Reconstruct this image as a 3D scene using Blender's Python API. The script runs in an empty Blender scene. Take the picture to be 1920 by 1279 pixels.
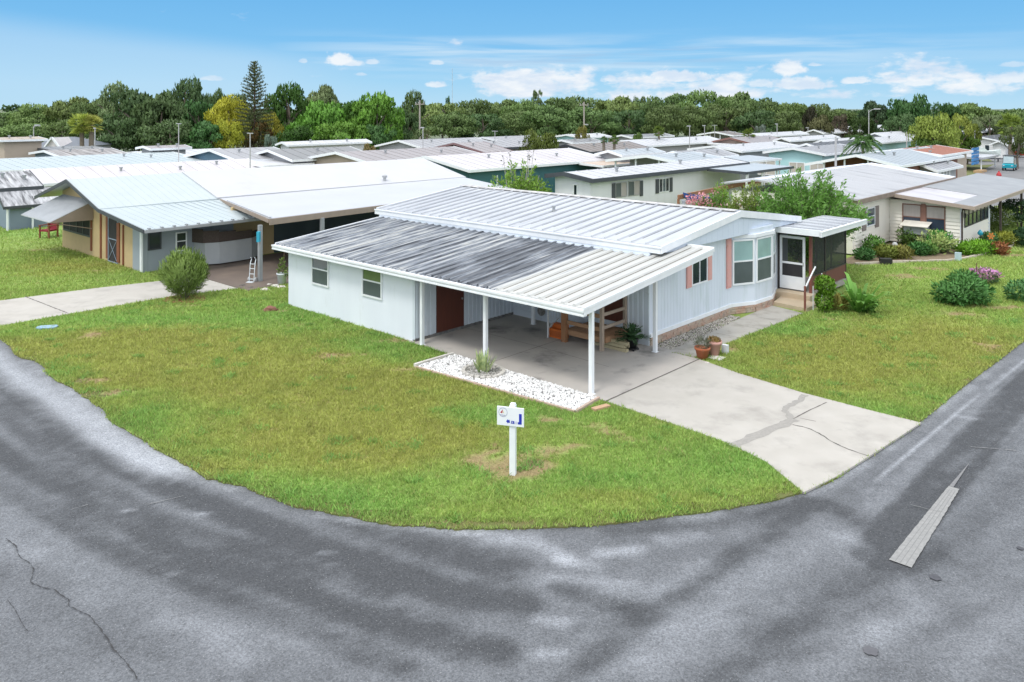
SUN_E, SUN_A, SKY_S, EXPO, SKY_SAT, SKY_HUE, DEBUG, CLOUD_FILL = 1.15, 14.0, 0.1, 0.7, 1.1, 0.5, False, (1.9, 1.92, 1.97)
import bpy, math, random
import numpy as np
from mathutils import Vector
R = math.radians
SC = bpy.context.scene
COL = SC.collection
# ------------------------------------------------------------------ survey of the place
F, HY, H = 1520.0, 203.0, 7.8            # camera calibration (photo pixels) and drone height (m)
TH = R(42.5)
CA, SA = math.cos(TH), math.sin(TH)      # a = along the corner house, b = away from it
def gnd(x, y, z=0.0):
    d = F * (H - z) / (y - HY)
    return (x - 960) / F * d, d
OX, OY = gnd(1109, 742)
def W(u, v):
    return OX + u * CA + v * SA, OY - u * SA + v * CA
def UVw(x, y):
    dx, dy = x - OX, y - OY
    return dx * CA - dy * SA, dx * SA + dy * CA
def UV(x, y, z=0.0):
    return UVw(*gnd(x, y, z))
def on_u(px, py, c):                     # where a sight line meets the vertical plane u = c
    k = (px - 960) / F
    d = (c + OX * CA - OY * SA) / (k * CA - SA)
    X, Y = k * d, d
    return UVw(X, Y)[1], H - (py - HY) * d / F
def on_v(px, py, c):
    k = (px - 960) / F
    d = (c + OX * SA + OY * CA) / (k * SA + CA)
    X, Y = k * d, d
    return UVw(X, Y)[0], H - (py - HY) * d / F
def at(px, py, d):                       # point at a given distance
    return (px - 960) / F * d, d, H - (py - HY) * d / F

# ------------------------------------------------------------------ mesh builder
class MB:
    def __init__(s):
        s.v = []; s.f = []
    def quad(s, a, b, c, d):
        n = len(s.v); s.v += [tuple(a), tuple(b), tuple(c), tuple(d)]; s.f.append((n, n+1, n+2, n+3))
    def tri(s, a, b, c):
        n = len(s.v); s.v += [tuple(a), tuple(b), tuple(c)]; s.f.append((n, n+1, n+2))
    def box(s, x0, x1, y0, y1, z0, z1):
        s.par((x0, y0, z0), (x1-x0, 0, 0), (0, y1-y0, 0), (0, 0, z1-z0)); return s
    def par(s, o, ex, ey, ez):
        o, ex, ey, ez = Vector(o), Vector(ex), Vector(ey), Vector(ez)
        p = [o, o+ex, o+ex+ey, o+ey, o+ez, o+ex+ez, o+ex+ey+ez, o+ey+ez]
        n = len(s.v); s.v += [tuple(q) for q in p]
        fs = [(0,3,2,1), (4,5,6,7), (0,1,5,4), (1,2,6,5), (2,3,7,6), (3,0,4,7)]
        if ex.cross(ey).dot(ez) < 0: fs = [f[::-1] for f in fs]
        s.f += [tuple(n+i for i in f) for f in fs]
        return s
    def slab(s, p0, p1, p2, p3, t):      # top quad p0..p3 (any), thickness t downward
        n = len(s.v)
        P = [Vector(p) for p in (p0, p1, p2, p3)]
        if (P[1]-P[0]).cross(P[2]-P[0]).z < 0: P = P[::-1]
        Q = [p - Vector((0, 0, t)) for p in P]
        s.v += [tuple(p) for p in P+Q]
        s.f += [tuple(n+i for i in f) for f in [(0,1,2,3), (7,6,5,4), (0,4,5,1), (1,5,6,2), (2,6,7,3), (3,7,4,0)]]
        return s
    def beam(s, p, q, w, h, up=(0, 0, 1)):   # square bar from p to q
        p, q = Vector(p), Vector(q); d = (q-p)
        side = d.cross(Vector(up))
        if side.length < 1e-6: side = d.cross(Vector((1, 0, 0)))
        side.normalize(); u2 = side.cross(d).normalized()
        return s.par(p - side*w/2 - u2*h/2, side*w, d, u2*h)
    def tube(s, pts, rads, k=8, cap=True):
        pts = [Vector(p) for p in pts]
        if not hasattr(rads, '__len__'): rads = [rads]*len(pts)
        rings = []
        for i, p in enumerate(pts):
            d = (pts[min(i+1, len(pts)-1)] - pts[max(i-1, 0)])
            if d.length < 1e-9: d = Vector((0, 0, 1))
            d.normalize()
            a = d.cross(Vector((0, 0, 1)) if abs(d.z) < .9 else Vector((1, 0, 0))).normalized(); b = d.cross(a)
            n = len(s.v)
            for j in range(k):
                t = 2*math.pi*j/k
                s.v.append(tuple(p + (a*math.cos(t) + b*math.sin(t))*rads[i]))
            rings.append(n)
        for r0, r1 in zip(rings, rings[1:]):
            for j in range(k):
                j2 = (j+1) % k
                s.f.append((r0+j, r0+j2, r1+j2, r1+j))
        if cap:
            s.f.append(tuple(rings[0]+j for j in range(k))[::-1]); s.f.append(tuple(rings[-1]+j for j in range(k)))
        return s
    def lathe(s, prof, c=(0, 0, 0), k=16):
        return s.tube([(c[0], c[1], c[2]+z) for r, z in prof], [max(r, .001) for r, z in prof], k) if all(b[1] != a[1] for a, b in zip(prof, prof[1:])) else s._lathe(prof, c, k)
    def _lathe(s, prof, c, k):
        rings = []
        for r, z in prof:
            n = len(s.v); rings.append(n)
            for j in range(k):
                t = 2*math.pi*j/k; s.v.append((c[0]+r*math.cos(t), c[1]+r*math.sin(t), c[2]+z))
        for r0, r1 in zip(rings, rings[1:]):
            for j in range(k):
                s.f.append((r0+j, r0+(j+1) % k, r1+(j+1) % k, r1+j))
        s.f.append(tuple(rings[0]+j for j in range(k))[::-1]); s.f.append(tuple(rings[-1]+j for j in range(k)))
        return s
    def prism(s, poly, z0, z1):          # vertical extrusion of an xy polygon
        n = len(s.v); k = len(poly)
        ar = sum(poly[i][0]*poly[(i+1) % k][1]-poly[(i+1) % k][0]*poly[i][1] for i in range(k))
        if ar < 0: poly = poly[::-1]
        s.v += [(p[0], p[1], z0) for p in poly] + [(p[0], p[1], z1) for p in poly]
        s.f.append(tuple(range(n+k-1, n-1, -1))); s.f.append(tuple(range(n+k, n+2*k)))
        for i in range(k):
            j = (i+1) % k; s.f.append((n+i, n+j, n+k+j, n+k+i))
        return s
    def extr(s, poly3, d):               # extrude a planar 3D polygon by vector d
        n = len(s.v); k = len(poly3); d = Vector(d)
        s.v += [tuple(p) for p in poly3] + [tuple(Vector(p)+d) for p in poly3]
        s.f.append(tuple(range(n, n+k))); s.f.append(tuple(range(n+2*k-1, n+k-1, -1)))
        for i in range(k):
            j = (i+1) % k; s.f.append((n+j, n+i, n+k+i, n+k+j))
        return s
    def build(s, name, m, parent=None, smooth=False):
        me = bpy.data.meshes.new(name); me.from_pydata(s.v, [], s.f); me.validate(); me.update()
        return link(name, me, m, parent, smooth)
def link(name, me, m, parent=None, smooth=False):
    if smooth: me.polygons.foreach_set('use_smooth', [True]*len(me.polygons))
    o = bpy.data.objects.new(name, me); COL.objects.link(o)
    if m is not None: me.materials.append(m)
    if parent is not None: o.parent = parent
    return o
def npmesh(name, V, Fc, m, parent=None, col=None, smooth=False, nrm=None):
    """V (n,3), Fc (m,k) numpy arrays"""
    me = bpy.data.meshes.new(name); n, mf, k = len(V), len(Fc), Fc.shape[1]
    me.vertices.add(n); me.vertices.foreach_set('co', V.astype(np.float32).ravel())
    me.loops.add(mf*k); me.loops.foreach_set('vertex_index', Fc.astype(np.int32).ravel())
    me.polygons.add(mf); me.polygons.foreach_set('loop_start', np.arange(0, mf*k, k, dtype=np.int32))
    me.polygons.foreach_set('loop_total', np.full(mf, k, dtype=np.int32))
    me.update(calc_edges=True)
    if col is not None:
        ca = me.color_attributes.new('Col', 'FLOAT_COLOR', 'POINT')
        c4 = np.ones((n, 4), np.float32); c4[:, :3] = col; ca.data.foreach_set('color', c4.ravel())
    if nrm is not None:
        me.polygons.foreach_set('use_smooth', np.ones(mf, bool)); me.normals_split_custom_set_from_vertices(nrm.astype(float))
    return link(name, me, m, parent, smooth)
def thing(name, label, cat, loc=(0, 0, 0), rot=0.0, group=None):
    o = bpy.data.objects.new(name, None); COL.objects.link(o); o.empty_display_size = .3
    o.location = loc; o.rotation_euler = (0, 0, rot); return tag(o, label, cat, group)
def tag(o, label=None, cat=None, group=None, kind=None):
    if label: o['label'] = label
    if cat: o['category'] = cat
    if group: o['group'] = group
    if kind: o['kind'] = kind
    return o
def dup(root, loc, rot=0.0, scale=None, label=None):
    r = root.copy(); COL.objects.link(r); r.location = loc; r.rotation_euler = (0, 0, rot)
    if scale: r.scale = scale
    if label: r['label'] = label
    for ch in list(root.children):
        c = ch.copy(); COL.objects.link(c); c.parent = r
        for g in ch.children:
            e = g.copy(); COL.objects.link(e); e.parent = c
    return r

# ------------------------------------------------------------------ materials
MATS = {}
def mat(name, c1, c2=None, scale=4.0, rough=.6, bump=0.0, bscale=60.0, stretch=(1, 1, 1), metal=0.0, spec=.5, c3=None, s3=1.0, t3=(.45, .7), detail=5.0):
    """procedural: c1/c2 mixed by noise, optional blotches of c3, optional bump"""
    if name in MATS: return MATS[name]
    m = bpy.data.materials.new(name); m.use_nodes = True; N = m.node_tree.nodes; L = m.node_tree.links
    b = N['Principled BSDF']; b.inputs['Roughness'].default_value = rough; b.inputs['Metallic'].default_value = metal
    b.inputs['Specular IOR Level'].default_value = spec
    tc = N.new('ShaderNodeTexCoord'); mp = N.new('ShaderNodeMapping'); mp.inputs['Scale'].default_value = stretch
    L.new(tc.outputs['Object'], mp.inputs['Vector'])
    if c2 is None: c2 = tuple(x*.86 for x in c1)
    no = N.new('ShaderNodeTexNoise'); no.inputs['Scale'].default_value = scale; no.inputs['Detail'].default_value = detail
    L.new(mp.outputs[0], no.inputs['Vector'])
    r = N.new('ShaderNodeValToRGB'); r.color_ramp.elements[0].position = .3; r.color_ramp.elements[1].position = .7
    r.color_ramp.elements[0].color = (*c1, 1); r.color_ramp.elements[1].color = (*c2, 1)
    L.new(no.outputs['Fac'], r.inputs[0]); out = r.outputs[0]
    if c3 is not None:
        n3 = N.new('ShaderNodeTexNoise'); n3.inputs['Scale'].default_value = s3; n3.inputs['Detail'].default_value = 8; n3.inputs['Roughness'].default_value = .65
        L.new(mp.outputs[0], n3.inputs['Vector'])
        mr = N.new('ShaderNodeMapRange'); mr.inputs[1].default_value = t3[0]; mr.inputs[2].default_value = t3[1]
        L.new(n3.outputs['Fac'], mr.inputs[0])
        mx = N.new('ShaderNodeMix'); mx.data_type = 'RGBA'; L.new(mr.outputs[0], mx.inputs[0]); L.new(out, mx.inputs[6]); mx.inputs[7].default_value = (*c3, 1); out = mx.outputs[2]
    L.new(out, b.inputs['Base Color'])
    if bump:
        nb = N.new('ShaderNodeTexNoise'); nb.inputs['Scale'].default_value = bscale; nb.inputs['Detail'].default_value = 3
        L.new(mp.outputs[0], nb.inputs['Vector'])
        bp = N.new('ShaderNodeBump'); bp.inputs['Strength'].default_value = bump; bp.inputs['Distance'].default_value = .02
        L.new(nb.outputs['Fac'], bp.inputs['Height']); L.new(bp.outputs[0], b.inputs['Normal'])
    MATS[name] = m; return m
def attr_mat(name, rough=.9, noise=(.75, 1.25), nscale=90.0, bump=.3, bscale=120.0, transl=0.0, speck=None, spec=.3):
    """vertex colour 'Col' times fine noise"""
    m = bpy.data.materials.new(name); m.use_nodes = True; N = m.node_tree.nodes; L = m.node_tree.links
    b = N['Principled BSDF']; b.inputs['Roughness'].default_value = rough; b.inputs['Specular IOR Level'].default_value = spec
    at_ = N.new('ShaderNodeAttribute'); at_.attribute_name = 'Col'
    tc = N.new('ShaderNodeTexCoord')
    no = N.new('ShaderNodeTexNoise'); no.inputs['Scale'].default_value = nscale; no.inputs['Detail'].default_value = 4; no.inputs['Roughness'].default_value = .7
    L.new(tc.outputs['Object'], no.inputs['Vector'])
    mr = N.new('ShaderNodeMapRange'); mr.inputs[1].default_value = .3; mr.inputs[2].default_value = .7; mr.inputs[3].default_value = noise[0]; mr.inputs[4].default_value = noise[1]
    L.new(no.outputs['Fac'], mr.inputs[0])
    mx = N.new('ShaderNodeMix'); mx.data_type = 'RGBA'; mx.blend_type = 'MULTIPLY'; mx.inputs[0].default_value = 1
    L.new(at_.outputs['Color'], mx.inputs[6]); L.new(mr.outputs[0], mx.inputs[7]); out = mx.outputs[2]
    if speck:
        vo = N.new('ShaderNodeTexVoronoi'); vo.inputs['Scale'].default_value = speck[0]
        L.new(tc.outputs['Object'], vo.inputs['Vector'])
        m2 = N.new('ShaderNodeMapRange'); m2.inputs[1].default_value = speck[1]; m2.inputs[2].default_value = speck[1]*.5; m2.inputs[3].default_value = 0; m2.inputs[4].default_value = speck[3]
        L.new(vo.outputs['Distance'], m2.inputs[0])
        x2 = N.new('ShaderNodeMix'); x2.data_type = 'RGBA'; L.new(m2.outputs[0], x2.inputs[0]); L.new(out, x2.inputs[6]); x2.inputs[7].default_value = (*speck[2], 1); out = x2.outputs[2]
    L.new(out, b.inputs['Base Color'])
    if bump:
        nb = N.new('ShaderNodeTexNoise'); nb.inputs['Scale'].default_value = bscale; L.new(tc.outputs['Object'], nb.inputs['Vector'])
        bp = N.new('ShaderNodeBump'); bp.inputs['Strength'].default_value = bump; bp.inputs['Distance'].default_value = .02
        L.new(nb.outputs['Fac'], bp.inputs['Height']); L.new(bp.outputs[0], b.inputs['Normal'])
    if transl:
        tr = N.new('ShaderNodeBsdfTranslucent'); L.new(out, tr.inputs['Color']); ms = N.new('ShaderNodeMixShader'); ms.inputs[0].default_value = transl
        L.new(b.outputs[0], ms.inputs[1]); L.new(tr.outputs[0], ms.inputs[2]); L.new(ms.outputs[0], N['Material Output'].inputs['Surface'])
    return m
def leaf_mat(name, col=None, var=.35, nscale=.9, transl=.25, rough=.55, c2=None):
    """foliage: object colour (or col) varied per clump"""
    m = bpy.data.materials.new(name); m.use_nodes = True; N = m.node_tree.nodes; L = m.node_tree.links
    b = N['Principled BSDF']; b.inputs['Roughness'].default_value = rough; b.inputs['Specular IOR Level'].default_value = .3
    if col is None:
        oi = N.new('ShaderNodeObjectInfo'); base = oi.outputs['Color']
    else:
        rgb = N.new('ShaderNodeRGB'); rgb.outputs[0].default_value = (*col, 1); base = rgb.outputs[0]
    ge = N.new('ShaderNodeNewGeometry')
    no = N.new('ShaderNodeTexNoise'); no.inputs['Scale'].default_value = nscale; no.inputs['Detail'].default_value = 3
    L.new(ge.outputs['Position'], no.inputs['Vector'])
    ad = N.new('ShaderNodeMath'); ad.operation = 'MULTIPLY_ADD'; ad.inputs[1].default_value = .5; ad.inputs[2].default_value = -.1
    L.new(ge.outputs['Random Per Island'], ad.inputs[0])
    a2 = N.new('ShaderNodeMath'); a2.operation = 'ADD'; L.new(no.outputs['Fac'], a2.inputs[0]); L.new(ad.outputs[0], a2.inputs[1])
    mr = N.new('ShaderNodeMapRange'); mr.inputs[1].default_value = .25; mr.inputs[2].default_value = 1.0; mr.inputs[3].default_value = 1-var; mr.inputs[4].default_value = 1+var*1.5
    L.new(a2.outputs[0], mr.inputs[0])
    mx = N.new('ShaderNodeMix'); mx.data_type = 'RGBA'; mx.blend_type = 'MULTIPLY'; mx.inputs[0].default_value = 1
    L.new(base, mx.inputs[6]); L.new(mr.outputs[0], mx.inputs[7]); out = mx.outputs[2]
    if c2 is not None:
        m2 = N.new('ShaderNodeMapRange'); m2.inputs[1].default_value = .55; m2.inputs[2].default_value = .7; L.new(no.outputs['Fac'], m2.inputs[0])
        x2 = N.new('ShaderNodeMix'); x2.data_type = 'RGBA'; L.new(m2.outputs[0], x2.inputs[0]); L.new(out, x2.inputs[6]); x2.inputs[7].default_value = (*c2, 1); out = x2.outputs[2]
    L.new(out, b.inputs['Base Color'])
    tr = N.new('ShaderNodeBsdfTranslucent'); L.new(out, tr.inputs['Color']); ms = N.new('ShaderNodeMixShader'); ms.inputs[0].default_value = transl
    L.new(b.outputs[0], ms.inputs[1]); L.new(tr.outputs[0], ms.inputs[2]); L.new(ms.outputs[0], N['Material Output'].inputs['Surface'])
    return m
def glass(name, col, rough=.06, spec=.8):
    return mat(name, col, tuple(x*.8 for x in col), 1.5, rough=rough, spec=spec)

# value noise in numpy
def _h(ix, iy, s):
    n = (ix.astype(np.int64)*374761393 + iy.astype(np.int64)*668265263 + s*974634777) & 0x7fffffff
    n = ((n ^ (n >> 13))*1274126177) & 0x7fffffff
    return ((n ^ (n >> 16)) & 0xffff)/65535.0
def vn(x, y, s=0):
    ix, iy = np.floor(x), np.floor(y); fx, fy = x-ix, y-iy
    fx = fx*fx*(3-2*fx); fy = fy*fy*(3-2*fy)
    return (_h(ix, iy, s)*(1-fx)+_h(ix+1, iy, s)*fx)*(1-fy) + (_h(ix, iy+1, s)*(1-fx)+_h(ix+1, iy+1, s)*fx)*fy
def fbm(x, y, s=0, o=4):
    t = 0; a = .5; k = 1.0; n = 0
    for i in range(o):
        t = t + a*vn(x*k, y*k, s+i*17); n += a; a *= .55; k *= 2.1
    return t/n
def sst(a, b, x):
    t = np.clip((x-a)/(b-a), 0, 1); return t*t*(3-2*t)
def inpoly(x, y, poly):
    c = np.zeros(x.shape, bool); n = len(poly)
    for i in range(n):
        x0, y0 = poly[i]; x1, y1 = poly[(i+1) % n]
        if y0 == y1: continue
        k = ((y0 > y) != (y1 > y)) & (x < (x1-x0)*(y-y0)/(y1-y0)+x0)
        c ^= k
    return c
def polydist(x, y, pts):
    """distance to polyline and arclength position"""
    best = np.full(x.shape, 1e9); tl = np.zeros(x.shape); acc = 0.0
    for (x0, y0), (x1, y1) in zip(pts, pts[1:]):
        dx, dy = x1-x0, y1-y0; l2 = dx*dx+dy*dy; l = math.sqrt(l2)
        t = np.clip(((x-x0)*dx+(y-y0)*dy)/l2, 0, 1)
        d = np.hypot(x-x0-t*dx, y-y0-t*dy); k = d < best
        best = np.where(k, d, best); tl = np.where(k, acc+t*l, tl); acc += l
    return best, tl
def catmull(pts, n=8):
    P = [np.array(p, float) for p in pts]; P = [2*P[0]-P[1]]+P+[2*P[-1]-P[-2]]; out = []
    for i in range(1, len(P)-2):
        for t in np.linspace(0, 1, n, endpoint=False):
            a, b, c, d = P[i-1:i+3]
            out.append(tuple(.5*((2*b)+(-a+c)*t+(2*a-5*b+4*c-d)*t*t+(-a+3*b-3*c+d)*t**3)))
    out.append(tuple(P[-2])); return out
# ------------------------------------------------------------------ camera, sky, sun
cam = bpy.data.cameras.new('camera'); co = bpy.data.objects.new('camera', cam); COL.objects.link(co)
co.location = (0, 0, H); co.rotation_euler = (R(90), 0, 0)
cam.sensor_width = 36; cam.lens = 36*F/1920; cam.shift_y = -(639.5-HY)/1920; cam.clip_end = 9000; cam.clip_start = .3
SC.camera = co
SUN_EL, SUN_AZ = R(60), R(215)           # compass direction the sun stands in, from +Y clockwise
sd = bpy.data.lights.new('sun', 'SUN'); sd.energy = SUN_E; sd.angle = R(SUN_A); sd.color = (1, .96, .9)
so = bpy.data.objects.new('sun', sd); COL.objects.link(so)
sv = Vector((math.sin(SUN_AZ)*math.cos(SUN_EL), math.cos(SUN_AZ)*math.cos(SUN_EL), math.sin(SUN_EL)))
so.rotation_euler = sv.to_track_quat('Z', 'Y').to_euler(); so.location = (0, 0, 60)
w = bpy.data.worlds.new('World'); SC.world = w; w.use_nodes = True
N = w.node_tree.nodes; L = w.node_tree.links; bg = N['Background']
sky = N.new('ShaderNodeTexSky'); sky.sky_type = 'NISHITA'; sky.sun_disc = False; sky.sun_elevation = SUN_EL; sky.sun_rotation = SUN_AZ
sky.air_density = 1.0; sky.dust_density = .3; sky.ozone_density = 2.0
tc = N.new('ShaderNodeTexCoord'); sp = N.new('ShaderNodeSeparateXYZ'); L.new(tc.outputs['Generated'], sp.inputs[0])
def M(op, a, b=None, c=None):
    n = N.new('ShaderNodeMath'); n.operation = op
    for i, q in enumerate((a, b, c)):
        if q is None: continue
        if isinstance(q, (int, float)): n.inputs[i].default_value = q
        else: L.new(q, n.inputs[i])
    return n.outputs[0]
def MR(v, a, b, c=0.0, d=1.0, smooth=True):
    n = N.new('ShaderNodeMapRange'); n.interpolation_type = 'SMOOTHSTEP' if smooth else 'LINEAR'
    L.new(v, n.inputs[0])
    for i, q in enumerate((a, b, c, d)):
        if isinstance(q, (int, float)): n.inputs[i+1].default_value = q
        else: L.new(q, n.inputs[i+1])
    return n.outputs[0]
az = M('ARCTAN2', sp.outputs[0], sp.outputs[1])      # radians right of the view direction
el = M('ARCSINE', sp.outputs[2])
def comb(x, y, z=0.0):
    n = N.new('ShaderNodeCombineXYZ')
    for i, q in enumerate((x, y, z)):
        if isinstance(q, (int, float)): n.inputs[i].default_value = q
        else: L.new(q, n.inputs[i])
    return n.outputs[0]
def NO(vec, scale, detail=6, rough=.6, dist=0.0):
    n = N.new('ShaderNodeTexNoise'); n.inputs['Scale'].default_value = scale; n.inputs['Detail'].default_value = detail; n.inputs['Roughness'].default_value = rough
    n.inputs['Distortion'].default_value = dist
    L.new(vec, n.inputs['Vector']); return n.outputs['Fac']
def MIX(f, a, b):
    n = N.new('ShaderNodeMix'); n.data_type = 'RGBA'
    if isinstance(f, (int, float)): n.inputs[0].default_value = f
    else: L.new(f, n.inputs[0])
    for i, q in ((6, a), (7, b)):
        if isinstance(q, tuple): n.inputs[i].default_value = (*q, 1)
        else: L.new(q, n.inputs[i])
    return n.outputs[2]
hs = N.new('ShaderNodeHueSaturation'); hs.inputs['Saturation'].default_value = SKY_SAT; hs.inputs['Hue'].default_value = SKY_HUE; hs.inputs['Value'].default_value = 1.0
L.new(sky.outputs[0], hs.inputs['Color'])
K = SKY_S*2**EXPO
def cc(r, g, b): return (r/K, g/K, b/K)
# clear air: pale at the horizon, deeper blue above, partly the Nishita sky
rp = N.new('ShaderNodeValToRGB'); L.new(MR(el, 0.0, .7, smooth=False), rp.inputs[0]); cr = rp.color_ramp
for i, (p_, c4) in enumerate([(0, (.47, .73, .92)), (.05, (.33, .645, .915)), (.11, (.205, .535, .885)), (.2, (.15, .465, .845)), (1, (.10, .34, .72))]):
    e_ = cr.elements[i] if i < 2 else cr.elements.new(p_)
    e_.position = p_; e_.color = (*c4, 1)
vm = N.new('ShaderNodeVectorMath'); vm.operation = 'SCALE'; vm.inputs['Scale'].default_value = 1/K; L.new(rp.outputs[0], vm.inputs[0])
ctr = MIX(.96, hs.outputs[0], vm.outputs[0])
# cumulus along the horizon: puffs with flat bases
warp = NO(comb(M('MULTIPLY', az, 14.0), M('MULTIPLY', el, 22.0)), 1.0, 3, .5)
pv = comb(M('MULTIPLY', az, 13.0), M('MULTIPLY', el, 34.0), warp)
puff = NO(pv, 1.0, 7, .58)
band = M('MULTIPLY', MR(el, .002, .015), MR(el, .035, .075, 1.0, 0.0))
right = MR(az, -.16, .02, .15, 1.0)
cum = MR(M('ADD', puff, M('MULTIPLY', M('SUBTRACT', M('MULTIPLY', band, right), 1.0), .26)), .415, .57)
# a few separate cumulus heads
def blob(px, py, rx, ry, amp=1.0):
    a0 = math.atan((px-960)/F); e0 = math.atan((HY-py)/F*math.cos(a0))
    dx = M('DIVIDE', M('SUBTRACT', az, a0), rx/F); dy = M('DIVIDE', M('SUBTRACT', el, e0), ry/F)
    up = M('MULTIPLY', dy, MR(dy, -.1, .1, 1.9, 1.0))
    r2 = M('SQRT', M('ADD', M('MULTIPLY', dx, dx), M('MULTIPLY', up, up)))
    return M('MULTIPLY', MR(M('ADD', r2, M('MULTIPLY', M('SUBTRACT', fine, .5), 1.5)), 1.05, .55), amp)
fine = NO(comb(M('MULTIPLY', az, 70.0), M('MULTIPLY', el, 95.0)), 1.0, 5, .6)
tot = cum
for b_ in [(637, 114, 27, 20, .95), (660, 120, 24, 9, .8), (698, 117, 14, 8, .6), (568, 115, 8, 7, .55), (678, 140, 13, 5, .5), (818, 119, 16, 6, .6), (400, 148, 26, 7, .5), (818, 160, 22, 9, .8),
           (905, 150, 24, 18, .8), (930, 162, 46, 12, .8), (1040, 150, 28, 12, .7), (1145, 150, 18, 12, .8), (1270, 146, 70, 18, .95), (1372, 146, 22, 10, .8), (1480, 132, 30, 24, .95), (1500, 160, 62, 18, .9), (1530, 122, 17, 5, .6),
           (1605, 152, 28, 11, .85), (1724, 156, 28, 12, .85), (1830, 165, 40, 16, .8), (1890, 150, 42, 16, .85), (1900, 122, 20, 7, .5), (1425, 158, 26, 12, .7), (1340, 160, 60, 12, .6)]:
    tot = M('MAXIMUM', tot, blob(*b_))
shade = MR(NO(comb(M('MULTIPLY', az, 20.0), M('MULTIPLY', el, 60.0)), 1.0, 4, .6), .35, .65)
cumcol = MIX(shade, cc(.70, .80, .93), cc(.93, .96, .99))
# thin streaks of high cloud, left and centre
st = NO(comb(M('MULTIPLY', az, 3.0), M('MULTIPLY', el, 55.0)), 1.0, 5, .55, .4)
sb = M('MULTIPLY', MR(el, .03, .055), MR(el, .07, .10, 1.0, 0.0))
thin = M('MULTIPLY', MR(st, .38, .66), M('MULTIPLY', sb, M('MULTIPLY', MR(az, -.35, -.1), MR(az, .3, .5, .8, .25))))
lf = M('MULTIPLY', MR(M('SUBTRACT', el, M('MULTIPLY', M('SUBTRACT', -.30, az), .09)), .085, .05), MR(az, -.10, -.34, 0.0, .38))
lf = M('MULTIPLY', lf, MR(el, .0, .03, .3, 1.0))
greyb = M('MULTIPLY', MR(NO(comb(M('MULTIPLY', az, 7.0), M('MULTIPLY', el, 80.0), 3.0), 1.0, 4, .55), .5, .66), M('MULTIPLY', M('MULTIPLY', MR(el, .045, .06), MR(el, .068, .085, 1.0, 0.0)), M('MULTIPLY', MR(az, -.12, .0), MR(az, .2, .32, 1.0, 0.0))))
c_ = MIX(M('MAXIMUM', thin, lf), ctr, cc(.62, .80, .95))
c_ = MIX(M('MULTIPLY', greyb, .6), c_, cc(.40, .58, .80))
c_ = MIX(M('MULTIPLY', tot, .95), c_, cumcol)
hc = NO(tc.outputs['Generated'], 3.2, 5, .55)
c_ = MIX(M('MULTIPLY', MR(hc, .34, .50), M('MAXIMUM', MR(el, .24, .42), M('MULTIPLY', MR(el, .06, .2), MR(M('ABSOLUTE', az), .8, 1.2)))), c_, cc(*CLOUD_FILL))      # bright cloud added out of view, overhead and behind the camera, as fill light
L.new(c_, bg.inputs['Color']); bg.inputs['Strength'].default_value = SKY_S
vs = SC.view_settings; vs.view_transform = 'Standard'; vs.look = 'None'; vs.exposure = EXPO; vs.gamma = 1; vs.use_curve_mapping = False
SC.render.film_transparent = False
SC.cycles.max_bounces = 6; SC.cycles.diffuse_bounces = 4; SC.cycles.glossy_bounces = 3; SC.cycles.transparent_max_bounces = 6
# ------------------------------------------------------------------ ground, road, lawns, concrete
rng = np.random.default_rng(7); random.seed(7)
def ribbon(name, pts, width, z, m, parent=None, jit=0.0, taper=False, step=.12):
    """flat strip on the ground along world points"""
    P = []
    for (x0, y0), (x1, y1) in zip(pts, pts[1:]):
        n = max(1, int(math.hypot(x1-x0, y1-y0)/step))
        for i in range(n): P.append((x0+(x1-x0)*i/n, y0+(y1-y0)*i/n))
    P.append(pts[-1]); mb = MB(); prev = None; k = len(P)
    for i, (x, y) in enumerate(P):
        a = P[max(0, i-1)]; b = P[min(k-1, i+1)]; dx, dy = b[0]-a[0], b[1]-a[1]; l = math.hypot(dx, dy) or 1
        nx, ny = -dy/l, dx/l; ww = width*(1+jit*random.uniform(-1, 1))/2
        if taper: ww *= max(.15, min(1, 3*min(i, k-1-i)/k))
        off = jit*width*random.uniform(-.6, .6)
        cur = ((x+nx*(ww+off), y+ny*(ww+off), z), (x-nx*(ww-off), y-ny*(ww-off), z))
        if prev: mb.quad(prev[1], cur[1], cur[0], prev[0])
        prev = cur
    return mb.build(name, m, parent)
def pxw(l, z=0.0): return [gnd(x, y, z) for x, y in l]

CURB = [(9.6, 60), (8.4, 30), (7.57, 13.9), (7.3, 8.5), (7.12, 3.95), (6.9, 1), (6.5, -1.6), (5.33, -3.85), (3.39, -6.3), (1.19, -8.05), (-1.65, -9.07), (-4.98, -9.54), (-10.32, -9.38), (-17.3, -9.28), (-75, -9.2)]
CURBW = []
for i, p in enumerate(catmull(CURB, 40)):
    x, y = W(*p); j = .30*(float(fbm(np.array([x*.9]), np.array([y*.9]), 91, 4)[0])-.5)+.05*random.uniform(-.5, .5); CURBW.append((x+j*.7, y+j))
CURBW = CURBW[::1]
big = MB(); big.quad((-4000, -300, -.06), (4000, -300, -.06), (4000, 6000, -.06), (-4000, 6000, -.06))
tag(big.build('ground', mat('far_ground', (.07, .10, .025), (.10, .12, .04), .05)), kind='structure')

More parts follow.
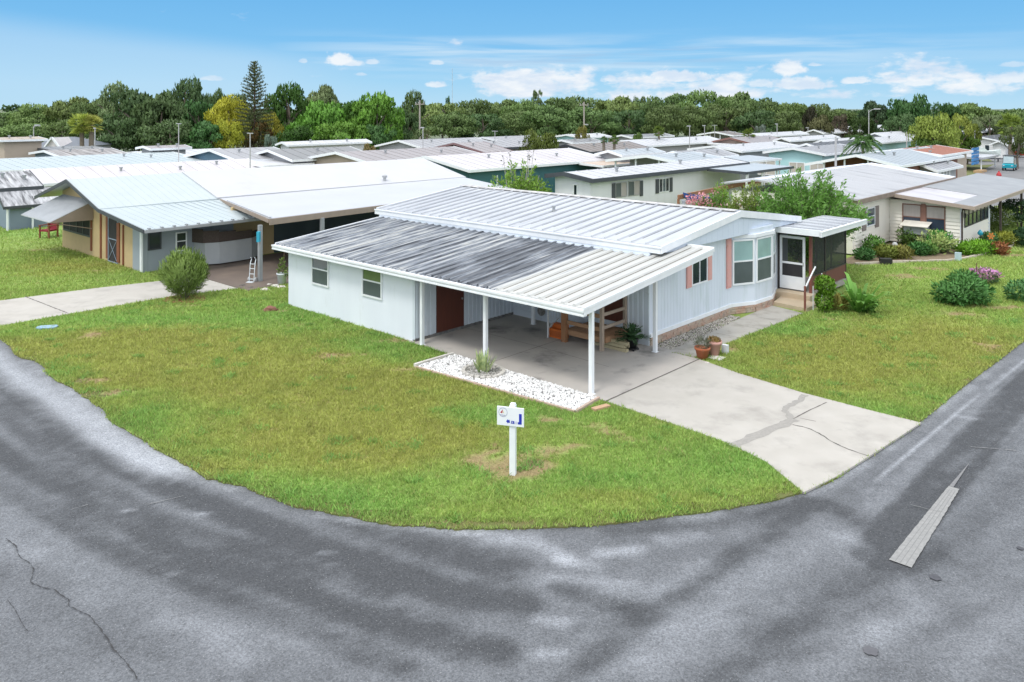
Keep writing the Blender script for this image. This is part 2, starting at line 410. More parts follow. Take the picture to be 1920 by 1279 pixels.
# asphalt with its sealer bands and worn pale patches
gx = np.arange(-36, 40, .125); gy = np.arange(4.0, 46, .125); X, Y = np.meshgrid(gx, gy)
U, V = UVw(X, Y)
alb = .138 + .035*(fbm(U*.35, V*.35, 3)-.5) + .03*(fbm(U*1.3+4, V*1.3, 9)-.5)
cd, ct = polydist(X, Y, [W(*p) for p in catmull(CURB, 6)])
alb += .045*(fbm(cd*3.2, ct*.14, 21)-.5)+.035*(fbm(X*6, Y*6, 61, 2)-.5)
FN = fbm(X*3.4, Y*3.4, 60, 3)
def brush(px, wd, amt, soft=.6, nz=.5, world=False):
    global alb
    d, t = polydist(X, Y, catmull(px if world else pxw(px), 6))
    k = (1-sst(wd*soft, wd, d*np.clip(1+nz*(fbm(X*1.1, Y*1.1, int(wd*97)+len(px))-.5)+nz*.9*(FN-.5), .45, 2)))*(1 if amt < -.05 else .55+.9*FN)
    alb = alb + amt*k
for px, wd, a_ in [
    ([(-60, 810), (0, 847), (69, 885), (144, 926), (172, 953), (261, 988), (330, 1026), (447, 1063), (550, 1101), (653, 1149), (743, 1177), (846, 1201), (932, 1216)], .42, -.04),
    ([(-40, 740), (20, 790), (89, 847), (220, 926), (309, 974), (430, 1015), (516, 1043), (602, 1074), (720, 1110)], .3, -.03),
    ([(-40, 680), (60, 765), (148, 840), (309, 909), (412, 953), (516, 995), (584, 1022), (653, 1043), (726, 1074), (812, 1101), (898, 1118), (975, 1128)], .45, -.045),
    ([(-60, 870), (0, 909), (103, 971), (206, 1032), (282, 1060), (447, 1129), (550, 1170), (653, 1211), (760, 1250)], .32, -.03),
    ([(640, 970), (760, 1010), (900, 1050), (960, 1070)], .5, -.03),
    ([(1060, 1285), (1156, 1200), (1224, 1149), (1293, 1101), (1350, 1060), (1440, 1000), (1500, 965)], .28, -0.0240),
    ([(1340, 1285), (1400, 1235), (1501, 1160), (1604, 1091), (1690, 1050), (1760, 1040)], .3, -0.0180),
    ([(1450, 945), (1560, 950), (1640, 1000), (1700, 1060)], .35, -.03),
    ([(1100, 985), (1250, 985), (1400, 960), (1500, 940)], .5, -0.0210),
    ([(1050, 1100), (1120, 1120), (1180, 1140)], .3, -.035),
    ([(1650, 1120), (1800, 1000), (1920, 900)], .5, -0.0120)]:
    brush(px, wd*1.15, a_*1.55, .25)
brush([W(8.42, -2.95), W(8.45, 2), W(8.5, 8), W(8.8, 14), W(9.4, 26)], .5, -.052, .82, .25, True)
for px, wd, a_ in [
    ([(-30, 650), (30, 700), (100, 745), (180, 795), (250, 845), (315, 880)], .62, .16),
    ([(-10, 690), (90, 775), (200, 840), (290, 880)], .5, .05),
    ([(600, 965), (760, 985), (900, 1000)], .22, .09),
    ([(930, 1010), (1000, 1015), (1060, 1045)], .3, .13), ([(1050, 1050), (1110, 1060)], .25, .10), ([(1130, 1035), (1190, 1030)], .24, .14), ([(1240, 1010), (1310, 1000)], .24, .09),
    ([(990, 1078), (1060, 1085), (1180, 1090)], .25, .07), ([(1010, 1160), (1050, 1168)], .22, .13), ([(1120, 1110), (1240, 1100), (1330, 1060)], .35, .05),
    ([(1010, 1225), (1050, 1222)], .2, .10), ([(1230, 1240), (1330, 1150), (1450, 1060), (1590, 1000)], .6, .055), ([(1080, 1290), (1200, 1230)], .3, .04),
    ([(1560, 1000), (1610, 1020)], .22, .05), ([(1700, 1105), (1720, 1140), (1650, 1190)], .35, .06), ([(1540, 1260), (1640, 1180)], .4, .05), ([(1800, 1250), (1920, 1130)], .4, .04),
    ([(0, 1030), (60, 1040)], .35, .07), ([(140, 1110), (200, 1130)], .3, .05), ([(310, 1160), (390, 1185), (450, 1230)], .35, .06),
    ([(1780, 880), (1900, 800)], .3, .03), ([(600, 1035), (622, 1036)], .14, .10), ([(236, 955), (246, 955)], .10, .12), ([(318, 1078), (328, 1074)], .09, .09), ([(370, 960), (392, 964)], .10, .10), ([(1800, 780), (1830, 785)], .14, .10)]:
    brush(px, wd*1.1, a_*.72, 0, 1.2)
brush([W(7.42, -.9), W(7.55, 3), W(7.8, 8), W(8.1, 14)], .06, .10, .3, 1.0, True)
brush([W(7.75, -2), W(7.85, 3), W(8.0, 8)], .28, .02, .3, 1.0, True)
# pale grit washed against the lawn edge
alb += .07*(1-sst(.05, .32, cd*(1+.9*(fbm(ct*1.2, cd*.5, 5)-.5))))*sst(.42, .62, fbm(ct*.55, cd*0+.3, 77))
alb = np.clip((alb-.138)*1.25+.138, .065, .42)
tint = np.stack([alb*.95, alb*1.0, alb*1.075], -1)
ny, nx = X.shape; idx = np.arange(nx*ny).reshape(ny, nx)
fc = np.stack([idx[:-1, :-1], idx[:-1, 1:], idx[1:, 1:], idx[1:, :-1]], -1).reshape(-1, 4)
VV = np.stack([X, Y, .012*fbm(X*.4, Y*.4, 8)-.02], -1).reshape(-1, 3)
road = tag(npmesh('road', VV, fc, attr_mat('asphalt', .85, (.5, 1.5), 32, .6, 50, speck=(15, .13, (.45, .45, .45), .55)), col=tint.reshape(-1, 3)), kind='structure')
m_dark = mat('crack_dark', (.03, .03, .032), (.05, .05, .05), 9, .9)
m_pale = mat('crack_pale', (.24, .24, .24), (.17, .17, .17), 14, .9)
def off4(l, ox, oy, s): return pxw([(ox+x/s, oy+y/s) for x, y in l])
ribbon('crack', off4([(35, 495), (85, 535), (105, 595), (165, 630), (185, 665), (165, 735), (240, 765), (290, 770), (345, 810), (378, 830), (372, 862), (430, 890), (490, 915), (520, 960), (550, 985), (560, 1010), (590, 1040), (610, 1090), (650, 1130), (690, 1175), (730, 1225), (760, 1290)], 0, 840, 2.909), .015, .006, m_dark, road, .8, step=.05)
ribbon('crack', off4([(40, 830), (80, 880), (110, 940), (150, 1000)], 0, 840, 2.909), .009, .006, m_dark, road, .8, step=.05)
ribbon('crack', off4([(480, 310), (390, 335)], 0, 840, 2.909), .014, .006, m_pale, road, .7)
ribbon('crack', off4([(1000, 262), (900, 285), (800, 310)], 0, 840, 2.909), .014, .006, m_pale, road, .7)
ribbon('crack', off4([(1300, 310), (1400, 335), (1470, 350)], 1260, 840, 2.909), .018, .006, m_pale, road, .8)
ribbon('crack', [gnd(x, y) for x, y in [(1752, 748), (1820, 838), (1905, 845)]][1:], .018, .006, m_pale, road, .8)
def patch(px, py, r, m, nm='stain'):
    x, y = gnd(px, py); mb = MB(); k = 14
    mb.prism([(x+r*math.cos(2*math.pi*i/k)*random.uniform(.75, 1.15), y+r*math.sin(2*math.pi*i/k)*random.uniform(.75, 1.15)) for i in range(k)], .001, .006)
    return mb.build(nm, m, road)
m_oil = mat('oil_spot', (.055, .057, .065), (.08, .08, .09), 12, .8)
patch(1754, 1083, .1, m_oil); patch(1913, 1028, .06, m_oil); patch(1632, 1220, .11, mat('oil_faint', (.09, .09, .10), (.11, .11, .12), 12, .8))
# faded painted stripe on the right-hand road
def fpm(n, c): return mat(n, c, tuple(x*.78 for x in c), 40, .85, c3=(.15, .15, .16), s3=9, t3=(.48, .66))
mb = MB(); n = 40; je = [random.uniform(-.005, .005) for _ in range(n+1)]; jf = [random.uniform(-.008, .008) for _ in range(n+1)]; wv = lambda t: .37*(1-.45*t)
for j in range(n):
    p, q = -2.95+3.7*j/n, -2.95+3.7*(j+1)/n
    mb.quad((*W(8.61+je[j], p), .006), (*W(8.61+wv(j/n)+jf[j], p), .006), (*W(8.61+wv((j+1)/n)+jf[j+1], q), .006), (*W(8.61+je[j+1], q), .006))
bar = mb.build('painted_stripe', mat('faded_paint', (.285, .285, .275), (.22, .22, .215), 14, .85), road)
mb = MB(); mb.quad((*W(8.62, .76), .006), (*W(8.70, .76), .006), (*W(8.65, 2.2), .006), (*W(8.64, 2.2), .006)); mb.build('painted_stripe', fpm('faint_paint', (.21, .21, .21)), road)
for k in (.09, .17, .26):
    mb = MB(); mb.quad((*W(8.61+k, -2.93), .0075), (*W(8.623+k, -2.93), .0075), (*W(8.62+k*.6, .6), .0075), (*W(8.61+k*.6, .6), .0075)); mb.build('crack', mat('groove', (.20, .20, .20), None, 9, .9), road)
# lawns: one raised sheet inside the kerb line
lawnpoly = CURBW + [W(-75, 190), W(30, 190)]
def lawncol(x, y):
    u, v = UVw(x, y)
    n1 = fbm(x*.35, y*.35, 31); n2 = fbm(x*1.4, y*1.4, 33); n3 = fbm(x*5, y*5, 35)
    ol = np.zeros_like(x); di = np.zeros_like(x); gr = np.zeros_like(x)
    def g(px, py, rx, ry):
        cx, cy = gnd(px, py); return np.exp(-(((x-cx)/rx)**2+((y-cy)/ry)**2))
    for p in [(420, 690, 4.5, 3.4), (640, 750, 4.2, 3.0), (600, 840, 3.0, 1.6), (290, 640, 4.5, 2.2), (830, 810, 1.6, 1.0), (90, 660, 2.5, 1.5), (1600, 700, 2.6, 2.0), (1560, 650, 3.5, 2.4), (1750, 640, 3, 2.4), (1200, 930, 2.5, .5), (760, 960, 3, .5), (350, 880, 2, .5), (170, 500, 3, 2), (1800, 640, 2.5, 3)]:
        ol = ol + g(*p)
    for p in [(900, 865, .6, .35), (960, 885, .75, .5), (1020, 850, .6, .35), (930, 850, .5, .3), (1150, 812, .35, .22), (1110, 800, .5, .25), (1180, 828, .35, .2), (1040, 790, .5, .2), (1080, 840, .5, .22), (990, 880, .5, .35),
              (165, 715, .7, .3), (195, 740, .6, .3), (170, 630, .6, .5), (740, 640, .9, .25), (860, 700, .5, .25), (760, 697, .8, .2), (640, 668, .7, .3), (560, 610, .6, .3), (1700, 520, 1.0, .7), (1740, 505, 1.0, .5), (1640, 495, 1.2, .35), (1760, 480, 1.2, .35), (1880, 578, 1.2, .5), (1800, 590, 1.0, .4), (1840, 520, .8, .4),
              (1560, 600, .8, .4), (530, 585, .35, .15), (350, 575, .7, .3), (1365, 655, .5, .4), (60, 470, .9, .3), (180, 510, .8, .25), (540, 980, 1.2, .1), (880, 985, 1.5, .1), (1480, 935, .3, .2), (1900, 480, 1.5, .6), (1850, 650, .6, .6), (1820, 720, .3, .5)]:
        di = di + g(*p)
    for p in [(560, 590, 3, 1.6), (760, 650, 3, 1.3), (950, 780, 2.4, .8), (1380, 860, 2.4, 1.0), (480, 930, 3.0, .8), (640, 960, 2, .6), (250, 800, 1.2, 1.6), (240, 600, 4, .9), (1100, 900, 2.5, .6), (1550, 775, 2.5, .5), (1400, 760, 2, .6), (100, 440, 4, 2), (210, 740, .6, .4), (950, 855, .2, .15), (1480, 620, 2, 1)]:
        gr = gr + g(*p)
    ol = np.clip(ol*.8+(n1-.5)*1.3+(n2-.5)*.8-gr*.7, 0, 1)[..., None]
    di = sst(.66, .86, .5*fbm(x*2.6, y*2.6, 39)+.6*(fbm(x*8, y*8, 41, 3)-.5)+.25+.38*np.minimum(di, 1.1))[..., None]; gr = np.clip(gr*.8+(n1-.5)*.8, 0, 1)[..., None]
    base = np.array([.285, .400, .095])*(1-gr)+np.array([.225, .385, .088])*gr
    c = base*(1-ol)+np.array([.335, .365, .092])*ol
    c = c*(.8+.4*n3[..., None])
    return c*(1-.8*di)+np.array([.34, .225, .135])*.8*di, di[..., 0]
lx = np.arange(-46, 42, .3); ly = np.arange(13, 66, .3)
LX, LY = np.meshgrid(lx, ly); 
far = MB(); far.prism(lawnpoly, -.02, .018)
tag(far.build('lawn_base', mat('lawn_soil', (.10, .13, .03), (.15, .14, .05), 1.2, .95)), kind='structure')
inside = inpoly(LX, LY, lawnpoly); cdl, _ = polydist(LX, LY, [W(*p) for p in catmull(CURB, 6)]); keep = inside & (cdl > .2)
cl, _ = lawncol(LX, LY); ny, nx = LX.shape; idx = np.arange(nx*ny).reshape(ny, nx)
cell = keep[:-1, :-1] & keep[:-1, 1:] & keep[1:, 1:] & keep[1:, :-1]
fc = np.stack([idx[:-1, :-1], idx[:-1, 1:], idx[1:, 1:], idx[1:, :-1]], -1)[cell]
used, inv = np.unique(fc, return_inverse=True); VV = np.stack([LX, LY, np.full_like(LX, .024)], -1).reshape(-1, 3)[used]
tag(npmesh('lawn', VV, inv.reshape(-1, 4), attr_mat('turf', .95, (.6, 1.3), 22, .8, 30), col=cl.reshape(-1, 3)[used]*.8), kind='structure')

# concrete
m_conc = mat('driveway_concrete', (.385, .365, .33), (.43, .41, .375), 1.4, .9, .25, 120, c3=(.29, .275, .25), s3=.9, t3=(.5, .75))
m_slab = mat('carport_concrete', (.45, .42, .385), (.37, .35, .325), .9, .85, .2, 120, c3=(.14, .135, .13), s3=.55, t3=(.55, .72))
m_walk = mat('walk_concrete', (.33, .315, .285), (.37, .355, .32), 2.0, .9, .25, 120, c3=(.24, .23, .20), s3=1.5, t3=(.5, .7))
DRIVE = [(.62, -.16), (3.0, -.32), (4.3, -.43), (5.4, -.8), (6.1, -1.3), (6.55, -1.62), (6.78, -.4), (6.95, 1.2), (7.2, 3.9), (6.0, 3.9), (4.15, 4.0), (2.2, 4.3), (.62, 4.72)]
SLAB = [(-7.5, -.12), (.59, -.16), (.59, 4.72), (-.35, 4.75), (-.35, 5.0), (-7.5, 5.0)]
WALK = [(-.6, 4.78), (.42, 4.78), (.42, 6.8), (.66, 12.4), (-.75, 12.75), (-.75, 10.5)]
def uvprism(name, poly, z0, z1, m): 
    mb = MB(); mb.prism([W(*p) for p in poly], z0, z1); return tag(mb.build(name, m), kind='structure')
drv = uvprism('driveway', DRIVE, 0, .042, m_conc); slab = uvprism('carport_slab', SLAB, 0, .05, m_slab); uvprism('walkway', WALK, 0, .045, m_walk)
m_seal = mat('sealed_crack', (.31, .295, .27), (.25, .24, .22), 14, .9)
ribbon('sealed_crack', catmull(pxw([(1372, 836), (1420, 815), (1468, 796), (1490, 786)], .045), 5), .26, .0455, m_seal, drv, .2)
ribbon('sealed_crack', catmull(pxw([(1484, 790), (1478, 776), (1470, 769), (1480, 760), (1500, 750), (1508, 740)], .045), 5), .17, .0465, m_seal, drv, .25)
m_joint = mat('joint_gap', (.08, .075, .07), (.12, .11, .10), 8, .9)
ribbon('crack', catmull(pxw([(1486, 796), (1515, 803), (1540, 815), (1560, 828), (1590, 842), (1628, 855)], .045), 5), .03, .0462, m_joint, drv, .6)
ribbon('crack', pxw([(1488, 785), (1520, 768), (1550, 754)], .045), .025, .0462, m_joint, drv, .5)
ribbon('crack', pxw([(1500, 784), (1530, 790)], .045), .015, .0462, m_joint, drv, .5)
ribbon('joint', [W(.605, -.15), W(.605, 4.7)], .035, .051, m_joint, drv, .2)
ribbon('joint', [W(-3.9, .0), W(-3.9, 4.9)], .02, .052, m_joint, slab, .3)
ribbon('joint', [W(-7.3, 2.3), W(-3.9, 2.35), W(-1, 2.2)], .015, .052, m_joint, slab, .3)
for v in (6.2, 7.7, 9.2, 10.7): ribbon('joint', [W(-.42, v), W(.42+max(0, (v-6.8)*.04), v)], .018, .047, m_joint, bpy.data.objects['walkway'], .2)
# neighbour's drive and dark carport floor
uvprism('side_driveway', [(-24.3, -9.2), (-19.75, -9.2), (-19.7, -3), (-19.2, -.6), (-19.0, .1), (-22.4, .1), (-23.0, -1.5), (-23.6, -4)], 0, .04, m_conc)
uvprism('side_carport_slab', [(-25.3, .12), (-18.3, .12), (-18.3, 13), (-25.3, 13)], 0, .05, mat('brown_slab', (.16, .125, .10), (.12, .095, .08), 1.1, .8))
ribbon('joint', [W(-24.2, -6.6), W(-19.8, -6.4)], .05, .041, m_joint, bpy.data.objects['side_driveway'], .3)
# street where the cart drives, far right
mst = mat('street_asphalt', (.15, .15, .155), (.19, .19, .19), .3, .9)
st_ = MB(); st_.prism([W(-3, 52), W(4.5, 56), W(-4.5, 100), W(-14, 140), W(-20, 185), W(-26, 185), W(-21, 138), W(-13.5, 112), W(-11, 88), W(-8.5, 78), W(-5.5, 64)], -.02, .03)
tag(st_.build('side_street', mst), kind='structure')
s2 = MB(); s2.prism([W(-40, 112), W(-14, 108), W(-12, 116), W(-40, 120)], -.02, .028); tag(s2.build('cross_street', mst), kind='structure')

# grass blades (uncountable): denser and finer where the lawn lies close
HARD = [[(.3, -.1), (.9, -.1), (.9, 4.6), (.3, 4.6)], [(-1.35, 4.9), (.3, 4.9), (.5, 12), (-1.35, 12.8)], DRIVE, SLAB, WALK, [(-15, -.02), (-7.2, -.02), (-7.2, 16), (-15, 16)], [(-8, 4.6), (-.3, 4.6), (-.6, 15.8), (-8, 15.8)], [(-5.35, .02), (-5.35, -1.75), (.55, -1.36), (.4, .02)],
        [(-24.3, -9.2), (-19.75, -9.2), (-19.7, -3), (-19.2, -.6), (-19, .1), (-18.3, .1), (-18.3, 13), (-46, 13), (-46, 1.0), (-38.5, 0.9), (-36.3, -1.1), (-25.4, -1.1), (-25.3, .1), (-22.4, .1), (-23.0, -1.5), (-23.6, -4)],
        [(-1.6, 12.4), (.9, 12.6), (.4, 18.6), (-2, 18.6)], [(-14, 23.4), (-1.2, 23.4), (1.9, 28.1), (3.3, 34.6), (1.4, 42), (-14, 42)]]
def blades():
    out_v = []; out_c = []
    for (x0, x1, y0, y1, n, d0) in [(-10, 10, 14, 17, 130000, 16), (-14, 14, 17, 20, 170000, 18.5), (-17, 18, 20, 24, 240000, 21.5), (-22, 20, 24, 28.5, 200000, 25.5), (-28, 26, 28.5, 35, 210000, 31), (-34, 30, 35, 44, 150000, 39), (-44, 42, 44, 64, 110000, 52)]:
        x = rng.uniform(x0, x1, n); y = rng.uniform(y0, y1, n)
        ok = inpoly(x+rng.normal(0, .035, n), y+rng.normal(0, .035, n), lawnpoly) & (abs(x) < .66*y+2)
        x, y = x[ok], y[ok]; u, v = UVw(x+rng.normal(0, .025, len(x)), y+rng.normal(0, .025, len(x)))
        ok = np.ones(len(x), bool)
        for h in HARD: ok &= ~inpoly(u, v, h)
        x, y = x[ok], y[ok]; c, di = lawncol(x, y)
        ok = rng.random(len(x)) > di*.8; x, y, c, di = x[ok], y[ok], c[ok], di[ok]; n = len(x)
        s = np.maximum(1, y/17)*rng.uniform(.7, 1.3, n)*(1-.4*di)
        tuft = .75+.7*fbm(x*2.2, y*2.2, 51)
        hgt = .052*tuft*s**.55*rng.choice([.7, 1, 1.6], n, p=[.3, .6, .1]); wd = .011*s; an = rng.uniform(0, 2*np.pi, n); ln = rng.uniform(.2, 1.2, n)*hgt; la = rng.uniform(0, 2*np.pi, n)
        b0 = np.stack([x-np.cos(an)*wd, y-np.sin(an)*wd, np.full(n, .015)], -1); b1 = np.stack([x+np.cos(an)*wd, y+np.sin(an)*wd, np.full(n, .015)], -1)
        tp = np.stack([x+np.cos(la)*ln, y+np.sin(la)*ln, .02+hgt], -1)
        out_v.append(np.stack([b0, b1, tp], 1).reshape(-1, 3))
        cv = c*rng.uniform(.75, 1.35, (n, 1)); dry = rng.random(n) < .10; cv[dry] = cv[dry]*.4+np.array([.40, .36, .14])*.6
        out_c.append(np.repeat(cv, 3, 0))
    # weed and clover tufts standing taller and darker than the turf
    nc = 420; cx = rng.uniform(-18, 20, nc); cy = rng.uniform(14.5, 34, nc); m_ = 90
    x = (cx[:, None]+rng.normal(0, 1, (nc, m_))*rng.uniform(.06, .22, (nc, 1))).ravel(); y = (cy[:, None]+rng.normal(0, 1, (nc, m_))*rng.uniform(.06, .18, (nc, 1))).ravel()
    ok = inpoly(x, y, lawnpoly); u, v = UVw(x, y)
    for h in HARD: ok &= ~inpoly(u, v, h)
    x, y = x[ok], y[ok]; n = len(x); an = rng.uniform(0, 6.283, n); la = rng.uniform(0, 6.283, n); hg = rng.uniform(.06, .13, n); w_ = .016*np.maximum(1, y/20)
    b0 = np.stack([x-np.cos(an)*w_, y-np.sin(an)*w_, np.full(n, .015)], -1); b1 = np.stack([x+np.cos(an)*w_, y+np.sin(an)*w_, np.full(n, .015)], -1); tp = np.stack([x+np.cos(la)*hg, y+np.sin(la)*hg, .02+hg*.8], -1)
    out_v.append(np.stack([b0, b1, tp], 1).reshape(-1, 3)); out_c.append(np.repeat(np.array([.20, .37, .08])*rng.uniform(.7, 1.3, (n, 1)), 3, 0))
    V_ = np.concatenate(out_v); C_ = np.concatenate(out_c)
    return tag(npmesh('grass', V_, np.arange(len(V_)).reshape(-1, 3), attr_mat('grass_blade', .6, (.9, 1.1), 3, 0, transl=.3), col=C_), 'short patchy green and olive grass covering the lawns', 'grass', kind='stuff')
blades()
# ------------------------------------------------------------------ house kit
YAW = -TH
WHITE = mat('white_paint', (.76, .80, .87), (.71, .75, .82), 1.2, .5, c3=(.62, .65, .68), s3=2.2, t3=(.58, .85), stretch=(1, 1, .35))
TRIM = mat('white_trim', (.80, .82, .84), (.72, .75, .78), 3, .45)
PANE = glass('window_glass', (.03, .042, .05), .08, .5); PANEG = glass('window_screen', (.10, .125, .13), .25, .4); PANET = glass('window_blind', (.30, .46, .45), .15, .5)
DARKM = mat('dark_void', (.02, .021, .023), (.03, .03, .032), 3, .8)
BROWN = mat('brown_door', (.115, .030, .016), (.085, .024, .014), 3, .5, stretch=(6, 6, .6))
PINK = mat('pink_shutter', (.66, .33, .30), (.60, .36, .33), 9, .7, c3=(.50, .17, .10), s3=7, t3=(.6, .75))
METAL = mat('grey_metal', (.42, .43, .44), None, 5, .4, metal=.6)
BLACK = mat('black_plastic', (.02, .02, .022), None, 5, .4)
def window(par, o, h, n, wd, ht, frame=None, panes=(None,), split=None, fw=.06, dep=.05, name='window', mull=None, lab=None):
    """frame ring with panes. o lower corner on the wall, h unit vector along it, n outward. split 'h' = sash over sash, 'v' = side by side"""
    frame = frame or TRIM
    o, h, n = Vector(o), Vector(h).normalized(), Vector(n).normalized(); z = Vector((0, 0, 1)); mb = MB()
    def bar(a, b, c, d, t=dep): mb.par(o+h*a+z*c-n*.01, h*(b-a), n*(t+.01), z*(d-c))
    bar(0, fw, 0, ht); bar(wd-fw, wd, 0, ht); bar(fw, wd-fw, 0, fw); bar(fw, wd-fw, ht-fw, ht)
    cells = [(fw, wd-fw, fw, ht-fw)]
    if split == 'h':
        m_ = ht*.52; bar(fw, wd-fw, m_-fw*.4, m_+fw*.4, dep*.9); cells = [(fw, wd-fw, m_+fw*.4, ht-fw), (fw, wd-fw, fw, m_-fw*.4)]
    elif isinstance(split, int):
        cells = []; k = split
        for i in range(k):
            a = fw+(wd-2*fw)*i/k; b = fw+(wd-2*fw)*(i+1)/k
            if i: bar(a-fw*.4, a+fw*.4, fw, ht-fw, dep*.9)
            cells.append((a, b, fw, ht-fw))
    f = mb.build(name, frame, par)
    for i, (a, b, c, d) in enumerate(cells):
        p = MB(); p.par(o+h*a+z*c, h*(b-a), n*(dep*.45), z*(d-c)); p.build('pane', panes[i % len(panes)] or PANE, f)
    return f
def box_part(name, m, par, *a):
    return MB().box(*a).build(name, m, par)

# ------------------------------------------------------------------ the corner house
HS = thing('mobile_home', 'white corner mobile home with ribbed metal roofs, carport and pink shutters', 'house', (OX, OY, 0), YAW)
# ribbed roofs with mould streaks running down the slope
def streak_roof(name, light, mid, dark, dirt, u0, u1, stretch=(2.4, .22, 1), fine=.5):
    m = bpy.data.materials.new(name); m.use_nodes = True; N = m.node_tree.nodes; L = m.node_tree.links; b = N['Principled BSDF']
    b.inputs['Roughness'].default_value = .42; b.inputs['Specular IOR Level'].default_value = .4
    tc = N.new('ShaderNodeTexCoord'); mp = N.new('ShaderNodeMapping'); mp.inputs['Scale'].default_value = stretch; L.new(tc.outputs['Object'], mp.inputs[0])
    n1 = N.new('ShaderNodeTexNoise'); n1.inputs['Scale'].default_value = 2.2; n1.inputs['Detail'].default_value = 8; n1.inputs['Roughness'].default_value = .7; L.new(mp.outputs[0], n1.inputs[0])
    n2 = N.new('ShaderNodeTexNoise'); n2.inputs['Scale'].default_value = .55; n2.inputs['Detail'].default_value = 4; L.new(tc.outputs['Object'], n2.inputs[0])
    mp2 = N.new('ShaderNodeMapping'); mp2.inputs['Scale'].default_value = (13, .45, 1); L.new(tc.outputs['Object'], mp2.inputs[0])
    n4 = N.new('ShaderNodeTexNoise'); n4.inputs['Scale'].default_value = 1.0; n4.inputs['Detail'].default_value = 5; n4.inputs['Roughness'].default_value = .65; L.new(mp2.outputs[0], n4.inputs[0])
    sx = N.new('ShaderNodeSeparateXYZ'); L.new(tc.outputs['Object'], sx.inputs[0])
    rp = N.new('ShaderNodeFloatCurve'); cv = rp.mapping.curves[0]
    mr0 = N.new('ShaderNodeMapRange'); mr0.inputs[1].default_value = u0; mr0.inputs[2].default_value = u1; L.new(sx.outputs[0], mr0.inputs[0]); L.new(mr0.outputs[0], rp.inputs[1])
    for i, (a, c) in enumerate(dirt):
        if i < 1: cv.points[0].location = (a, c)
        elif i == len(dirt)-1: cv.points[-1].location = (a, c)
        else: cv.points.new(a, c)
    rp.mapping.use_clip = False; rp.mapping.update()
    ad = N.new('ShaderNodeMath'); ad.operation = 'MULTIPLY_ADD'; ad.inputs[1].default_value = .7; L.new(n1.outputs['Fac'], ad.inputs[0])
    a2 = N.new('ShaderNodeMath'); a2.operation = 'MULTIPLY_ADD'; a2.inputs[1].default_value = .45; L.new(n2.outputs['Fac'], a2.inputs[0]); L.new(rp.outputs[0], a2.inputs[2]); a3 = N.new('ShaderNodeMath'); a3.operation = 'MULTIPLY_ADD'; a3.inputs[1].default_value = fine; L.new(n4.outputs['Fac'], a3.inputs[0]); L.new(a2.outputs[0], a3.inputs[2]); a4 = N.new('ShaderNodeMath'); a4.inputs[1].default_value = -fine/2; L.new(a3.outputs[0], a4.inputs[0]); L.new(a4.outputs[0], ad.inputs[2])
    mr = N.new('ShaderNodeMapRange'); mr.inputs[1].default_value = .65; mr.inputs[2].default_value = 1.4; L.new(ad.outputs[0], mr.inputs[0])
    mx = N.new('ShaderNodeValToRGB'); L.new(mr.outputs[0], mx.inputs[0]); e0 = mx.color_ramp.elements
    e0[0].position = .12; e0[0].color = (*light, 1); e0[1].position = .92; e0[1].color = (*dark, 1); e2 = e0.new(.5); e2.color = (*mid, 1)
    L.new(mx.outputs[0], b.inputs['Base Color']); return m
M_LOW = streak_roof('stained_carport_roof', (.45, .455, .435), (.20, .222, .255), (.045, .05, .06), [(0, .46), (.2, .42), (.35, .50), (.5, .47), (.57, .66), (.70, .74), (.765, .62), (.785, .02), (.9, -.08), (1, -.16)], -15.3, .1, fine=2.4)
M_UP = streak_roof('main_metal_roof', (.43, .45, .48), (.31, .33, .365), (.17, .19, .22), [(0, .30), (.4, .24), (1, .12)], -15.7, -.8)
SEAM_D = mat('roof_seam_dark', (.07, .08, .095), (.14, .155, .18), 3, .7, stretch=(1, .5, 1)); SEAM_T = mat('roof_seam_shade_dirt', (.10, .092, .078), (.20, .19, .165), 2, .7); SEAM_U = mat('roof_seam_grey', (.10, .11, .13), (.20, .215, .24), 2, .7)
EU = (5.0, 3.32); RU = (10.35, 3.95); FU = (15.75, 3.22); U0, U1 = -15.7, -.88
def ribbed(mb, u0, u1, va, za, vb, zb, t, pitch, rw=.13, rh=.045):
    mb.slab((u0, va, za), (u1, va, za), (u1, vb, zb), (u0, vb, zb), t)
    n = int((u1-u0)/pitch); e = .03
    for i in range(n+1):
        u = u0+.12+i*pitch
        if u+rw > u1-.05: break
        a = (u, va+e, za); 
        A, B_ = Vector((u, va+.02, za-.002)), Vector((u, vb, zb-.002)); w_ = Vector((rw, 0, 0)); k = Vector((rw*.25, 0, rh))
        p = [A, A+w_, A+w_-Vector((rw*.25, 0, 0))+Vector((0, 0, rh)), A+k]; q = [x+(B_-A) for x in p]
        nn = len(mb.v); mb.v += [tuple(x) for x in p+q]
        mb.f += [(nn+0, nn+1, nn+2, nn+3), (nn+7, nn+6, nn+5, nn+4), (nn+1, nn+5, nn+6, nn+2), (nn+2, nn+6, nn+7, nn+3), (nn+3, nn+7, nn+4, nn+0)]
def seams(mb, u0, u1, va, za, vb, zb, pitch, rw, w0, w1, ua, ub):  # dark strips beside each rib: rib shade painted in, together with collected dirt
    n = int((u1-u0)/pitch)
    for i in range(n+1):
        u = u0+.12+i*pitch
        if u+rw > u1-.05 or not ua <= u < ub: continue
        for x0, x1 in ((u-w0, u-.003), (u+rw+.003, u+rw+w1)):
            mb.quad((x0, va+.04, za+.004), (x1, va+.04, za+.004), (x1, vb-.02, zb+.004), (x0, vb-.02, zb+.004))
up = MB(); ribbed(up, U0, U1, EU[0], EU[1], RU[0], RU[1], .07, .56, .09, .05); ribbed(up, U0, U1, RU[0]+.001, RU[1], FU[0], FU[1], .07, .56, .09, .05)
roof = up.build('roof', M_UP, HS)
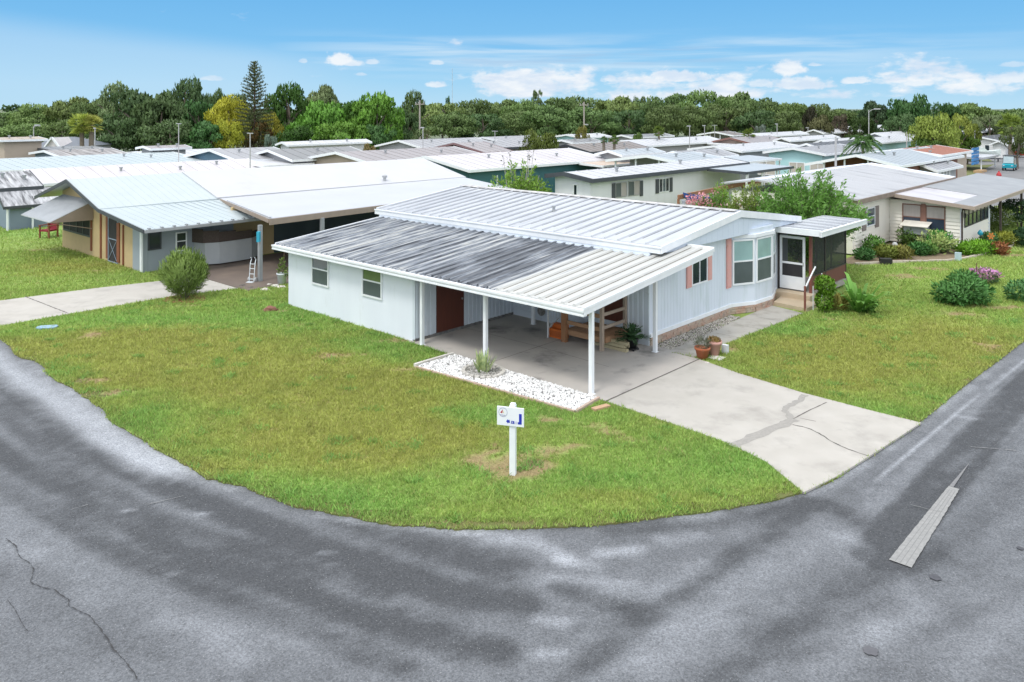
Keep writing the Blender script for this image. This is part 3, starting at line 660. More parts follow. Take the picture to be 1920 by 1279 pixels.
q = MB(); seams(q, U0, U1, EU[0], EU[1], RU[0], RU[1], .56, .09, .03, .055, -20, 5); q.build('rib_shade_dirt', SEAM_U, roof)
rc = MB(); rc.slab((U0-.01, RU[0]-.22, RU[1]+.03), (U1-.12, RU[0]-.22, RU[1]+.03), (U1-.12, RU[0], RU[1]+.065), (U0-.01, RU[0], RU[1]+.065), .02)
rc.slab((U0-.01, RU[0]+.001, RU[1]+.065), (U1-.12, RU[0]+.001, RU[1]+.065), (U1-.12, RU[0]+.22, RU[1]+.03), (U0-.01, RU[0]+.22, RU[1]+.03), .02)
rc.build('ridge_cap', mat('ridge_cap', (.60, .60, .60), (.28, .27, .26), 2.2, .6, stretch=(2, 1, 1)), roof)
low = MB(); LV0, LZ0, LV1, LZ1 = -.34, 2.44, 6.5, 3.14
ribbed(low, -15.3, .06, LV0, LZ0, LV1, LZ1, .07, .41, .16, .05)
lroof = low.build('carport_roof', M_LOW, HS)
q = MB(); seams(q, -15.3, .06, LV0, LZ0, 6.4, LZ1-.01, .41, .16, .03, .05, -16, -3.5); q.build('rib_shade_dirt', SEAM_D, lroof); q = MB(); seams(q, -15.3, .06, LV0, LZ0, 6.4, LZ1-.01, .41, .16, .04, .055, -3.5, 1); q.build('rib_shade_dirt', SEAM_T, lroof)
# gutters and fascias
g = MB()
g.box(U0, U1+.02, EU[0]-.13, EU[0]-.0, EU[1]-.235, EU[1]-.03); g.box(U0, U1+.03, EU[0]-.16, EU[0]-.1305, EU[1]-.06, EU[1]-.015)
g.build('gutter', TRIM, HS)
g = MB(); g.box(-15.33, .10, LV0-.14, LV0-.0, LZ0-.20, LZ0-.03); g.box(-15.34, .11, LV0-.17, LV0-.1405, LZ0-.085, LZ0-.02); g.box(-15.335, .105, LV0-.155, LV0-.1402, LZ0-.2, LZ0-.16)
g.build('gutter', TRIM, HS)
g = MB()
def rake(u, p, q, h=.2, t=.05, up_=.03):
    g.par((u, p[0], p[1]+up_-h), (t, 0, 0), (0, q[0]-p[0], q[1]-p[1]), (0, 0, h))
rake(U1, (EU[0]-.13, EU[1]-.012), RU, .24); rake(U1, RU, (FU[0]+.05, FU[1]-.005), .24)
g.build('rake_trim', TRIM, HS)
g = MB(); rake(U0-.05, EU, RU, .2); rake(U0-.05, RU, FU, .2); g.build('rake_trim', TRIM, HS)
g = MB(); rake(.062, (LV0-.14, LZ0), (LV1, LZ1), .21, .05, .04); rake(.112, (LV0-.16, LZ0), (LV1, LZ1), .07, .03, .055); g.box(U1, .11, LV1, LV1+.1, LZ1-.08, LZ1+.07)
g.build('carport_fascia', TRIM, HS)
g = MB(); rake(-15.35, (LV0, LZ0), (LV1, LZ1), .16, .05); g.build('carport_fascia', TRIM, HS)
# walls
UW = -1.3                                   # plane of the end wall
VB = 4.88                                   # back wall of the carport
SID = mat('pale_blue_siding', (.65, .71, .79), (.61, .67, .75), 1.4, .55, c3=(.50, .58, .61), s3=1.6, t3=(.52, .75), stretch=(1, 1.4, .25))
b = MB(); b.prism([(-15.4, VB), (UW, VB), (UW, 10.42), (-.82, 11.45), (-.74, 12.75), (UW, 14.35), (UW, 15.5), (-15.4, 15.5)], .33, 3.2)
for i in range(52):                         # grooved panel joints of the end wall
    v = VB+.1+i*.2
    if v < 10.4 or v > 14.4: b.box(UW, UW+.004, v, v+.165, .42, 3.15)
b.build('wall', SID, HS)
bt = MB(); bt.prism([(UW-.02, VB+.01), (UW+.035, VB+.01), (UW+.035, 10.42), (-.79, 11.46), (-.705, 12.77), (UW+.035, 14.38), (UW-.02, 14.38)], .30, .43); bt.build('base_trim', TRIM, HS)
gb = MB(); gb.extr([(U1-.10, EU[0]+.25, EU[1]-.25), (U1-.10, FU[0]-.2, FU[1]-.22), (U1-.10, FU[0]-.2, FU[1]-.1), (U1-.10, RU[0], RU[1]-.09), (U1-.10, EU[0]+.25, EU[1]-.09)], (.06, 0, 0))
gb.box(UW-.05, U1-.1005, EU[0]+.25, FU[0]-.2, EU[1]-.25, EU[1]-.21)
for i in range(26): 
    v = EU[0]+.5+i*.4
    if v < FU[0]-.6:
        t_ = (v-EU[0])/(RU[0]-EU[0]) if v < RU[0] else (FU[0]-v)/(FU[0]-RU[0]); gb.box(U1-.041, U1-.036, v, v+.012, EU[1]-.24, EU[1]-.12+t_*.58)
gb.build('gable', mat('gable_siding', (.62, .69, .79), (.59, .66, .76), 1, .55), HS)
# brick footing
BRK = mat('brick_footing', (.46, .27, .20), (.42, .38, .31), 2.4, .9, .6, 40, c3=(.22, .19, .17), s3=5, t3=(.55, .7))
bf = MB(); random.seed(3)
def course(p, q, z0, z1, t=.07):
    P, Q = Vector((*p, 0)), Vector((*q, 0)); d = Q-P; l = d.length; d.normalize(); n = Vector((d.y, -d.x, 0)); x = 0
    while x < l-.04:
        w_ = min(random.uniform(.16, .3), l-x); j = random.uniform(-.012, .02); bf.par(P+d*x+Vector((0, 0, z0)), d*(w_-.012), n*(t+j), Vector((0, 0, z1-z0-.01))); x += w_
for z0, z1 in ((.04, .13), (.13, .22), (.22, .30)):
    for p, q in (((UW-.03, 10.42), (UW-.03, VB)), ((-.84, 11.45), (UW-.03, 10.42)), ((-.77, 12.75), (-.84, 11.45)), ((UW-.03, 14.35), (-.77, 12.75))): course(q, p, z0, z1)
bf.build('brick_footing', BRK, HS)
# shed front and side
SHU = -7.3
def lz(v): return LZ0+(v-LV0)*(LZ1-LZ0)/(LV1-LV0)-.085
s = MB(); s.extr([(-14.92, 0, 0), (-14.92, .12, 0), (-14.92, .12, lz(.12)), (-14.92, 0, lz(0))], (14.92+SHU-.12, 0, 0)); s.extr([(-14.92, .1205, 0), (-14.92, VB, 0), (-14.92, VB, lz(VB)), (-14.92, .1205, lz(.1205))], (.12, 0, 0)); s.build('shed_wall', WHITE, HS)
RIB = mat('ribbed_siding', (.62, .68, .74), (.58, .63, .69), 2, .5, c3=(.45, .48, .52), s3=3, t3=(.58, .8))
s = MB()
for a, b, c in ((.001, .95, .1), (2.27, VB, .1), (.95, 2.27, 2.02)): s.extr([(SHU-.12, a, c), (SHU-.12, b, c), (SHU-.12, b, lz(b)), (SHU-.12, a, lz(a))], (.12, 0, 0))
for i in range(24):
    v = .08+i*.2
    if not .86 < v < 2.26: s.box(SHU, SHU+.022, v, v+.09, .14, lz(v)-.01)
s.build('side_wall', RIB, HS)
s = MB(); s.box(SHU, UW, VB-.05, VB-.001, .30, 3.0)
for i in range(30):
    u = SHU+.1+i*.2
    if u < UW-.12 and not (-3.2 < u < -2.1): s.box(u, u+.09, VB-.073, VB-.05, .36, 2.95)
s.box(SHU+.02, UW, VB-.045, VB-.002, .05, .29); s.build('back_wall', RIB, HS)
box_part('sill', mat('sill_dark', (.10, .10, .10), (.22, .21, .20), 6, .9), HS, SHU+.0005, SHU+.03, .0, VB-.06, .05, .14)
# door in the shed side
f = MB().box(SHU-.06, SHU+.012, .97, 2.25, .12, 2.02).build('door', BROWN, HS)
k = MB(); k.lathe([(.012, 0), (.035, .012), (.035, .05), (.012, .062)], (0, 0, 0), 10); kn = k.build('knob', METAL, f); kn.rotation_euler = (0, R(90), 0); kn.location = (SHU+.012, 2.14, 1.12)
# shed windows
def win_v(par, c, xl, xr, yt, yb, n=(0, -1, 0), **kw):
    u0, z0 = on_v(xl, yb, c); u1, _ = on_v(xr, yb, c); z1 = on_v(xl, yt, c)[1]
    return window(par, (u0, c, z0), (1, 0, 0), n, u1-u0, z1-z0, **kw)
def win_u(par, c, xl, xr, yt, yb, **kw):
    v0, z0 = on_u(xl, yb, c); v1, _ = on_u(xr, yb, c); z1 = on_u(xl, yt, c)[1]
    return window(par, (c, v0, z0), (0, 1, 0), (1, 0, 0), v1-v0, z1-z0, **kw)
PSKY = glass('window_reflecting', (.09, .13, .15), .04, 1.0); PGR = glass('window_green', (.16, .22, .10), .08, .6)
win_v(HS, 0, 585.5, 617.5, 474, 531.5, split='h', panes=(PSKY, PANEG))
win_v(HS, 0, 680, 717.5, 495, 553.5, split='h', panes=(PGR, PANEG))
# end wall: small window, bay, shutters
win_u(HS, UW, 1295.5, 1325, 486, 536.5, split=2, panes=(PANE, PANE), fw=.05)
def shut(px0, px1, yt, yb, c=UW, nm='shutter'):
    v0, z0 = on_u(px0, yb, c); v1 = on_u(px1, yb, c)[0]; z1 = on_u(px0, yt, c)[1]
    mb = MB(); mb.box(c+.008, c+.05, v0, v1, z0, z1); mb.box(c+.05, c+.06, v0+.04, v1-.04, z0+.06, (z0+z1)/2-.03); mb.box(c+.05, c+.06, v0+.04, v1-.04, (z0+z1)/2+.03, z1-.06); mb.build(nm, PINK, HS)
shut(1286, 1295, 497, 541); shut(1325.5, 1333, 474, 526)
shut(1361, 1369.5, 449, 541.5); shut(1446, 1452, 433, 517)
F1, F2, F3, F4 = Vector((UW, 10.42, 0)), Vector((-.82, 11.45, 0)), Vector((-.74, 12.75, 0)), Vector((UW, 14.35, 0))
zb, zt = on_u(1370, 536, UW)[1], on_u(1370, 450, UW)[1]
for p, q, a, b_ in ((F1, F2, .06, .06), (F2, F3, .05, .05), (F3, F4, .05, .7)):
    d = (q-p).normalized(); n = Vector((d.y, -d.x, 0)); l = (q-p).length-a-b_
    window(HS, p+d*a+n*.004+Vector((0, 0, zb)), d, n, l, zt-zb, split='h', panes=(PANET, PANEG), fw=.07, name='bay_window')
bh = MB(); bh.prism([(UW-.02, 10.42), (-.74, 11.4), (-.66, 12.8), (UW-.02, 14.4)], zt+.03, zt+.16); bh.build('bay_head', TRIM, HS)
# porch light under the eave
box_part('wall_lamp', METAL, HS, UW, UW+.1, 6.0, 6.1, 2.45, 2.58)
# posts
for u, v, h_ in ((-6.88, -.05, 2.3), (-4.0, -.02, 2.3), (0, 0, 2.3), (-5.83, 4.3, 2.72), (-.8, 4.43, 2.78)):
    p = MB(); p.box(u-.055, u+.055, v-.055, v+.055, .0, h_); p.box(u-.09, u+.09, v-.09, v+.09, .0, .055); p.box(u-.075, u-.058, v-.03, v+.03, .055, h_-.02); p.build('post', TRIM, HS)
# screened porch
PZ = 2.98; pr = MB(); pr.slab((-1.1, 13.95, PZ), (.7, 13.95, PZ-.06), (.7, 18.8, PZ-.06), (-1.1, 18.8, PZ), .1)
for i in range(6): pr.box(-1.0, .68, 14.3+i*.8, 14.4+i*.8, PZ-.05, PZ+.03)
prr = pr.build('porch_roof', M_UP, HS)
g = MB(); g.box(-1.1, .74, 13.86, 13.95, PZ-.22, PZ+.02); g.box(.7, .79, 13.86, 18.85, PZ-.24, PZ-.02); g.box(.72, .82, 13.85, 18.85, PZ-.06, PZ-.015); g.build('gutter', TRIM, prr)
PV, PU = 14.5, .08
DKF = mat('dark_bronze', (.035, .030, .028), (.05, .04, .036), 4, .5)
SCR = bpy.data.materials.new('insect_screen'); SCR.use_nodes = True
_n = SCR.node_tree.nodes; _b = _n['Principled BSDF']; _b.inputs['Base Color'].default_value = (.02, .022, .024, 1); _b.inputs['Alpha'].default_value = .70; _b.inputs['Roughness'].default_value = .6
p = MB(); p.box(-1.29, PU, PV, 18.4, .12, .36); p.build('porch_floor', mat('porch_base', (.36, .33, .30), None, 4, .9), HS)
p = MB(); p.box(PU-.07, PU-.0, PV+.1, PV+.16, .36, 2.75)
for v in (PV+1.55, PV+3.84): p.box(PU-.06, PU, v, v+.06, .36, 2.72)
p.box(PU-.06, PU, PV+.16, PV+3.9, 2.66, 2.74); p.box(PU-.06, PU, PV+.16, PV+3.9, .98, 1.02); p.box(UW, PU-.08, PV+.02, PV+.06, 2.60, 2.76); p.box(UW, UW+.09, PV+.0, PV+.06, .36, 2.6)
for u in (-1.29, -.6): p.box(u, u+.05, 18.35, 18.4, .36, 2.72)
p.build('porch_frame', DKF, HS)
box_part('kick_panel', mat('brown_panel', (.16, .055, .038), (.13, .05, .035), 3, .7), HS, PU-.05, PU-.012, PV+.16, PV+3.84, .40, .98)
p = MB(); p.quad((PU-.03, PV+.16, 1.02), (PU-.03, PV+1.55, 1.02), (PU-.03, PV+1.55, 2.66), (PU-.03, PV+.16, 2.66)); p.quad((PU-.03, PV+1.61, 1.02), (PU-.03, PV+3.84, 1.02), (PU-.03, PV+3.84, 2.66), (PU-.03, PV+1.61, 2.66))
p.quad((-1.29, 18.38, .4), (PU-.06, 18.38, .4), (PU-.06, 18.38, 2.66), (-1.29, 18.38, 2.66)); p.build('screen', SCR, HS)
p = MB(); p.box(PU-.05, PU+.05, PV-.02, PV+.09, .3, 2.8); p.build('porch_post', mat('red_brown_post', (.22, .075, .055), (.18, .06, .045), 5, .6), HS)
u0 = -1.18; u1 = -.12; z0, z1 = .42, 2.58; d = MB()
for a in ((u0, u0+.1, z0, z1), (u1-.1, u1, z0, z1), (u0+.1, u1-.1, z1-.1, z1), (u0+.1, u1-.1, z0, z0+.52), (u0+.1, u1-.1, z0+1.02, z0+1.1)): d.box(a[0], a[1], PV-.05, PV-.005, a[2], a[3])
dr = d.build('screen_door', TRIM, HS); p = MB(); p.box(u0+.1, u1-.1, PV-.03, PV-.02, z0+.52, z0+1.02); p.build('pane', DARKM, dr)
p = MB(); p.quad((u0+.1, PV-.028, z0+1.1), (u1-.1, PV-.028, z0+1.1), (u1-.1, PV-.028, z1-.1), (u0+.1, PV-.028, z1-.1)); p.build('screen', SCR, dr)
MB().beam((u1-.07, PV-.06, z0+.98), (u1-.07, PV-.06, z0+1.14), .025, .03).build('handle', METAL, dr)
TAN = mat('tan_concrete', (.50, .40, .28), (.44, .36, .26), 3, .9, .3, 60)
p = MB(); p.prism([(-.72, 12.85), (.66, 12.7), (.66, 13.9), (-.9, 13.95)], .0, .17); p.box(-1.2, .3, 13.9, PV-.01, .0, .36); p.build('entry_step', TAN, HS)
# steel hand rails by the step
p = MB(); p.tube([(.6, 12.72, .05), (.6, 12.72, 1.0)], .045, 8); p.build('rail_post', bpy.data.materials['red_brown_post'], HS)
p = MB(); p.tube([(.56, 12.9, .95), (.5, 13.5, 1.25), (.4, 14.2, 1.5)], .03, 6); p.tube([(.72, 13.2, 0), (.72, 13.2, .95)], .02, 6); p.tube([(.7, 14.1, .2), (.7, 14.1, 1.3)], .02, 6); p.build('hand_rail', TRIM, HS)
# back-wall house door behind the deck and vents on the roof
dd = MB().box(-3.1, -2.15, VB-.085, VB-.05, .62, 2.62).build('door', BROWN, HS); MB().box(-3.18, -3.1, VB-.09, VB-.05, .6, 2.7).box(-2.15, -2.07, VB-.09, VB-.05, .6, 2.7).box(-3.1, -2.15, VB-.09, VB-.05, 2.62, 2.7).build('door_frame', TRIM, dd)
v_, _ = on_u(986, 407, -7.6)
for u, v in ((-7.6, 7.6), (-3.6, 10.9)): MB().lathe([(.06, 0), (.06, .2), (.09, .2001), (.09, .26)], (u, v, EU[1]+(min(v, 20.7-v)-EU[0])*.118-.02), 10).build('vent_pipe', METAL, roof)
# ------------------------------------------------------------------ tan neighbour with the long white roof
TANW = mat('tan_block', (.50, .38, .20), (.46, .35, .19), 3, .85, .3, 20)
GREYW = mat('grey_panel', (.30, .34, .38), (.27, .31, .35), 1.5, .7)
WHR = mat('white_roof_coat', (.45, .46, .485), (.42, .43, .455), .5, .45, c3=(.37, .365, .37), s3=.35, t3=(.6, .8))
CYR = mat('pale_cyan_metal', (.385, .44, .455), (.36, .415, .43), .9, .4)
DGREY = mat('dark_grey_trim', (.055, .065, .075), (.045, .05, .06), 3, .5); BEIGE = mat('beige_fascia', (.30, .24, .19), (.26, .21, .17), 3, .7)
NB = thing('tan_house', 'tan house with dark gable trim, metal window awning and long white roof', 'house', (OX, OY, 0), YAW)
NV0, NV1, NVM = -2.0, 23.0, 6.2
LZ = 2.78; AZ = 4.03; BZ = 2.84; CZ = 2.33; UL, UA, UB, UC = -37.9, -33.0, -28.7, -23.5
m_ = MB(); NVM = 4.3; m_.slab((UL, NV0, LZ), (UA, NV0, AZ), (UA, NVM, AZ), (UL, NVM, LZ), .07); m_.slab((UA, NV0, AZ), (UB, NV0, BZ), (UB, NVM, BZ), (UA, NVM, AZ), .07); m_.slab((UB, NV0, BZ-.02), (UC, NV0, CZ), (UC, 5.2, CZ), (UB, 5.2, BZ-.06), .07)
for i in range(20):
    v = NV0+.1+i*.41
    if v < 4.2: m_.beam((UA, v, AZ), (UB, v, BZ), .03, .012)
    m_.beam((UB, v, BZ-.02), (UC+.05, v, CZ), .03, .012)
r1 = m_.build('roof', CYR, NB); r1['label'] = 'pale cyan ribbed front roof'
m_ = MB(); US, UE = -24.3, -19.7
m_.slab((UA, 4.25, 4.08), (UB, 4.2, 2.90), (UB, 23.2, 2.86), (UA, 22.9, 4.04), .16); m_.slab((UL, NVM, LZ), (UA, NVM, 4.03), (UA, 22.9, 4.03), (UL, 22.9, LZ), .1)
m_.slab((UB+.02, 4.35, 2.84), (UE, 2.0, 2.79), (UE, 18.6, 2.93), (UB+.02, 23.0, 2.83), .1); m_.beam((UB+1.5, 4.0, 2.86), (UE, 2.05, 2.83), .1, .08)
r2 = m_.build('roof', WHR, NB); r2['label'] = 'white coated rear roof'
for u, v in ((-29.2, 16.2),):
    MB().lathe([(.1, 0), (.1, .22), (.17, .221), (.17, .34), (.05, .40)], (u, v, 4.05-(u-UA)*.277), 12).build('vent_pipe', METAL, r2)
m_ = MB(); t = .16
m_.par((UL, NV0-.05, LZ-t), (UA-UL, 0, AZ-LZ), (0, .05, 0), (0, 0, t+.02)); m_.par((UA, NV0-.05, AZ-t), (UB-UA, 0, BZ-AZ), (0, .05, 0), (0, 0, t+.02)); m_.par((UB, NV0-.05, BZ-t), (UC-UB, 0, CZ-BZ), (0, .05, 0), (0, 0, t+.02))
m_.build('rake_trim', DGREY, NB)
fm = MB(); fm.par((UE, 2.0, 2.5), (0, 15.6, .14), (.07, 0, 0), (0, 0, .27)); fm.par((UB+.1, 4.28, 2.66), (UE-UB-.1, -2.33, -.06), (0, .05, 0), (0, 0, .17)); fm.build('fascia', BEIGE, NB)
g = MB(); g.box(UC+.0, UC+.12, NV0, 5.5, CZ-.14, CZ-.01)
for i in range(14): g.box(UC-.15, UC+.02, NV0+.2+i*.58, NV0+.3+i*.58, CZ+.0, CZ+.06)
g.build('gutter', METAL, NB)
GV = -1.2                                   # gable wall
def gz(u): return LZ+(u-UL)*(AZ-LZ)/(UA-UL)-.1 if u < UA else (AZ-(u-UA)*(AZ-BZ)/(UB-UA)-.1 if u < UB else BZ-(u-UB)*(BZ-CZ)/(UC-UB)-.12)
m_ = MB(); uu = [-36.0, UA, UB, -26.6]
m_.extr([(-36.0, GV, 0), (-26.6, GV, 0)] + [(u, GV, gz(u)) for u in uu[::-1]], (0, .25, 0))
m_.box(-36.0, -35.8, GV+.2505, 22.6, 0, 3.0); m_.box(-25.8, -25.6, 3.41, 5.8, 0, 2.68); m_.box(-35.7, -25.81, 17.5, 17.7, 0, 2.6)
m_.build('wall', TANW, NB)
m_ = MB(); m_.box(-26.6, -25.5, GV-.02, GV+.23, 0, gz(-26.2)); m_.box(-25.7, -25.5, GV+.24, 3.4, 0, 2.42); m_.build('addition_wall', GREYW, NB)
MB().box(-25.62, -25.44, GV-.1, GV-.021, 0, 2.3).build('corner_post', TRIM, NB)
RUST = mat('red_brown_wood', (.24, .085, .04), (.2, .07, .035), 5, .7)
def barv(px, yt, yb, w_=.12, nm='upright', m=RUST):
    u, z0 = on_v(px, yb, GV); z1 = on_v(px, yt, GV)[1]; MB().box(u-w_/2, u+w_/2, GV-.06, GV-.001, max(0, z0), z1).build(nm, m, NB)
for px, yt, yb, w_ in ((172, 385, 470, .18), (190, 400, 485, .13), (202, 405, 484, .22), (223, 418, 492, .3), (232, 422, 497, .11)): barv(px, yt, yb, w_)
# big dark picture window under the awning, arched screen door
ul, zl = on_v(120, 452, GV); ur, zr = on_v(172, 470, GV)
w1 = window(NB, (ul, GV, 1.0), (1, 0, 0), (0, -1, 0), ur-ul-.1, 1.05, frame=DGREY, panes=(DARKM,), split=4, fw=.09)
w2 = window(NB, (ul, GV, 2.12), (1, 0, 0), (0, -1, 0), ur-ul-.1, .75, frame=DGREY, panes=(DARKM,), split=4, fw=.09)
ux, zx = on_v(204, 482, GV); uy, _ = on_v(222, 482, GV)
dx = window(NB, (ux, GV, .06), (1, 0, 0), (0, -1, 0), uy-ux, 2.25, frame=mat('blue_white_frame', (.30, .37, .46), None, 4), panes=(DARKM,), split='h', fw=.05, name='screen_door')
cr = MB(); cr.beam((ux+.1, GV-.05, .2), (uy-.1, GV-.05, 1.2), .014, .02); cr.beam((uy-.1, GV-.053, .2), (ux+.1, GV-.053, 1.2), .014, .02); cr.build('cross_brace', bpy.data.materials['blue_white_frame'], dx)
aw = MB(); AU0, AU1 = on_v(66, 400, -2.7)[0]-.3, ur+.25
zt0, zt1 = 2.98, 2.05
aw.slab((AU0, GV-.0, zt0), (AU1, GV-.0, zt0), (AU1, GV-2.1, zt1), (AU0, GV-2.1, zt1), .04)
for i in range(22):
    u = AU0+.08+i*(AU1-AU0-.2)/21; aw.beam((u, GV-.02, zt0+.005), (u, GV-2.1, zt1+.005), .06, .035)
awn = aw.build('awning', mat('awning_metal', (.46, .48, .50), (.40, .42, .44), 2, .45), NB)
for q in (AU0+.1, AU1-.1): MB().beam((q, GV-2.0, zt1-.05), (q, GV-.05, 1.5), .04, .04).build('brace', BEIGE, awn)
MB().extr([(AU1-.02, GV-.01, zt0-.05), (AU1-.02, GV-2.08, zt1-.05), (AU1-.02, GV-.01, zt1-.1)], (.03, 0, 0)).build('end_panel', BEIGE, awn)
# windows in the grey addition, curved low wall, carport posts, back screens
def win_un(c, xl, xr, yt, yb, **kw):
    v0, z0 = on_u(xl, yb, c); v1, _ = on_u(xr, yb, c); z1 = on_u(xl, yt, c)[1]
    return window(NB, (c, v0, z0), (0, 1, 0), (1, 0, 0), v1-v0, z1-z0, **kw)
win_un(-25.5, 277, 302, 433, 470, frame=DGREY); win_un(-25.5, 329, 350, 436, 472, split='h')
cw = MB(); pts = [(-25.45, 1.3), (-24.75, 1.5), (-24.45, 2.1), (-24.45, 3.0), (-24.55, 3.9), (-25.0, 4.5)]
for p, q in zip(pts, pts[1:]): cw.par((*p, .12), (q[0]-p[0], q[1]-p[1], 0), (-.05, 0, 0), (0, 0, 1.05))
cw.build('curved_screen_wall', mat('grey_curved_panel', (.36, .38, .40), (.40, .42, .43), 2, .6), NB)
ct_ = MB(); pts = [(-25.5, 1.2), (-24.8, 1.42), (-24.5, 2.1), (-24.5, 3.0), (-24.6, 3.95), (-25.1, 4.6)]
for i, (p, q) in enumerate(zip(pts, pts[1:])): ct_.par((*p, 1.17), (q[0]-p[0], q[1]-p[1], 0), (-.05, 0, 0), (0, 0, .68-.09*i))
ct_.build('lattice_top', mat('dark_lattice', (.05, .035, .028), (.09, .07, .06), 30, .8), NB)
for v in (1.5, on_u(604, 420, -19.62)[0], 12.5, 17.2):
    MB().box(-19.7, -19.54, v-.08, v+.08, 0, 2.56).build('post', mat('grey_post', (.28, .30, .31), None, 3, .6), NB)
pz = MB(); pz.box(-25.8, -25.62, 5.81, 17.4, 0, 2.68); pz.build('dark_screen', mat('dark_teal_screen', (.035, .055, .065), (.05, .075, .085), 1.2, .6), NB)
# ------------------------------------------------------------------ cream neighbour on the right
CREAM = mat('cream_siding', (.80, .77, .70), (.77, .74, .66), 2, .55); CREAMB = mat('cool_siding', (.72, .72, .70), (.66, .67, .67), 2, .55)
CR = thing('cream_house', 'cream lap-sided house with brown trim and sunroom behind a flower bed', 'house', (OX, OY, 0), YAW)
def lap(mb, p, q, z0, z1, n, step=.2):
    p, q, n = Vector((*p, 0)), Vector((*q, 0)), Vector((*n, 0)); z = z0
    while z < z1-.02:
        h_ = min(step, z1-z); a, b = p+Vector((0, 0, z)), q+Vector((0, 0, z))
        t_, bo = n*.004, n*.05
        mb.extr([a+bo, a+t_+Vector((0, 0, h_)), a+Vector((0, 0, h_)), a], q-p); z += step
CU, CV, SUU = -2.36, 31.75, 1.4
m_ = MB(); m_.prism([(-9.3, 26.0), (CU, 26.0), (CU, 43.5), (-9.3, 43.5)], .1, 3.0)
lap(m_, (CU, 26.2), (CU, CV), .15, 2.98, (1, 0)); m_.build('wall', CREAM, CR)
m_ = MB(); m_.prism([(CU+.0005, CV), (SUU, CV), (SUU, 38.1), (CU+.0005, 38.1)], .1, 2.42)
lap(m_, (CU+.05, CV), (SUU, CV), .15, 2.55, (0, -1)); lap(m_, (SUU, CV), (SUU, 38.1), .15, 1.15, (1, 0)); m_.build('sunroom_wall', CREAM, CR)
MB().box(SUU-.05, SUU+.04, CV-.045, CV+.2, .1, 2.5).box(SUU, SUU+.045, 37.7, 38.1, .1, 2.45).build('corner_board', WHITE, CR)
E0 = (CU+.42, 3.05); RG = (-7.5, 3.75)
ORF = mat('weathered_grey_roof', (.44, .445, .46), (.38, .385, .40), .8, .5, c3=(.21, .215, .23), s3=.8, t3=(.55, .75), stretch=(.35, 1.6, 1)); ORB = mat('patched_white_roof', (.54, .53, .55), (.45, .43, .45), .6, .5, c3=(.30, .275, .29), s3=.8, t3=(.5, .72), stretch=(.4, 1, 1))
m_ = MB(); m_.slab((RG[0], 25.6, RG[1]), (E0[0], 25.6, E0[1]), (E0[0], 44.0, E0[1]), (RG[0], 44.0, RG[1]), .09); m_.slab((RG[0], 25.6, RG[1]), (-9.8, 25.6, 3.45), (-9.8, 44.0, 3.45), (RG[0], 44.0, RG[1]), .09)
for i in range(44): m_.beam((RG[0], 25.7+i*.41, RG[1]), (E0[0], 25.7+i*.41, E0[1]), .03, .03)
r_ = m_.build('roof', ORF, CR)
m_ = MB(); m_.slab((RG[0], 42.9, RG[1]+.05), (E0[0]+.02, 42.9, E0[1]+.05), (E0[0]+.02, 44.1, E0[1]+.05), (RG[0], 44.1, RG[1]+.05), .06); m_.box(RG[0]-.2, RG[0]+.2, 25.6, 42.89, RG[1]-.05, RG[1]+.04); m_.build('roof_edge', WHITE, r_)
m_ = MB(); m_.box(E0[0], E0[0]+.06, 25.5, CV-.4, E0[1]-.26, E0[1]-.01); m_.box(E0[0]+.001, E0[0]+.07, CV-.4, 44.0, E0[1]-.12, E0[1]+.01); m_.build('fascia', mat('brown_fascia', (.20, .15, .12), (.26, .21, .17), 3, .7), CR)
S1 = (SUU+.75, 2.52)
m_ = MB(); m_.slab((E0[0]-.1, CV-.55, 2.93), (S1[0], CV-.55, S1[1]), (S1[0], 50.5, S1[1]), (E0[0]-.1, 50.5, 2.93), .08); sr = m_.build('sunroom_roof', ORB, CR)
m_ = MB(); m_.slab((E0[0], 36.6, 2.965), (S1[0]-.02, 36.6, S1[1]+.012), (S1[0]-.02, 50.3, S1[1]+.012), (E0[0], 50.3, 2.965), .03); m_.slab((S1[0]-1.0, CV-.5, S1[1]+.115), (S1[0]-.05, CV-.5, S1[1]+.012), (S1[0]-.05, 36.59, S1[1]+.012), (S1[0]-1.0, 36.59, S1[1]+.115), .02); m_.build('roof_patch', mat('grey_roof_patch', (.23, .24, .25), (.28, .29, .30), .9, .6), sr)
m_ = MB(); m_.par((E0[0]-.1, CV-.6, 2.93-.2), (S1[0]-E0[0]+.1, 0, S1[1]-2.93), (0, .05, 0), (0, 0, .2)); m_.box(S1[0], S1[0]+.06, CV-.6, 50.5, S1[1]-.2, S1[1]+.01); m_.build('fascia', mat('taupe_fascia', (.36, .29, .24), (.32, .26, .22), 3, .7), CR)
MB().tube([(S1[0]-.1, CV-.5, S1[1]-.15), (SUU+.12, CV-.2, S1[1]-.25), (SUU+.06, CV-.08, S1[1]-.45), (SUU+.06, CV-.08, .15)], .05, 8).build('downpipe', mat('dark_brown_pipe', (.07, .05, .045), None, 4, .5), CR)
BRF = mat('brown_frame', (.20, .10, .075), None, 4, .6); CURT = mat('curtain', (.42, .39, .37), (.34, .31, .30), 3, .8, stretch=(12, 12, .3)); NAVY = glass('navy_glass', (.035, .05, .085), .1)
def win_vc(c, xl, xr, yt, yb, **kw): return win_v(CR, c, xl, xr, yt, yb, **kw)
W_ = win_vc(CV-.03, 1692, 1728, 381, 431, frame=BRF, split='h', panes=(CURT, NAVY), fw=.06); W_ = win_vc(CV-.03, 1735.5, 1773, 385, 434, frame=BRF, split='h', panes=(CURT, NAVY), fw=.06)
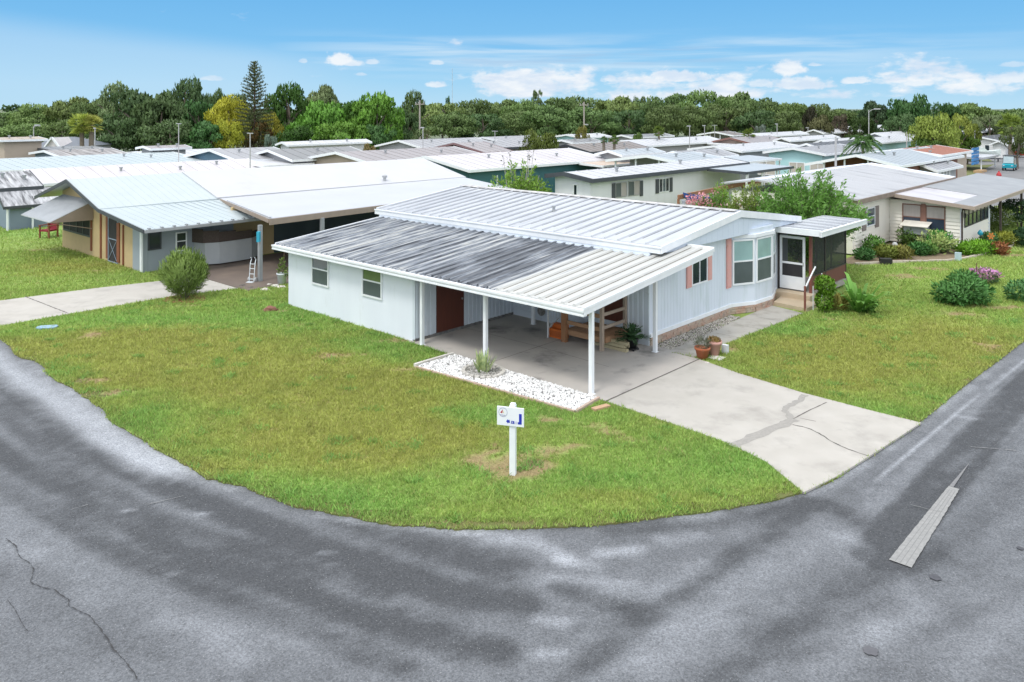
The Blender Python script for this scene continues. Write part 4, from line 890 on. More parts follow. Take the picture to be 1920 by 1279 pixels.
ua, _ = on_v(1727.5, 430, CV-.03); ub, _ = on_v(1736, 430, CV-.03); za_ = on_v(1730, 433, CV-.03)[1]; zb_ = on_v(1730, 382, CV-.03)[1]; MB().box(ua, ub, CV-.07, CV-.031, za_, zb_).build('window_post', mat('brown_mullion', (.25, .13, .10), None, 4, .7), CR)
w_ = win_u(CR, CU+.03, 1624, 1639.5, 391, 426, split='h', panes=(PSKY, PSKY), fw=.06)
SHB = mat('grey_brown_shutter', (.23, .20, .18), (.2, .17, .16), 4, .7)
for a, b in ((1616, 1623), (1640, 1647)):
    v0, z0 = on_u(a, 434 if a < 1630 else 427, CU+.03); v1 = on_u(b, 430, CU+.03)[0]; z1 = on_u(a, 394 if a < 1630 else 387, CU+.03)[1]; MB().box(CU+.02, CU+.07, v0, v1, z0, z1).build('shutter', SHB, CR)
CLD = mat('clear_curtain', (.50, .47, .36), (.42, .39, .30), 4, .7)
for i in range(6):
    v0 = 32.35+i*.9; window(CR, (SUU, v0, 1.18), (0, 1, 0), (1, 0, 0), .84, 1.28, frame=DKF, split='h', panes=(CLD, NAVY), fw=.05)
for v in (32.2, 37.95): MB().box(SUU+.045, SUU+.14, v-.06, v+.06, 1.75, 2.0).build('wall_lamp', BLACK, CR)
ac = MB(); ac.box(-1.35, -.2, CV-.75, CV-.04, .75, 1.18); a_ = ac.build('window_unit', mat('unit_grey', (.26, .30, .30), (.33, .36, .36), 6, .6), CR); MB().slab((-1.5, CV-.04, 1.42), (-.05, CV-.04, 1.42), (-.05, CV-.95, 1.22), (-1.5, CV-.95, 1.22), .03).build('rain_cover', mat('cover_cream', (.72, .69, .62), None, 4, .6), a_)
for u, v in ((1.9, 38.6), (2.0, 44), (2.0, 49.8)): MB().box(u-.06, u+.06, v-.06, v+.06, 0, 2.4).build('carport_post', mat('bronze_post', (.08, .06, .055), None, 4, .5), CR)
m_ = MB()
for i in range(16): m_.box(-2.1, -2.04, 40.3+i*.6, 40.62+i*.6, .05, 2.5)
m_.build('slatted_screen', WHITE, CR)
# ------------------------------------------------------------------ generic park homes, all with the ridge running along b
HW = [0]
def zon(u, du, z0, z1): return z0+(z1-z0)*du
def home(name, label, apex, eave, far, wall, roof, L=None, leanpx=None, zr=3.9, trim=None, ribs=1.1, wins=(), open_=False, left=None, vents=((.35, .3), (.55, .72)), lean=None, inset=.45, cat='house', group=None, skirt=True, wallL=None, drop=None):
    """apex, eave: photo points of the near gable's top and its right foot; far: far end of the ridge. Solved in the park's own axes."""
    ax, ay = gnd(*apex, zr); ua, va = UVw(ax, ay)
    ue, ze = on_v(*eave, va)
    vf = on_u(*far, ua)[0]
    if vf < va+4: vf = va+(L or 12)
    if L: vf = va+L
    wr = max(1.2, ue-ua); ze = min(ze, zr-.15)
    wl = wr if left is None else left*wr
    zl = zr-(zr-ze)*wl/wr
    X0, Y0 = W(ua, va); t = thing(name, label, cat, (X0, Y0, 0), YAW, group); Lh = vf-va; trim = trim or TRIM
    m = MB(); m.slab((0, 0, zr), (wr, 0, ze), (wr, Lh, ze), (0, Lh, zr), .09); m.slab((0, 0, zr), (-wl, 0, zl), (-wl, Lh, zl), (0, Lh, zr), .09)
    if ribs:
        for i in range(int(Lh/ribs)): m.beam((0, i*ribs+.1, zr+.01), (wr, i*ribs+.1, ze+.01), .05, .035)
    rf = m.build('roof', roof, t)
    m = MB(); fh = .24 if trim is DGREY else .2
    m.par((0, -.05, zr-fh), (wr, 0, ze-zr), (0, .05, 0), (0, 0, fh+.03)); m.par((-wl, -.05, zl-fh), (wl, 0, zr-zl), (0, .05, 0), (0, 0, fh+.03)); m.box(wr, wr+.08, -.05, Lh, ze-fh, ze+.01); m.par((0, Lh, zr-fh), (wr, 0, ze-zr), (0, .05, 0), (0, 0, fh+.03))
    m.build('fascia', trim, t)
    wr2, wl2 = wr-inset, wl-inset; slope = (zr-ze)/wr; s0 = 3.0 if open_ else inset
    m = MB(); poly = [(-wl2, s0, 0), (wr2, s0, 0), (wr2, s0, zr-slope*wr2-.1), (0, s0, zr-.1), (-wl2, s0, zr-slope*wl2-.1)]
    m.extr(poly, (0, Lh-inset-s0, 0)); wl_ = m.build('wall', wall, t)
    if open_:
        for k in (-.8, -.3, .25, .8):
            u = k*wr; MB().box(u-.06, u+.06, .25, .37, 0, zr-abs(u)*slope-.1).build('post', TRIM, t)
    HW[0] = wr2
    for side, pos, z, ww, hh, kw in wins:
        if side == 'g': window(t, (pos, s0, z), (1, 0, 0), (0, -1, 0), ww, hh, **kw)
        else: window(t, (wr2, pos, z), (0, 1, 0), (1, 0, 0), ww, hh, **kw)
    for k, q in vents:
        MB().lathe([(.09, 0), (.09, .25), (.15, .251), (.15, .36)], (wr*k, Lh*q, zr-slope*wr*k-.05), 8).build('vent_pipe', METAL, rf)
    if leanpx:
        ul_, zl_ = on_v(*leanpx[0], va); lean = (0, leanpx[1], max(.8, ul_-ue), ze-zl_, roof)
        MB().box(wr2+.01, wr+lean[2]-.3, .4, Lh*leanpx[1]*.6, 0, zl_-.12).build('lean_wall', wall, t)
    if lean:                                  # carport along the +a eave
        q0, q1, lw, lz, lm = lean; m = MB(); m.slab((wr-.1, Lh*q0, ze-.12), (wr+lw, Lh*q0, ze-lz), (wr+lw, Lh*q1, ze-lz), (wr-.1, Lh*q1, ze-.12), .07); cr_ = m.build('carport_roof', lm, t)
        m = MB(); m.box(wr+lw, wr+lw+.07, Lh*q0, Lh*q1, ze-lz-.17, ze-lz+.01); m.par((wr, Lh*q0-.05, ze-.3), (lw, 0, .12-lz), (0, .05, 0), (0, 0, .19)); m.build('gutter', trim, cr_)
        for i in range(4):
            v = Lh*q0+.2+(Lh*(q1-q0)-.4)*i/3; MB().box(wr+lw-.15, wr+lw-.05, v-.05, v+.05, 0, ze-lz-.06).build('post', TRIM, t)
    if DEBUG: print('HOME', label[:34], f'{wr:.1f} {wl:.1f} {Lh:.1f} ze {ze:.2f} va {va:.0f} ua {ua:.0f}')
    return t
def RM(n, c, c3=None, **k): return mat(n, c, tuple(x*.9 for x in c), .7, .5, c3=c3 or tuple(x*.72 for x in c), s3=.5, t3=(.55, .8), stretch=(.5, 1.5, 1), **k)
RW = RM('roof_white', (.47, .48, .50), (.37, .37, .38)); RG1 = RM('roof_light_grey', (.29, .295, .31)); RG2 = RM('roof_mid_grey', (.19, .195, .20)); RPK = RM('roof_pinkish_grey', (.28, .26, .265)); RBR = RM('roof_brown_grey', (.185, .16, .145)); RDK = RM('roof_dark_grey', (.085, .09, .10)); RBL = RM('roof_blue_grey', (.35, .39, .42)); RWP = RM('roof_warm_white', (.50, .48, .50), (.40, .365, .365)); RRED = RM('roof_terracotta', (.32, .12, .065)); ROR = RM('roof_orange_stained', (.47, .38, .30), (.40, .24, .13)); RSL = RM('roof_slate', (.10, .115, .14)); RSTR = mat('roof_black_streaked', (.52, .53, .55), (.13, .135, .145), 1.9, .5, stretch=(.15, 2.6, 1), c3=(.07, .072, .08), s3=1.3, t3=(.52, .62))
WT = mat('teal_wall', (.035, .13, .15), (.03, .115, .135), 1, .6, stretch=(.2, .2, 9)); WTL = mat('blue_wall', (.13, .24, .33), (.12, .22, .30), 1, .6); WGW = mat('grey_white_wall', (.70, .71, .75), (.66, .67, .71), 1, .6, stretch=(3, 3, .2)); WCY = mat('light_cyan_wall', (.42, .68, .72), (.39, .63, .67), 1, .6); WTN = mat('tan_wall', (.46, .38, .31), (.42, .35, .28), 1, .7); WGY = mat('grey_wall', (.36, .37, .39), (.33, .34, .36), 1, .7); WBK = mat('brick_wall', (.24, .11, .075), (.18, .085, .06), 5, .85, .4, 30); WBG = mat('blue_grey_wall', (.20, .25, .31), (.18, .23, .29), 1, .7); WWH = mat('white_wall', (.70, .71, .72), (.66, .67, .68), 1, .6)
BL = dict(panes=(mat('blind', (.52, .49, .44), (.46, .43, .39), 4, .7, stretch=(1, 1, 9)),), fw=.07)
DKW = dict(panes=(PANE,), fw=.06)
hs_ = []
def hm(*a, **k): hs_.append(home(*a, **k)); return hs_[-1]
hm('park_home', 'blue-grey house with black streaked metal roof at the photo left edge', (-30, 324), (-6, 354), (38, 320), WBG, RSTR, L=2.7, leanpx=((8, 388), 1.75), zr=3.5, trim=DGREY, ribs=.75)
hm('park_home', 'white roofed home right behind the tan house gable', (45, 318), (76, 345), (464, 299), WWH, RWP, zr=3.2, vents=((.45, .35), (.35, .8), (.6, .6)))
hm('park_home', 'long pale cyan ribbed metal roof spanning the left background', (-90, 301), (-40, 322), (322, 285), WTL, CYR, zr=3.3, ribs=.8, vents=((.5, .8), (.3, .7)))
hm('park_home', 'white roofed home with teal wall beside the blue gable', (255, 284), (300, 296), (410, 275), mat('teal_side_wall', (.10, .33, .38), None, 1), RW, zr=3.1)
hm('park_home', 'blue gabled house with white roof edges and grey roof', (393, 280), (446, 301), (512, 271), WTL, RG1, lean=(.05, .8, 4, .3, RW))
hm('park_home', 'low pinkish grey roof below the dark oaks', (268, 274), (282, 279), (345, 266), WGY, RPK)
hm('park_home', 'grey metal roof with a dark crack line left of the tan gable', (502, 281), (548, 300), (655, 271), WGY, RG2, ribs=1.2, vents=((.3, .5),))
hm('park_home', 'tan gabled house with white trim and long pale grey roof', (629, 285), (690, 304), (850, 275), WTN, RPK)
hm('park_home', 'grey gabled house with white rake edges beside the lamp pole', (747, 263), (795, 278), (890, 257), WGY, RG1)
hm('park_home', 'maroon-edged gabled house with pinkish roof', (851, 268), (908, 286), (905, 266), mat('maroon_wall', (.12, .05, .06), None, 1), RPK, trim=mat('maroon_trim', (.22, .13, .14), None, 2))
hm('park_home', 'black-edged low roof left of the round green tree', (882, 266), (921, 278), (978, 262), WGY, RG1, trim=DGREY)
hm('park_home', 'far white roof behind the black-edged roof', (905, 257), (945, 266), (1000, 251), WGY, RG1)
hm('park_home', 'teal house with wide white roof and white porch posts', (797, 293), (880, 319), (1065, 282), WT, RWP, lean=(.74, 1.25, 2.6, .25, ROR), left=.8, wins=[('e', 3.5, 1.2, .12, 1.2, dict(panes=(TRIM,)))])
hm('park_home', 'brown shingled roof behind the teal house', (1061, 271), (1106, 285), (1177, 266), WGY, RBR, trim=DGREY)
hm('park_home', 'low grey roof left of the two dwarf palms', (1053, 262), (1075, 268), (1110, 258), WGY, RG2)
hm('park_home', 'far white roof with a light blue end', (1062, 252), (1090, 258), (1120, 250), WCY, RW)
hm('park_home', 'grey-white house with dark window shutters behind the corner house', (1057, 323), (1110, 336), (1357, 305), WGW, RW, trim=DGREY, lean=(.68, 1.06, 3.0, .22, RBL), vents=((.5, .2), (.3, .62)), left=.7)
gt = hs_[-1]; gu, gv = UVw(gt.location.x, gt.location.y); gw = HW[0]
def gwin(xl, xr, yt, yb, **k):
    v0, z0 = on_u(xl, yb, gu+gw); v1 = on_u(xr, yb, gu+gw)[0]; z1 = on_u(xl, yt, gu+gw)[1]; window(gt, (gw, v0-gv, z0), (0, 1, 0), (1, 0, 0), v1-v0, z1-z0, **k)
def gsh(xl, xr, yt, yb):
    v0, z0 = on_u(xl, yb, gu+gw); v1 = on_u(xr, yb, gu+gw)[0]; z1 = on_u(xl, yt, gu+gw)[1]; MB().box(gw, gw+.06, v0-gv, v1-gv, z0, z1).build('shutter', DGREY, gt)
gwin(1153, 1174.5, 343, 371.5, split=2, panes=(PANEG, CURT), fw=.05, frame=METAL); gwin(1177, 1199, 340, 368.5, split=2, panes=(PANEG, CURT), fw=.05, frame=METAL); gsh(1147, 1152.5, 344, 372.5); gsh(1199.5, 1204.5, 339, 368)
gwin(1235, 1254, 335, 361.5, split=3, panes=(PANE, PSKY), fw=.05); gsh(1229, 1234.5, 336.5, 363); gsh(1254.5, 1260, 333.5, 360)
gu2, _ = on_v(1075.5, 366, gv+.45); gu3, _ = on_v(1083.5, 366, gv+.45); z0 = on_v(1075.5, 367, gv+.45)[1]; z1 = on_v(1075.5, 345, gv+.45)[1]; window(gt, (gu2-gu, .45, z0), (1, 0, 0), (0, -1, 0), gu3-gu2, z1-z0, **DKW)
hm('park_home', 'open gabled carport with white posts and pale blue roof', (1212, 291), (1295, 308), (1300, 284), WGY, RBL, open_=True, wins=[('g', 1.5, 1.0, 1.2, 1.2, DKW), ('g', -3, 1.0, 1.2, 1.2, DKW)])
hm('park_home', 'flat blue-grey roof just left of the open gabled carport', (1140, 282), (1166, 291), (1222, 279), WGY, RBL)
hm('park_home', 'white roofed home with one dark shuttered window on its grey side', (1167, 263), (1204, 274), (1326, 256), WGY, RW, wins=[('e', 7.0, 1.2, 1.6, 1.2, dict(split=2, panes=(PANE,), fw=.08))], lean=(.75, 1.2, 3, .2, RW))
hm('park_home', 'pale low home with long white rake in front of the cyan house', (1262, 284), (1303, 298), (1345, 275), WGW, RG1, lean=(.05, 1.3, 3.2, .3, RBL))
hm('park_home', 'white roofed home between the brown gable and cyan house', (1338, 273), (1390, 283), (1455, 266), WGY, RW)
hm('park_home', 'reddish brown gable with brown trim amid white roofs', (1368, 258), (1410, 269), (1440, 256), mat('pinkish_wall', (.40, .30, .25), None, 1), RPK, trim=mat('brown_red_trim', (.22, .11, .09), None, 2))
hm('park_home', 'far brown-grey gabled home beneath two thin lamp poles', (1340, 247), (1375, 254), (1366, 245), WGY, RBR, open_=True)
hm('park_home', 'far grey roof left of the small palm', (1165, 253), (1185, 258), (1245, 248), WGY, RG2)
hm('park_home', 'light cyan gabled house with three blinded windows', (1487, 277), (1547, 289), (1512, 273), WCY, RG1, wins=[('g', -3.9, 1.0, 1.9, 1.5, dict(split=2, **BL)), ('g', -.6, 1.0, 1.6, 1.45, dict(split=2, **BL)), ('g', 1.5, 1.0, 1.6, 1.45, dict(split=2, **BL))])
hm('park_home', 'dark grey roof right behind the cyan house', (1512, 269), (1566, 287), (1598, 270), WT, RDK)
hm('park_home', 'brick carport house with white gable edge and broad grey roof', (1605, 290), (1688, 311), (1735, 282), WBK, RBL, open_=True, left=1.25, wins=[('g', -1.8, .8, 1.6, 1.1, dict(split=2, panes=(PANE,), fw=.1))])
hm('park_home', 'terracotta red roof with small vents', (1692, 279), (1766, 291), (1755, 275), WTN, RRED, vents=((.2, .2), (.3, .5)))
hm('park_home', 'grey roofed lanai with white upright slats', (1722, 306), (1757, 320), (1772, 303), WGY, RG1, zr=3.0, wins=[('e', .6+i*.95, .3, .4, 2.0, dict(panes=(WWH,), fw=.05)) for i in range(6)])
hm('park_home', 'far white roof with raised gable near the dark big tree', (1590, 237), (1620, 246), (1665, 235), WTN, RW)
hm('park_home', 'far long white roof in front of the raised gable', (1525, 243), (1545, 250), (1600, 241), WGY, RW)
hm('park_home', 'far white strip roof right of the small palm', (1412, 250), (1430, 256), (1500, 247), WGY, RW)
hm('park_home', 'white roof strip behind the cyan house', (1465, 258), (1480, 264), (1560, 256), WGY, RW)
hm('park_home', 'white roof with grey skirt right behind the dark grey roof', (1540, 262), (1560, 271), (1612, 261), WGY, RW)
hm('park_home', 'white roof with aqua wall right of the feathery palm', (1632, 258), (1650, 268), (1720, 256), WCY, RW)
hm('park_home', 'topmost far white roof under the olive tree', (1640, 249), (1660, 256), (1715, 247), WGY, RW)
hm('park_home', 'low dark grey roof below the slate gable', (72, 278), (110, 284), (180, 272), WGY, RG2, zr=3.4, trim=DGREY)
hm('park_home', 'brown and white striped metal roof in the left background', (82, 282), (112, 293), (208, 277), WBG, mat('striped_roof', (.42, .40, .39), (.07, .055, .05), 2.6, .5, stretch=(.05, 1.6, 1)), zr=3.5, ribs=1.4)
sx, sy, _ = at(104, 270, 112); sh = thing('park_home', 'slate roofed house with a small white gable', 'house', (sx, sy, 0))
def SL(px, py, d): p = at(px, py, d); return (p[0]-sx, p[1]-sy, p[2])
R0, R1, E0_, E1_ = SL(98, 257.5, 116), SL(141, 256.5, 116), SL(62, 276, 109), SL(147, 276, 109); B0_, B1_ = (E0_[0], E0_[1]+10, E0_[2]), (E1_[0], E1_[1]+10, E1_[2])
m = MB(); m.quad(E0_, E1_, R1, R0); m.quad(B1_, B0_, R0, R1); m.tri(B0_, E0_, R0); m.tri(E1_, B1_, R1); m.build('roof', RSL, sh)
MB().box(E0_[0]+.3, E1_[0]-.3, E0_[1]+.3, B0_[1]-.3, 0, E0_[2]+.02).build('wall', WGY, sh)
ga, gb_, gc_ = SL(98, 258.5, 108.5), SL(86, 275, 108.5), SL(110, 275, 108.5); MB().extr([ga, gb_, gc_], (0, 4, 0)).build('gable', mat('white_gable_wall', (.62, .59, .59), None, 1), sh)
m = MB(); m.beam((ga[0], ga[1]-.1, ga[2]+.05), (gb_[0]-.15, gb_[1]-.1, gb_[2]-.1), .3, .2); m.beam((ga[0], ga[1]-.1, ga[2]+.05), (gc_[0]+.15, gc_[1]-.1, gc_[2]-.1), .3, .2); m.build('rake_trim', TRIM, sh)
hm('park_home', 'tan flat box building at the far left edge', (-15, 258), (2, 263), (30, 257), WTN, RM('roof_tan', (.36, .30, .24)), L=4.5, zr=4.6)
hm('park_home', 'far white wall glimpsed below the bright green trees', (528, 266), (540, 272), (560, 264), WWH, RW)
hm('park_home', 'white house with dark grey roof by the street corner', (1835, 256), (1885, 266), (1872, 250), WWH, RDK, zr=3.1)
hm('park_home', 'white gabled house with dark open garage beside the red vehicle', (1872, 264), (1890, 272), (1925, 262), WWH, RG1, zr=2.7, wins=[('g', -2.0, 1.0, .7, 1.0, DKW), ('e', 2.0, .1, 5, 2.2, dict(panes=(DARKM,), fw=.12, split=2))])
hm('park_home', 'far white flat roof behind the small round green tree', (1815, 243), (1835, 248), (1855, 240), WGY, RW)
# ------------------------------------------------------------------ things standing about
def P3(u, v, z=0.0): x, y = W(u, v); return (x, y, z)
TERRA = mat('terracotta', (.42, .13, .055), (.36, .11, .05), 5, .8); PINKPOT = mat('pink_pot', (.52, .29, .25), (.47, .26, .22), 4, .8); SOIL = mat('soil', (.06, .04, .028), None, 20, .95)
WOOD = mat('deck_timber', (.34, .20, .11), (.28, .16, .09), 3, .8, stretch=(1, 9, 9)); WOOD2 = mat('grey_timber', (.36, .29, .23), (.30, .24, .19), 3, .8, stretch=(8, 1, 1)); LUMB = mat('treated_lumber', (.42, .38, .24), (.36, .31, .20), 3, .85, stretch=(1, 8, 8))
# sign on its white post
SX, SY = gnd(961, 893)
sg = thing('street_sign', 'small white sign with sailing boat emblem and bent blue arrow on a white post', 'sign', (SX, SY, 0), R(-15.6))
p = MB(); p.box(-.062, .062, -.03, .094, 0, 1.50); p.extr([(-.062, -.03, 1.5), (.062, -.03, 1.5), (.062, .094, 1.5), (-.062, .094, 1.5)], (0, 0, .0)) if 0 else None; p.box(-.05, .05, -.018, .082, 1.5, 1.535); p.build('post', TRIM, sg)
bx0, bx1, bz0, bz1 = -.325, .262, 1.085, 1.475
bd = MB(); bd.box(bx0, bx1, -.062, -.031, bz0, bz1); board = bd.build('board', mat('sign_white', (.78, .80, .82), (.74, .77, .80), 4, .35), sg)
def flat(pts, y, m, nm):
    mb = MB(); n = len(pts); mb.v = [(bx0+(bx1-bx0)*a, y, bz1-(bz1-bz0)*b) for a, b in pts]+[(bx0+(bx1-bx0)*a, y+.003, bz1-(bz1-bz0)*b) for a, b in pts]
    mb.f = [tuple(range(n)), tuple(range(2*n-1, n-1, -1))]+[(i, i+n, (i+1) % n+n, (i+1) % n) for i in range(n)]
    return mb.build(nm, m, board)
NAVYP = mat('sign_blue', (.012, .03, .42), (.015, .035, .36), 9, .4); REDP = mat('sail_red', (.42, .035, .05), None, 9, .4); GOLD = mat('sail_yellow', (.72, .60, .25), None, 9, .4); GREYP = mat('emblem_grey', (.38, .40, .52), None, 9, .4); FADE = mat('faded_blue', (.55, .56, .72), None, 9, .5)
ring = MB(); k = 28
for i in range(k):
    a, b = 2*math.pi*i/k, 2*math.pi*(i+1)/k
    f_ = lambda t, r: (bx0+.134+r*math.cos(t), -.0655, bz1-.115+r*math.sin(t))
    ring.quad(f_(a, .098), f_(b, .098), f_(b, .088), f_(a, .088))
ring.build('emblem_ring', GREYP, board)
flat([(.12, .33), (.20, .35), (.225, .13)], -.0655, REDP, 'emblem_sail'); flat([(.225, .33), (.265, .345), (.245, .2)], -.0655, GOLD, 'emblem_sail')
flat([(.09, .42), (.33, .435), (.30, .475), (.13, .46)], -.0655, GREYP, 'emblem_hull'); flat([(.16, .50), (.27, .51), (.25, .545), (.18, .54)], -.0657, GREYP, 'emblem_wave')
flat([(.825, .30), (.925, .295), (.925, .86), (.78, .87), (.78, .745), (.825, .74)], -.0655, NAVYP, 'arrow_bar')
flat([(.345, .76), (.415, .63), (.415, .70), (.47, .67), (.49, .83), (.415, .83), (.415, .89)], -.0655, NAVYP, 'arrow_head')
for a, b, m_ in ((.54, .575, NAVYP), (.60, .65, NAVYP), (.68, .70, FADE), (.72, .75, FADE)): flat([(a, .72), (b, .72), (b, .86), (a, .86)], -.0655, m_, 'arrow_dash')
flat([(.52, .83), (.66, .835), (.66, .865), (.52, .86)], -.0656, NAVYP, 'arrow_dash'); flat([(.54, .715), (.65, .72), (.65, .745), (.54, .74)], -.0657, NAVYP, 'arrow_dash')
# meter lid, rock
mx, my = gnd(88, 617)
ml = thing('meter_box', 'low blue-grey utility box lid in the grass near the street', 'utility box', (mx, my, .02), R(12)); m_ = MB(); m_.prism([(-.33, -.1), (-.24, -.2), (.24, -.2), (.33, -.1), (.33, .1), (.24, .2), (-.24, .2), (-.33, .1)], 0, .07); m_.build('lid', mat('lid_blue', (.20, .33, .44), (.25, .38, .48), 4, .6), ml)
m_ = MB(); m_.prism([(-.35, -.11), (-.25, -.22), (.25, -.22), (.35, -.11), (.35, .11), (.25, .22), (-.25, .22), (-.35, .11)], -.02, .03); m_.build('rim', mat('lid_rim', (.06, .09, .08), None, 4, .8), ml)
def rock(name, label, loc, r, m, seed=1, sq=.6, cat='rock', group=None):
    random.seed(seed); mb = MB(); rings = 5; k = 9; mb.v.append((0, 0, r*sq))
    for i in range(1, rings):
        a = math.pi/2*i/(rings-1)*1.1
        for j in range(k):
            q = r*random.uniform(.8, 1.15); t = 2*math.pi*j/k; mb.v.append((q*math.sin(a)*math.cos(t), q*.8*math.sin(a)*math.sin(t), max(-.02, q*sq*math.cos(a))))
    for j in range(k): mb.f.append((0, 1+j, 1+(j+1) % k))
    for i in range(rings-2):
        for j in range(k): a = 1+i*k+j; b = 1+i*k+(j+1) % k; mb.f.append((a, a+k, b+k, b))
    o = mb.build(name, m, None); o.location = loc; return tag(o, label, cat, group)
rock('rock', 'reddish brown lump of rock on the lawn beside the shed', (*gnd(507, 583), 0), .3, mat('red_rock', (.26, .12, .085), (.18, .085, .06), 5, .9, .6, 14), 4, .7)
# white stone bed with its edging, ring of stones and snake plant
GVP = [(-5.22, -.12), (-5.25, -1.68), (.46, -1.28), (.32, -.14)]
mb = MB(); mb.prism([W(*p) for p in GVP], 0, .05); tag(mb.build('gravel_base', mat('gravel_ground', (.55, .54, .52), (.40, .39, .37), 14, .95)), kind='structure')
OCT_F = np.array([(0, 1, 2), (0, 2, 3), (0, 3, 4), (0, 4, 1), (5, 2, 1), (5, 3, 2), (5, 4, 3), (5, 1, 4)])
def pebbles(name, label, poly, n, z, r0, r1, cols, seed, avoid=None):
    g = np.random.default_rng(seed); us = [p[0] for p in poly]; vs_ = [p[1] for p in poly]
    u = g.uniform(min(us), max(us), n*3); v = g.uniform(min(vs_), max(vs_), n*3); ok = inpoly(u, v, poly)
    if avoid: ok &= np.hypot(u-avoid[0], v-avoid[1]) > avoid[2]
    u, v = u[ok][:n], v[ok][:n]; n = len(u); X_ = OX+u*CA+v*SA; Y_ = OY-u*SA+v*CA
    r = g.uniform(r0, r1, (n, 1)); base = np.array([(0, 0, .7), (1, 0, 0), (0, 1, 0), (-1, 0, 0), (0, -1, 0), (0, 0, -.7)], float)
    V_ = base[None]*r[:, None]*g.uniform(.6, 1.25, (n, 6, 3)); a = g.uniform(0, 6.28, n); c_, s_ = np.cos(a)[:, None], np.sin(a)[:, None]
    V_ = np.stack([V_[..., 0]*c_-V_[..., 1]*s_, V_[..., 0]*s_+V_[..., 1]*c_, V_[..., 2]], -1)+np.stack([X_, Y_, z+g.uniform(0, r1*.5, n)], -1)[:, None]
    F_ = (OCT_F[None]+np.arange(n)[:, None, None]*6).reshape(-1, 3); cs = np.array(cols)[g.integers(0, len(cols), n)]*g.uniform(.8, 1.1, (n, 1))
    return tag(npmesh(name, V_.reshape(-1, 3), F_, attr_mat(name+'_stone', .85, (.85, 1.1), 8, 0), col=np.repeat(cs, 6, 0)), label, 'gravel', kind='stuff')
wh = [(.80, .80, .79)]*12+[(.55, .54, .53), (.22, .21, .21)]
pebbles('gravel', 'white stones filling the bed beside the carport', GVP, 5600, .06, .022, .05, wh, 1, (-3.4, -.72, .62))
pebbles('gravel', 'grey and white stones along the foot of the end wall', [(-1.22, 4.95), (-.55, 4.95), (-.6, 8.2), (-.8, 10.2), (-1.22, 10.2)], 3200, .045, .016, .036, [(.46, .43, .38), (.52, .49, .44), (.36, .33, .29), (.14, .13, .12), (.58, .55, .50)], 2)
pebbles('gravel', 'dark chips inside the ring around the snake plant', [(-3.95, -1.25), (-2.85, -1.25), (-2.85, -.2), (-3.95, -.2)], 700, .07, .02, .035, [(.40, .39, .36), (.28, .27, .24), (.62, .61, .58)], 5)
ed = thing('bed_edging', 'low edging boards and bricks around the white stone bed', 'edging', P3(-2.4, -.7), YAW)
def LU(u, v): return (u+2.4, v+.7)
m_ = MB()
for p, q in ((GVP[0], GVP[1]),): a, b = LU(*p), LU(*q); m_.par((a[0]-.06, a[1], 0), (b[0]-a[0], b[1]-a[1], 0), (-.09, 0, 0), (0, 0, .12))
m_.build('board', mat('white_edging', (.66, .64, .60), (.5, .47, .42), 4, .9), ed)
m_ = MB(); a, b = LU(*GVP[1]), LU(*GVP[2]); m_.par((a[0], a[1]-.07, 0), (b[0]-a[0], b[1]-a[1], 0), (0, .06, 0), (0, 0, .08)); a, b = LU(*GVP[2]), LU(*GVP[3]); m_.par((a[0]+.0, a[1], 0), (b[0]-a[0], b[1]-a[1], 0), (.07, 0, 0), (0, 0, .10)); m_.build('board', mat('pink_edging', (.50, .36, .29), (.42, .33, .27), 3, .9), ed)
m_ = MB(); a = LU(.66, -.9); m_.par((a[0], a[1], 0), (.12, .5, 0), (.16, -.03, 0), (0, 0, .09)); m_.build('brick', mat('tan_brick', (.50, .32, .20), (.44, .28, .18), 5, .9), ed)
rg = thing('stone_ring', 'round border of pale stones about the snake plant', 'edging', P3(-3.4, -.72, .04), YAW); random.seed(5); m_ = MB()
for i in range(22):
    t = 2*math.pi*i/22; r = .62; w_ = random.uniform(.065, .09); m_.beam((r*math.cos(t-.11), r*math.sin(t-.11)*.92, .05), (r*math.cos(t+.11), r*math.sin(t+.11)*.92, .05+random.uniform(0, .02)), .11, random.uniform(.06, .1))
m_.build('border', mat('ring_stone', (.58, .56, .52), (.42, .40, .36), 9, .9), rg)
# pots
def pot(name, label, loc, r, h_, m, cat='plant pot'):
    t = thing(name, label, cat, loc); MB()._lathe([(r*.68, 0), (r*.96, h_*.78), (r*1.08, h_*.785), (r*1.1, h_), (r*.95, h_), (r*.93, h_*.9)], (0, 0, 0), 22).build('pot', m, t, True); MB()._lathe([(r*.93, h_*.86), (.001, h_*.9)], (0, 0, 0), 18).build('soil', SOIL, t); return t
pt1 = pot('plant_pot', 'terracotta bowl with grey spiky plant by the driveway corner', P3(.62, 4.88, .045), .225, .34, TERRA); pt2 = pot('plant_pot', 'tall dusty pink pot with reddish succulent behind the terracotta bowl', P3(.72, 5.42, .05), .235, .44, PINKPOT)
tag(MB().par((*gnd(1353, 664), 0), (.14, -.12, 0), (.09, .11, 0), (0, 0, .30)).build('concrete_block', mat('white_block', (.62, .64, .66), None, 5, .9)), 'white concrete block standing behind the pink pot', 'block')
tag(MB().par((*W(.75, 5.0), 0), (.34, -.25, 0), (.22, .28, 0), (0, 0, .06)).build('stepping_stone', mat('pale_slab', (.62, .61, .58), None, 5, .9)), 'pale flat stepping stone under the two pots', 'paving slab')
rock('rock', 'small pale stone at the driveway edge by the terracotta bowl', P3(.95, 4.6, 0), .12, mat('pale_rock', (.60, .55, .52), None, 6, .9), 9, .5)
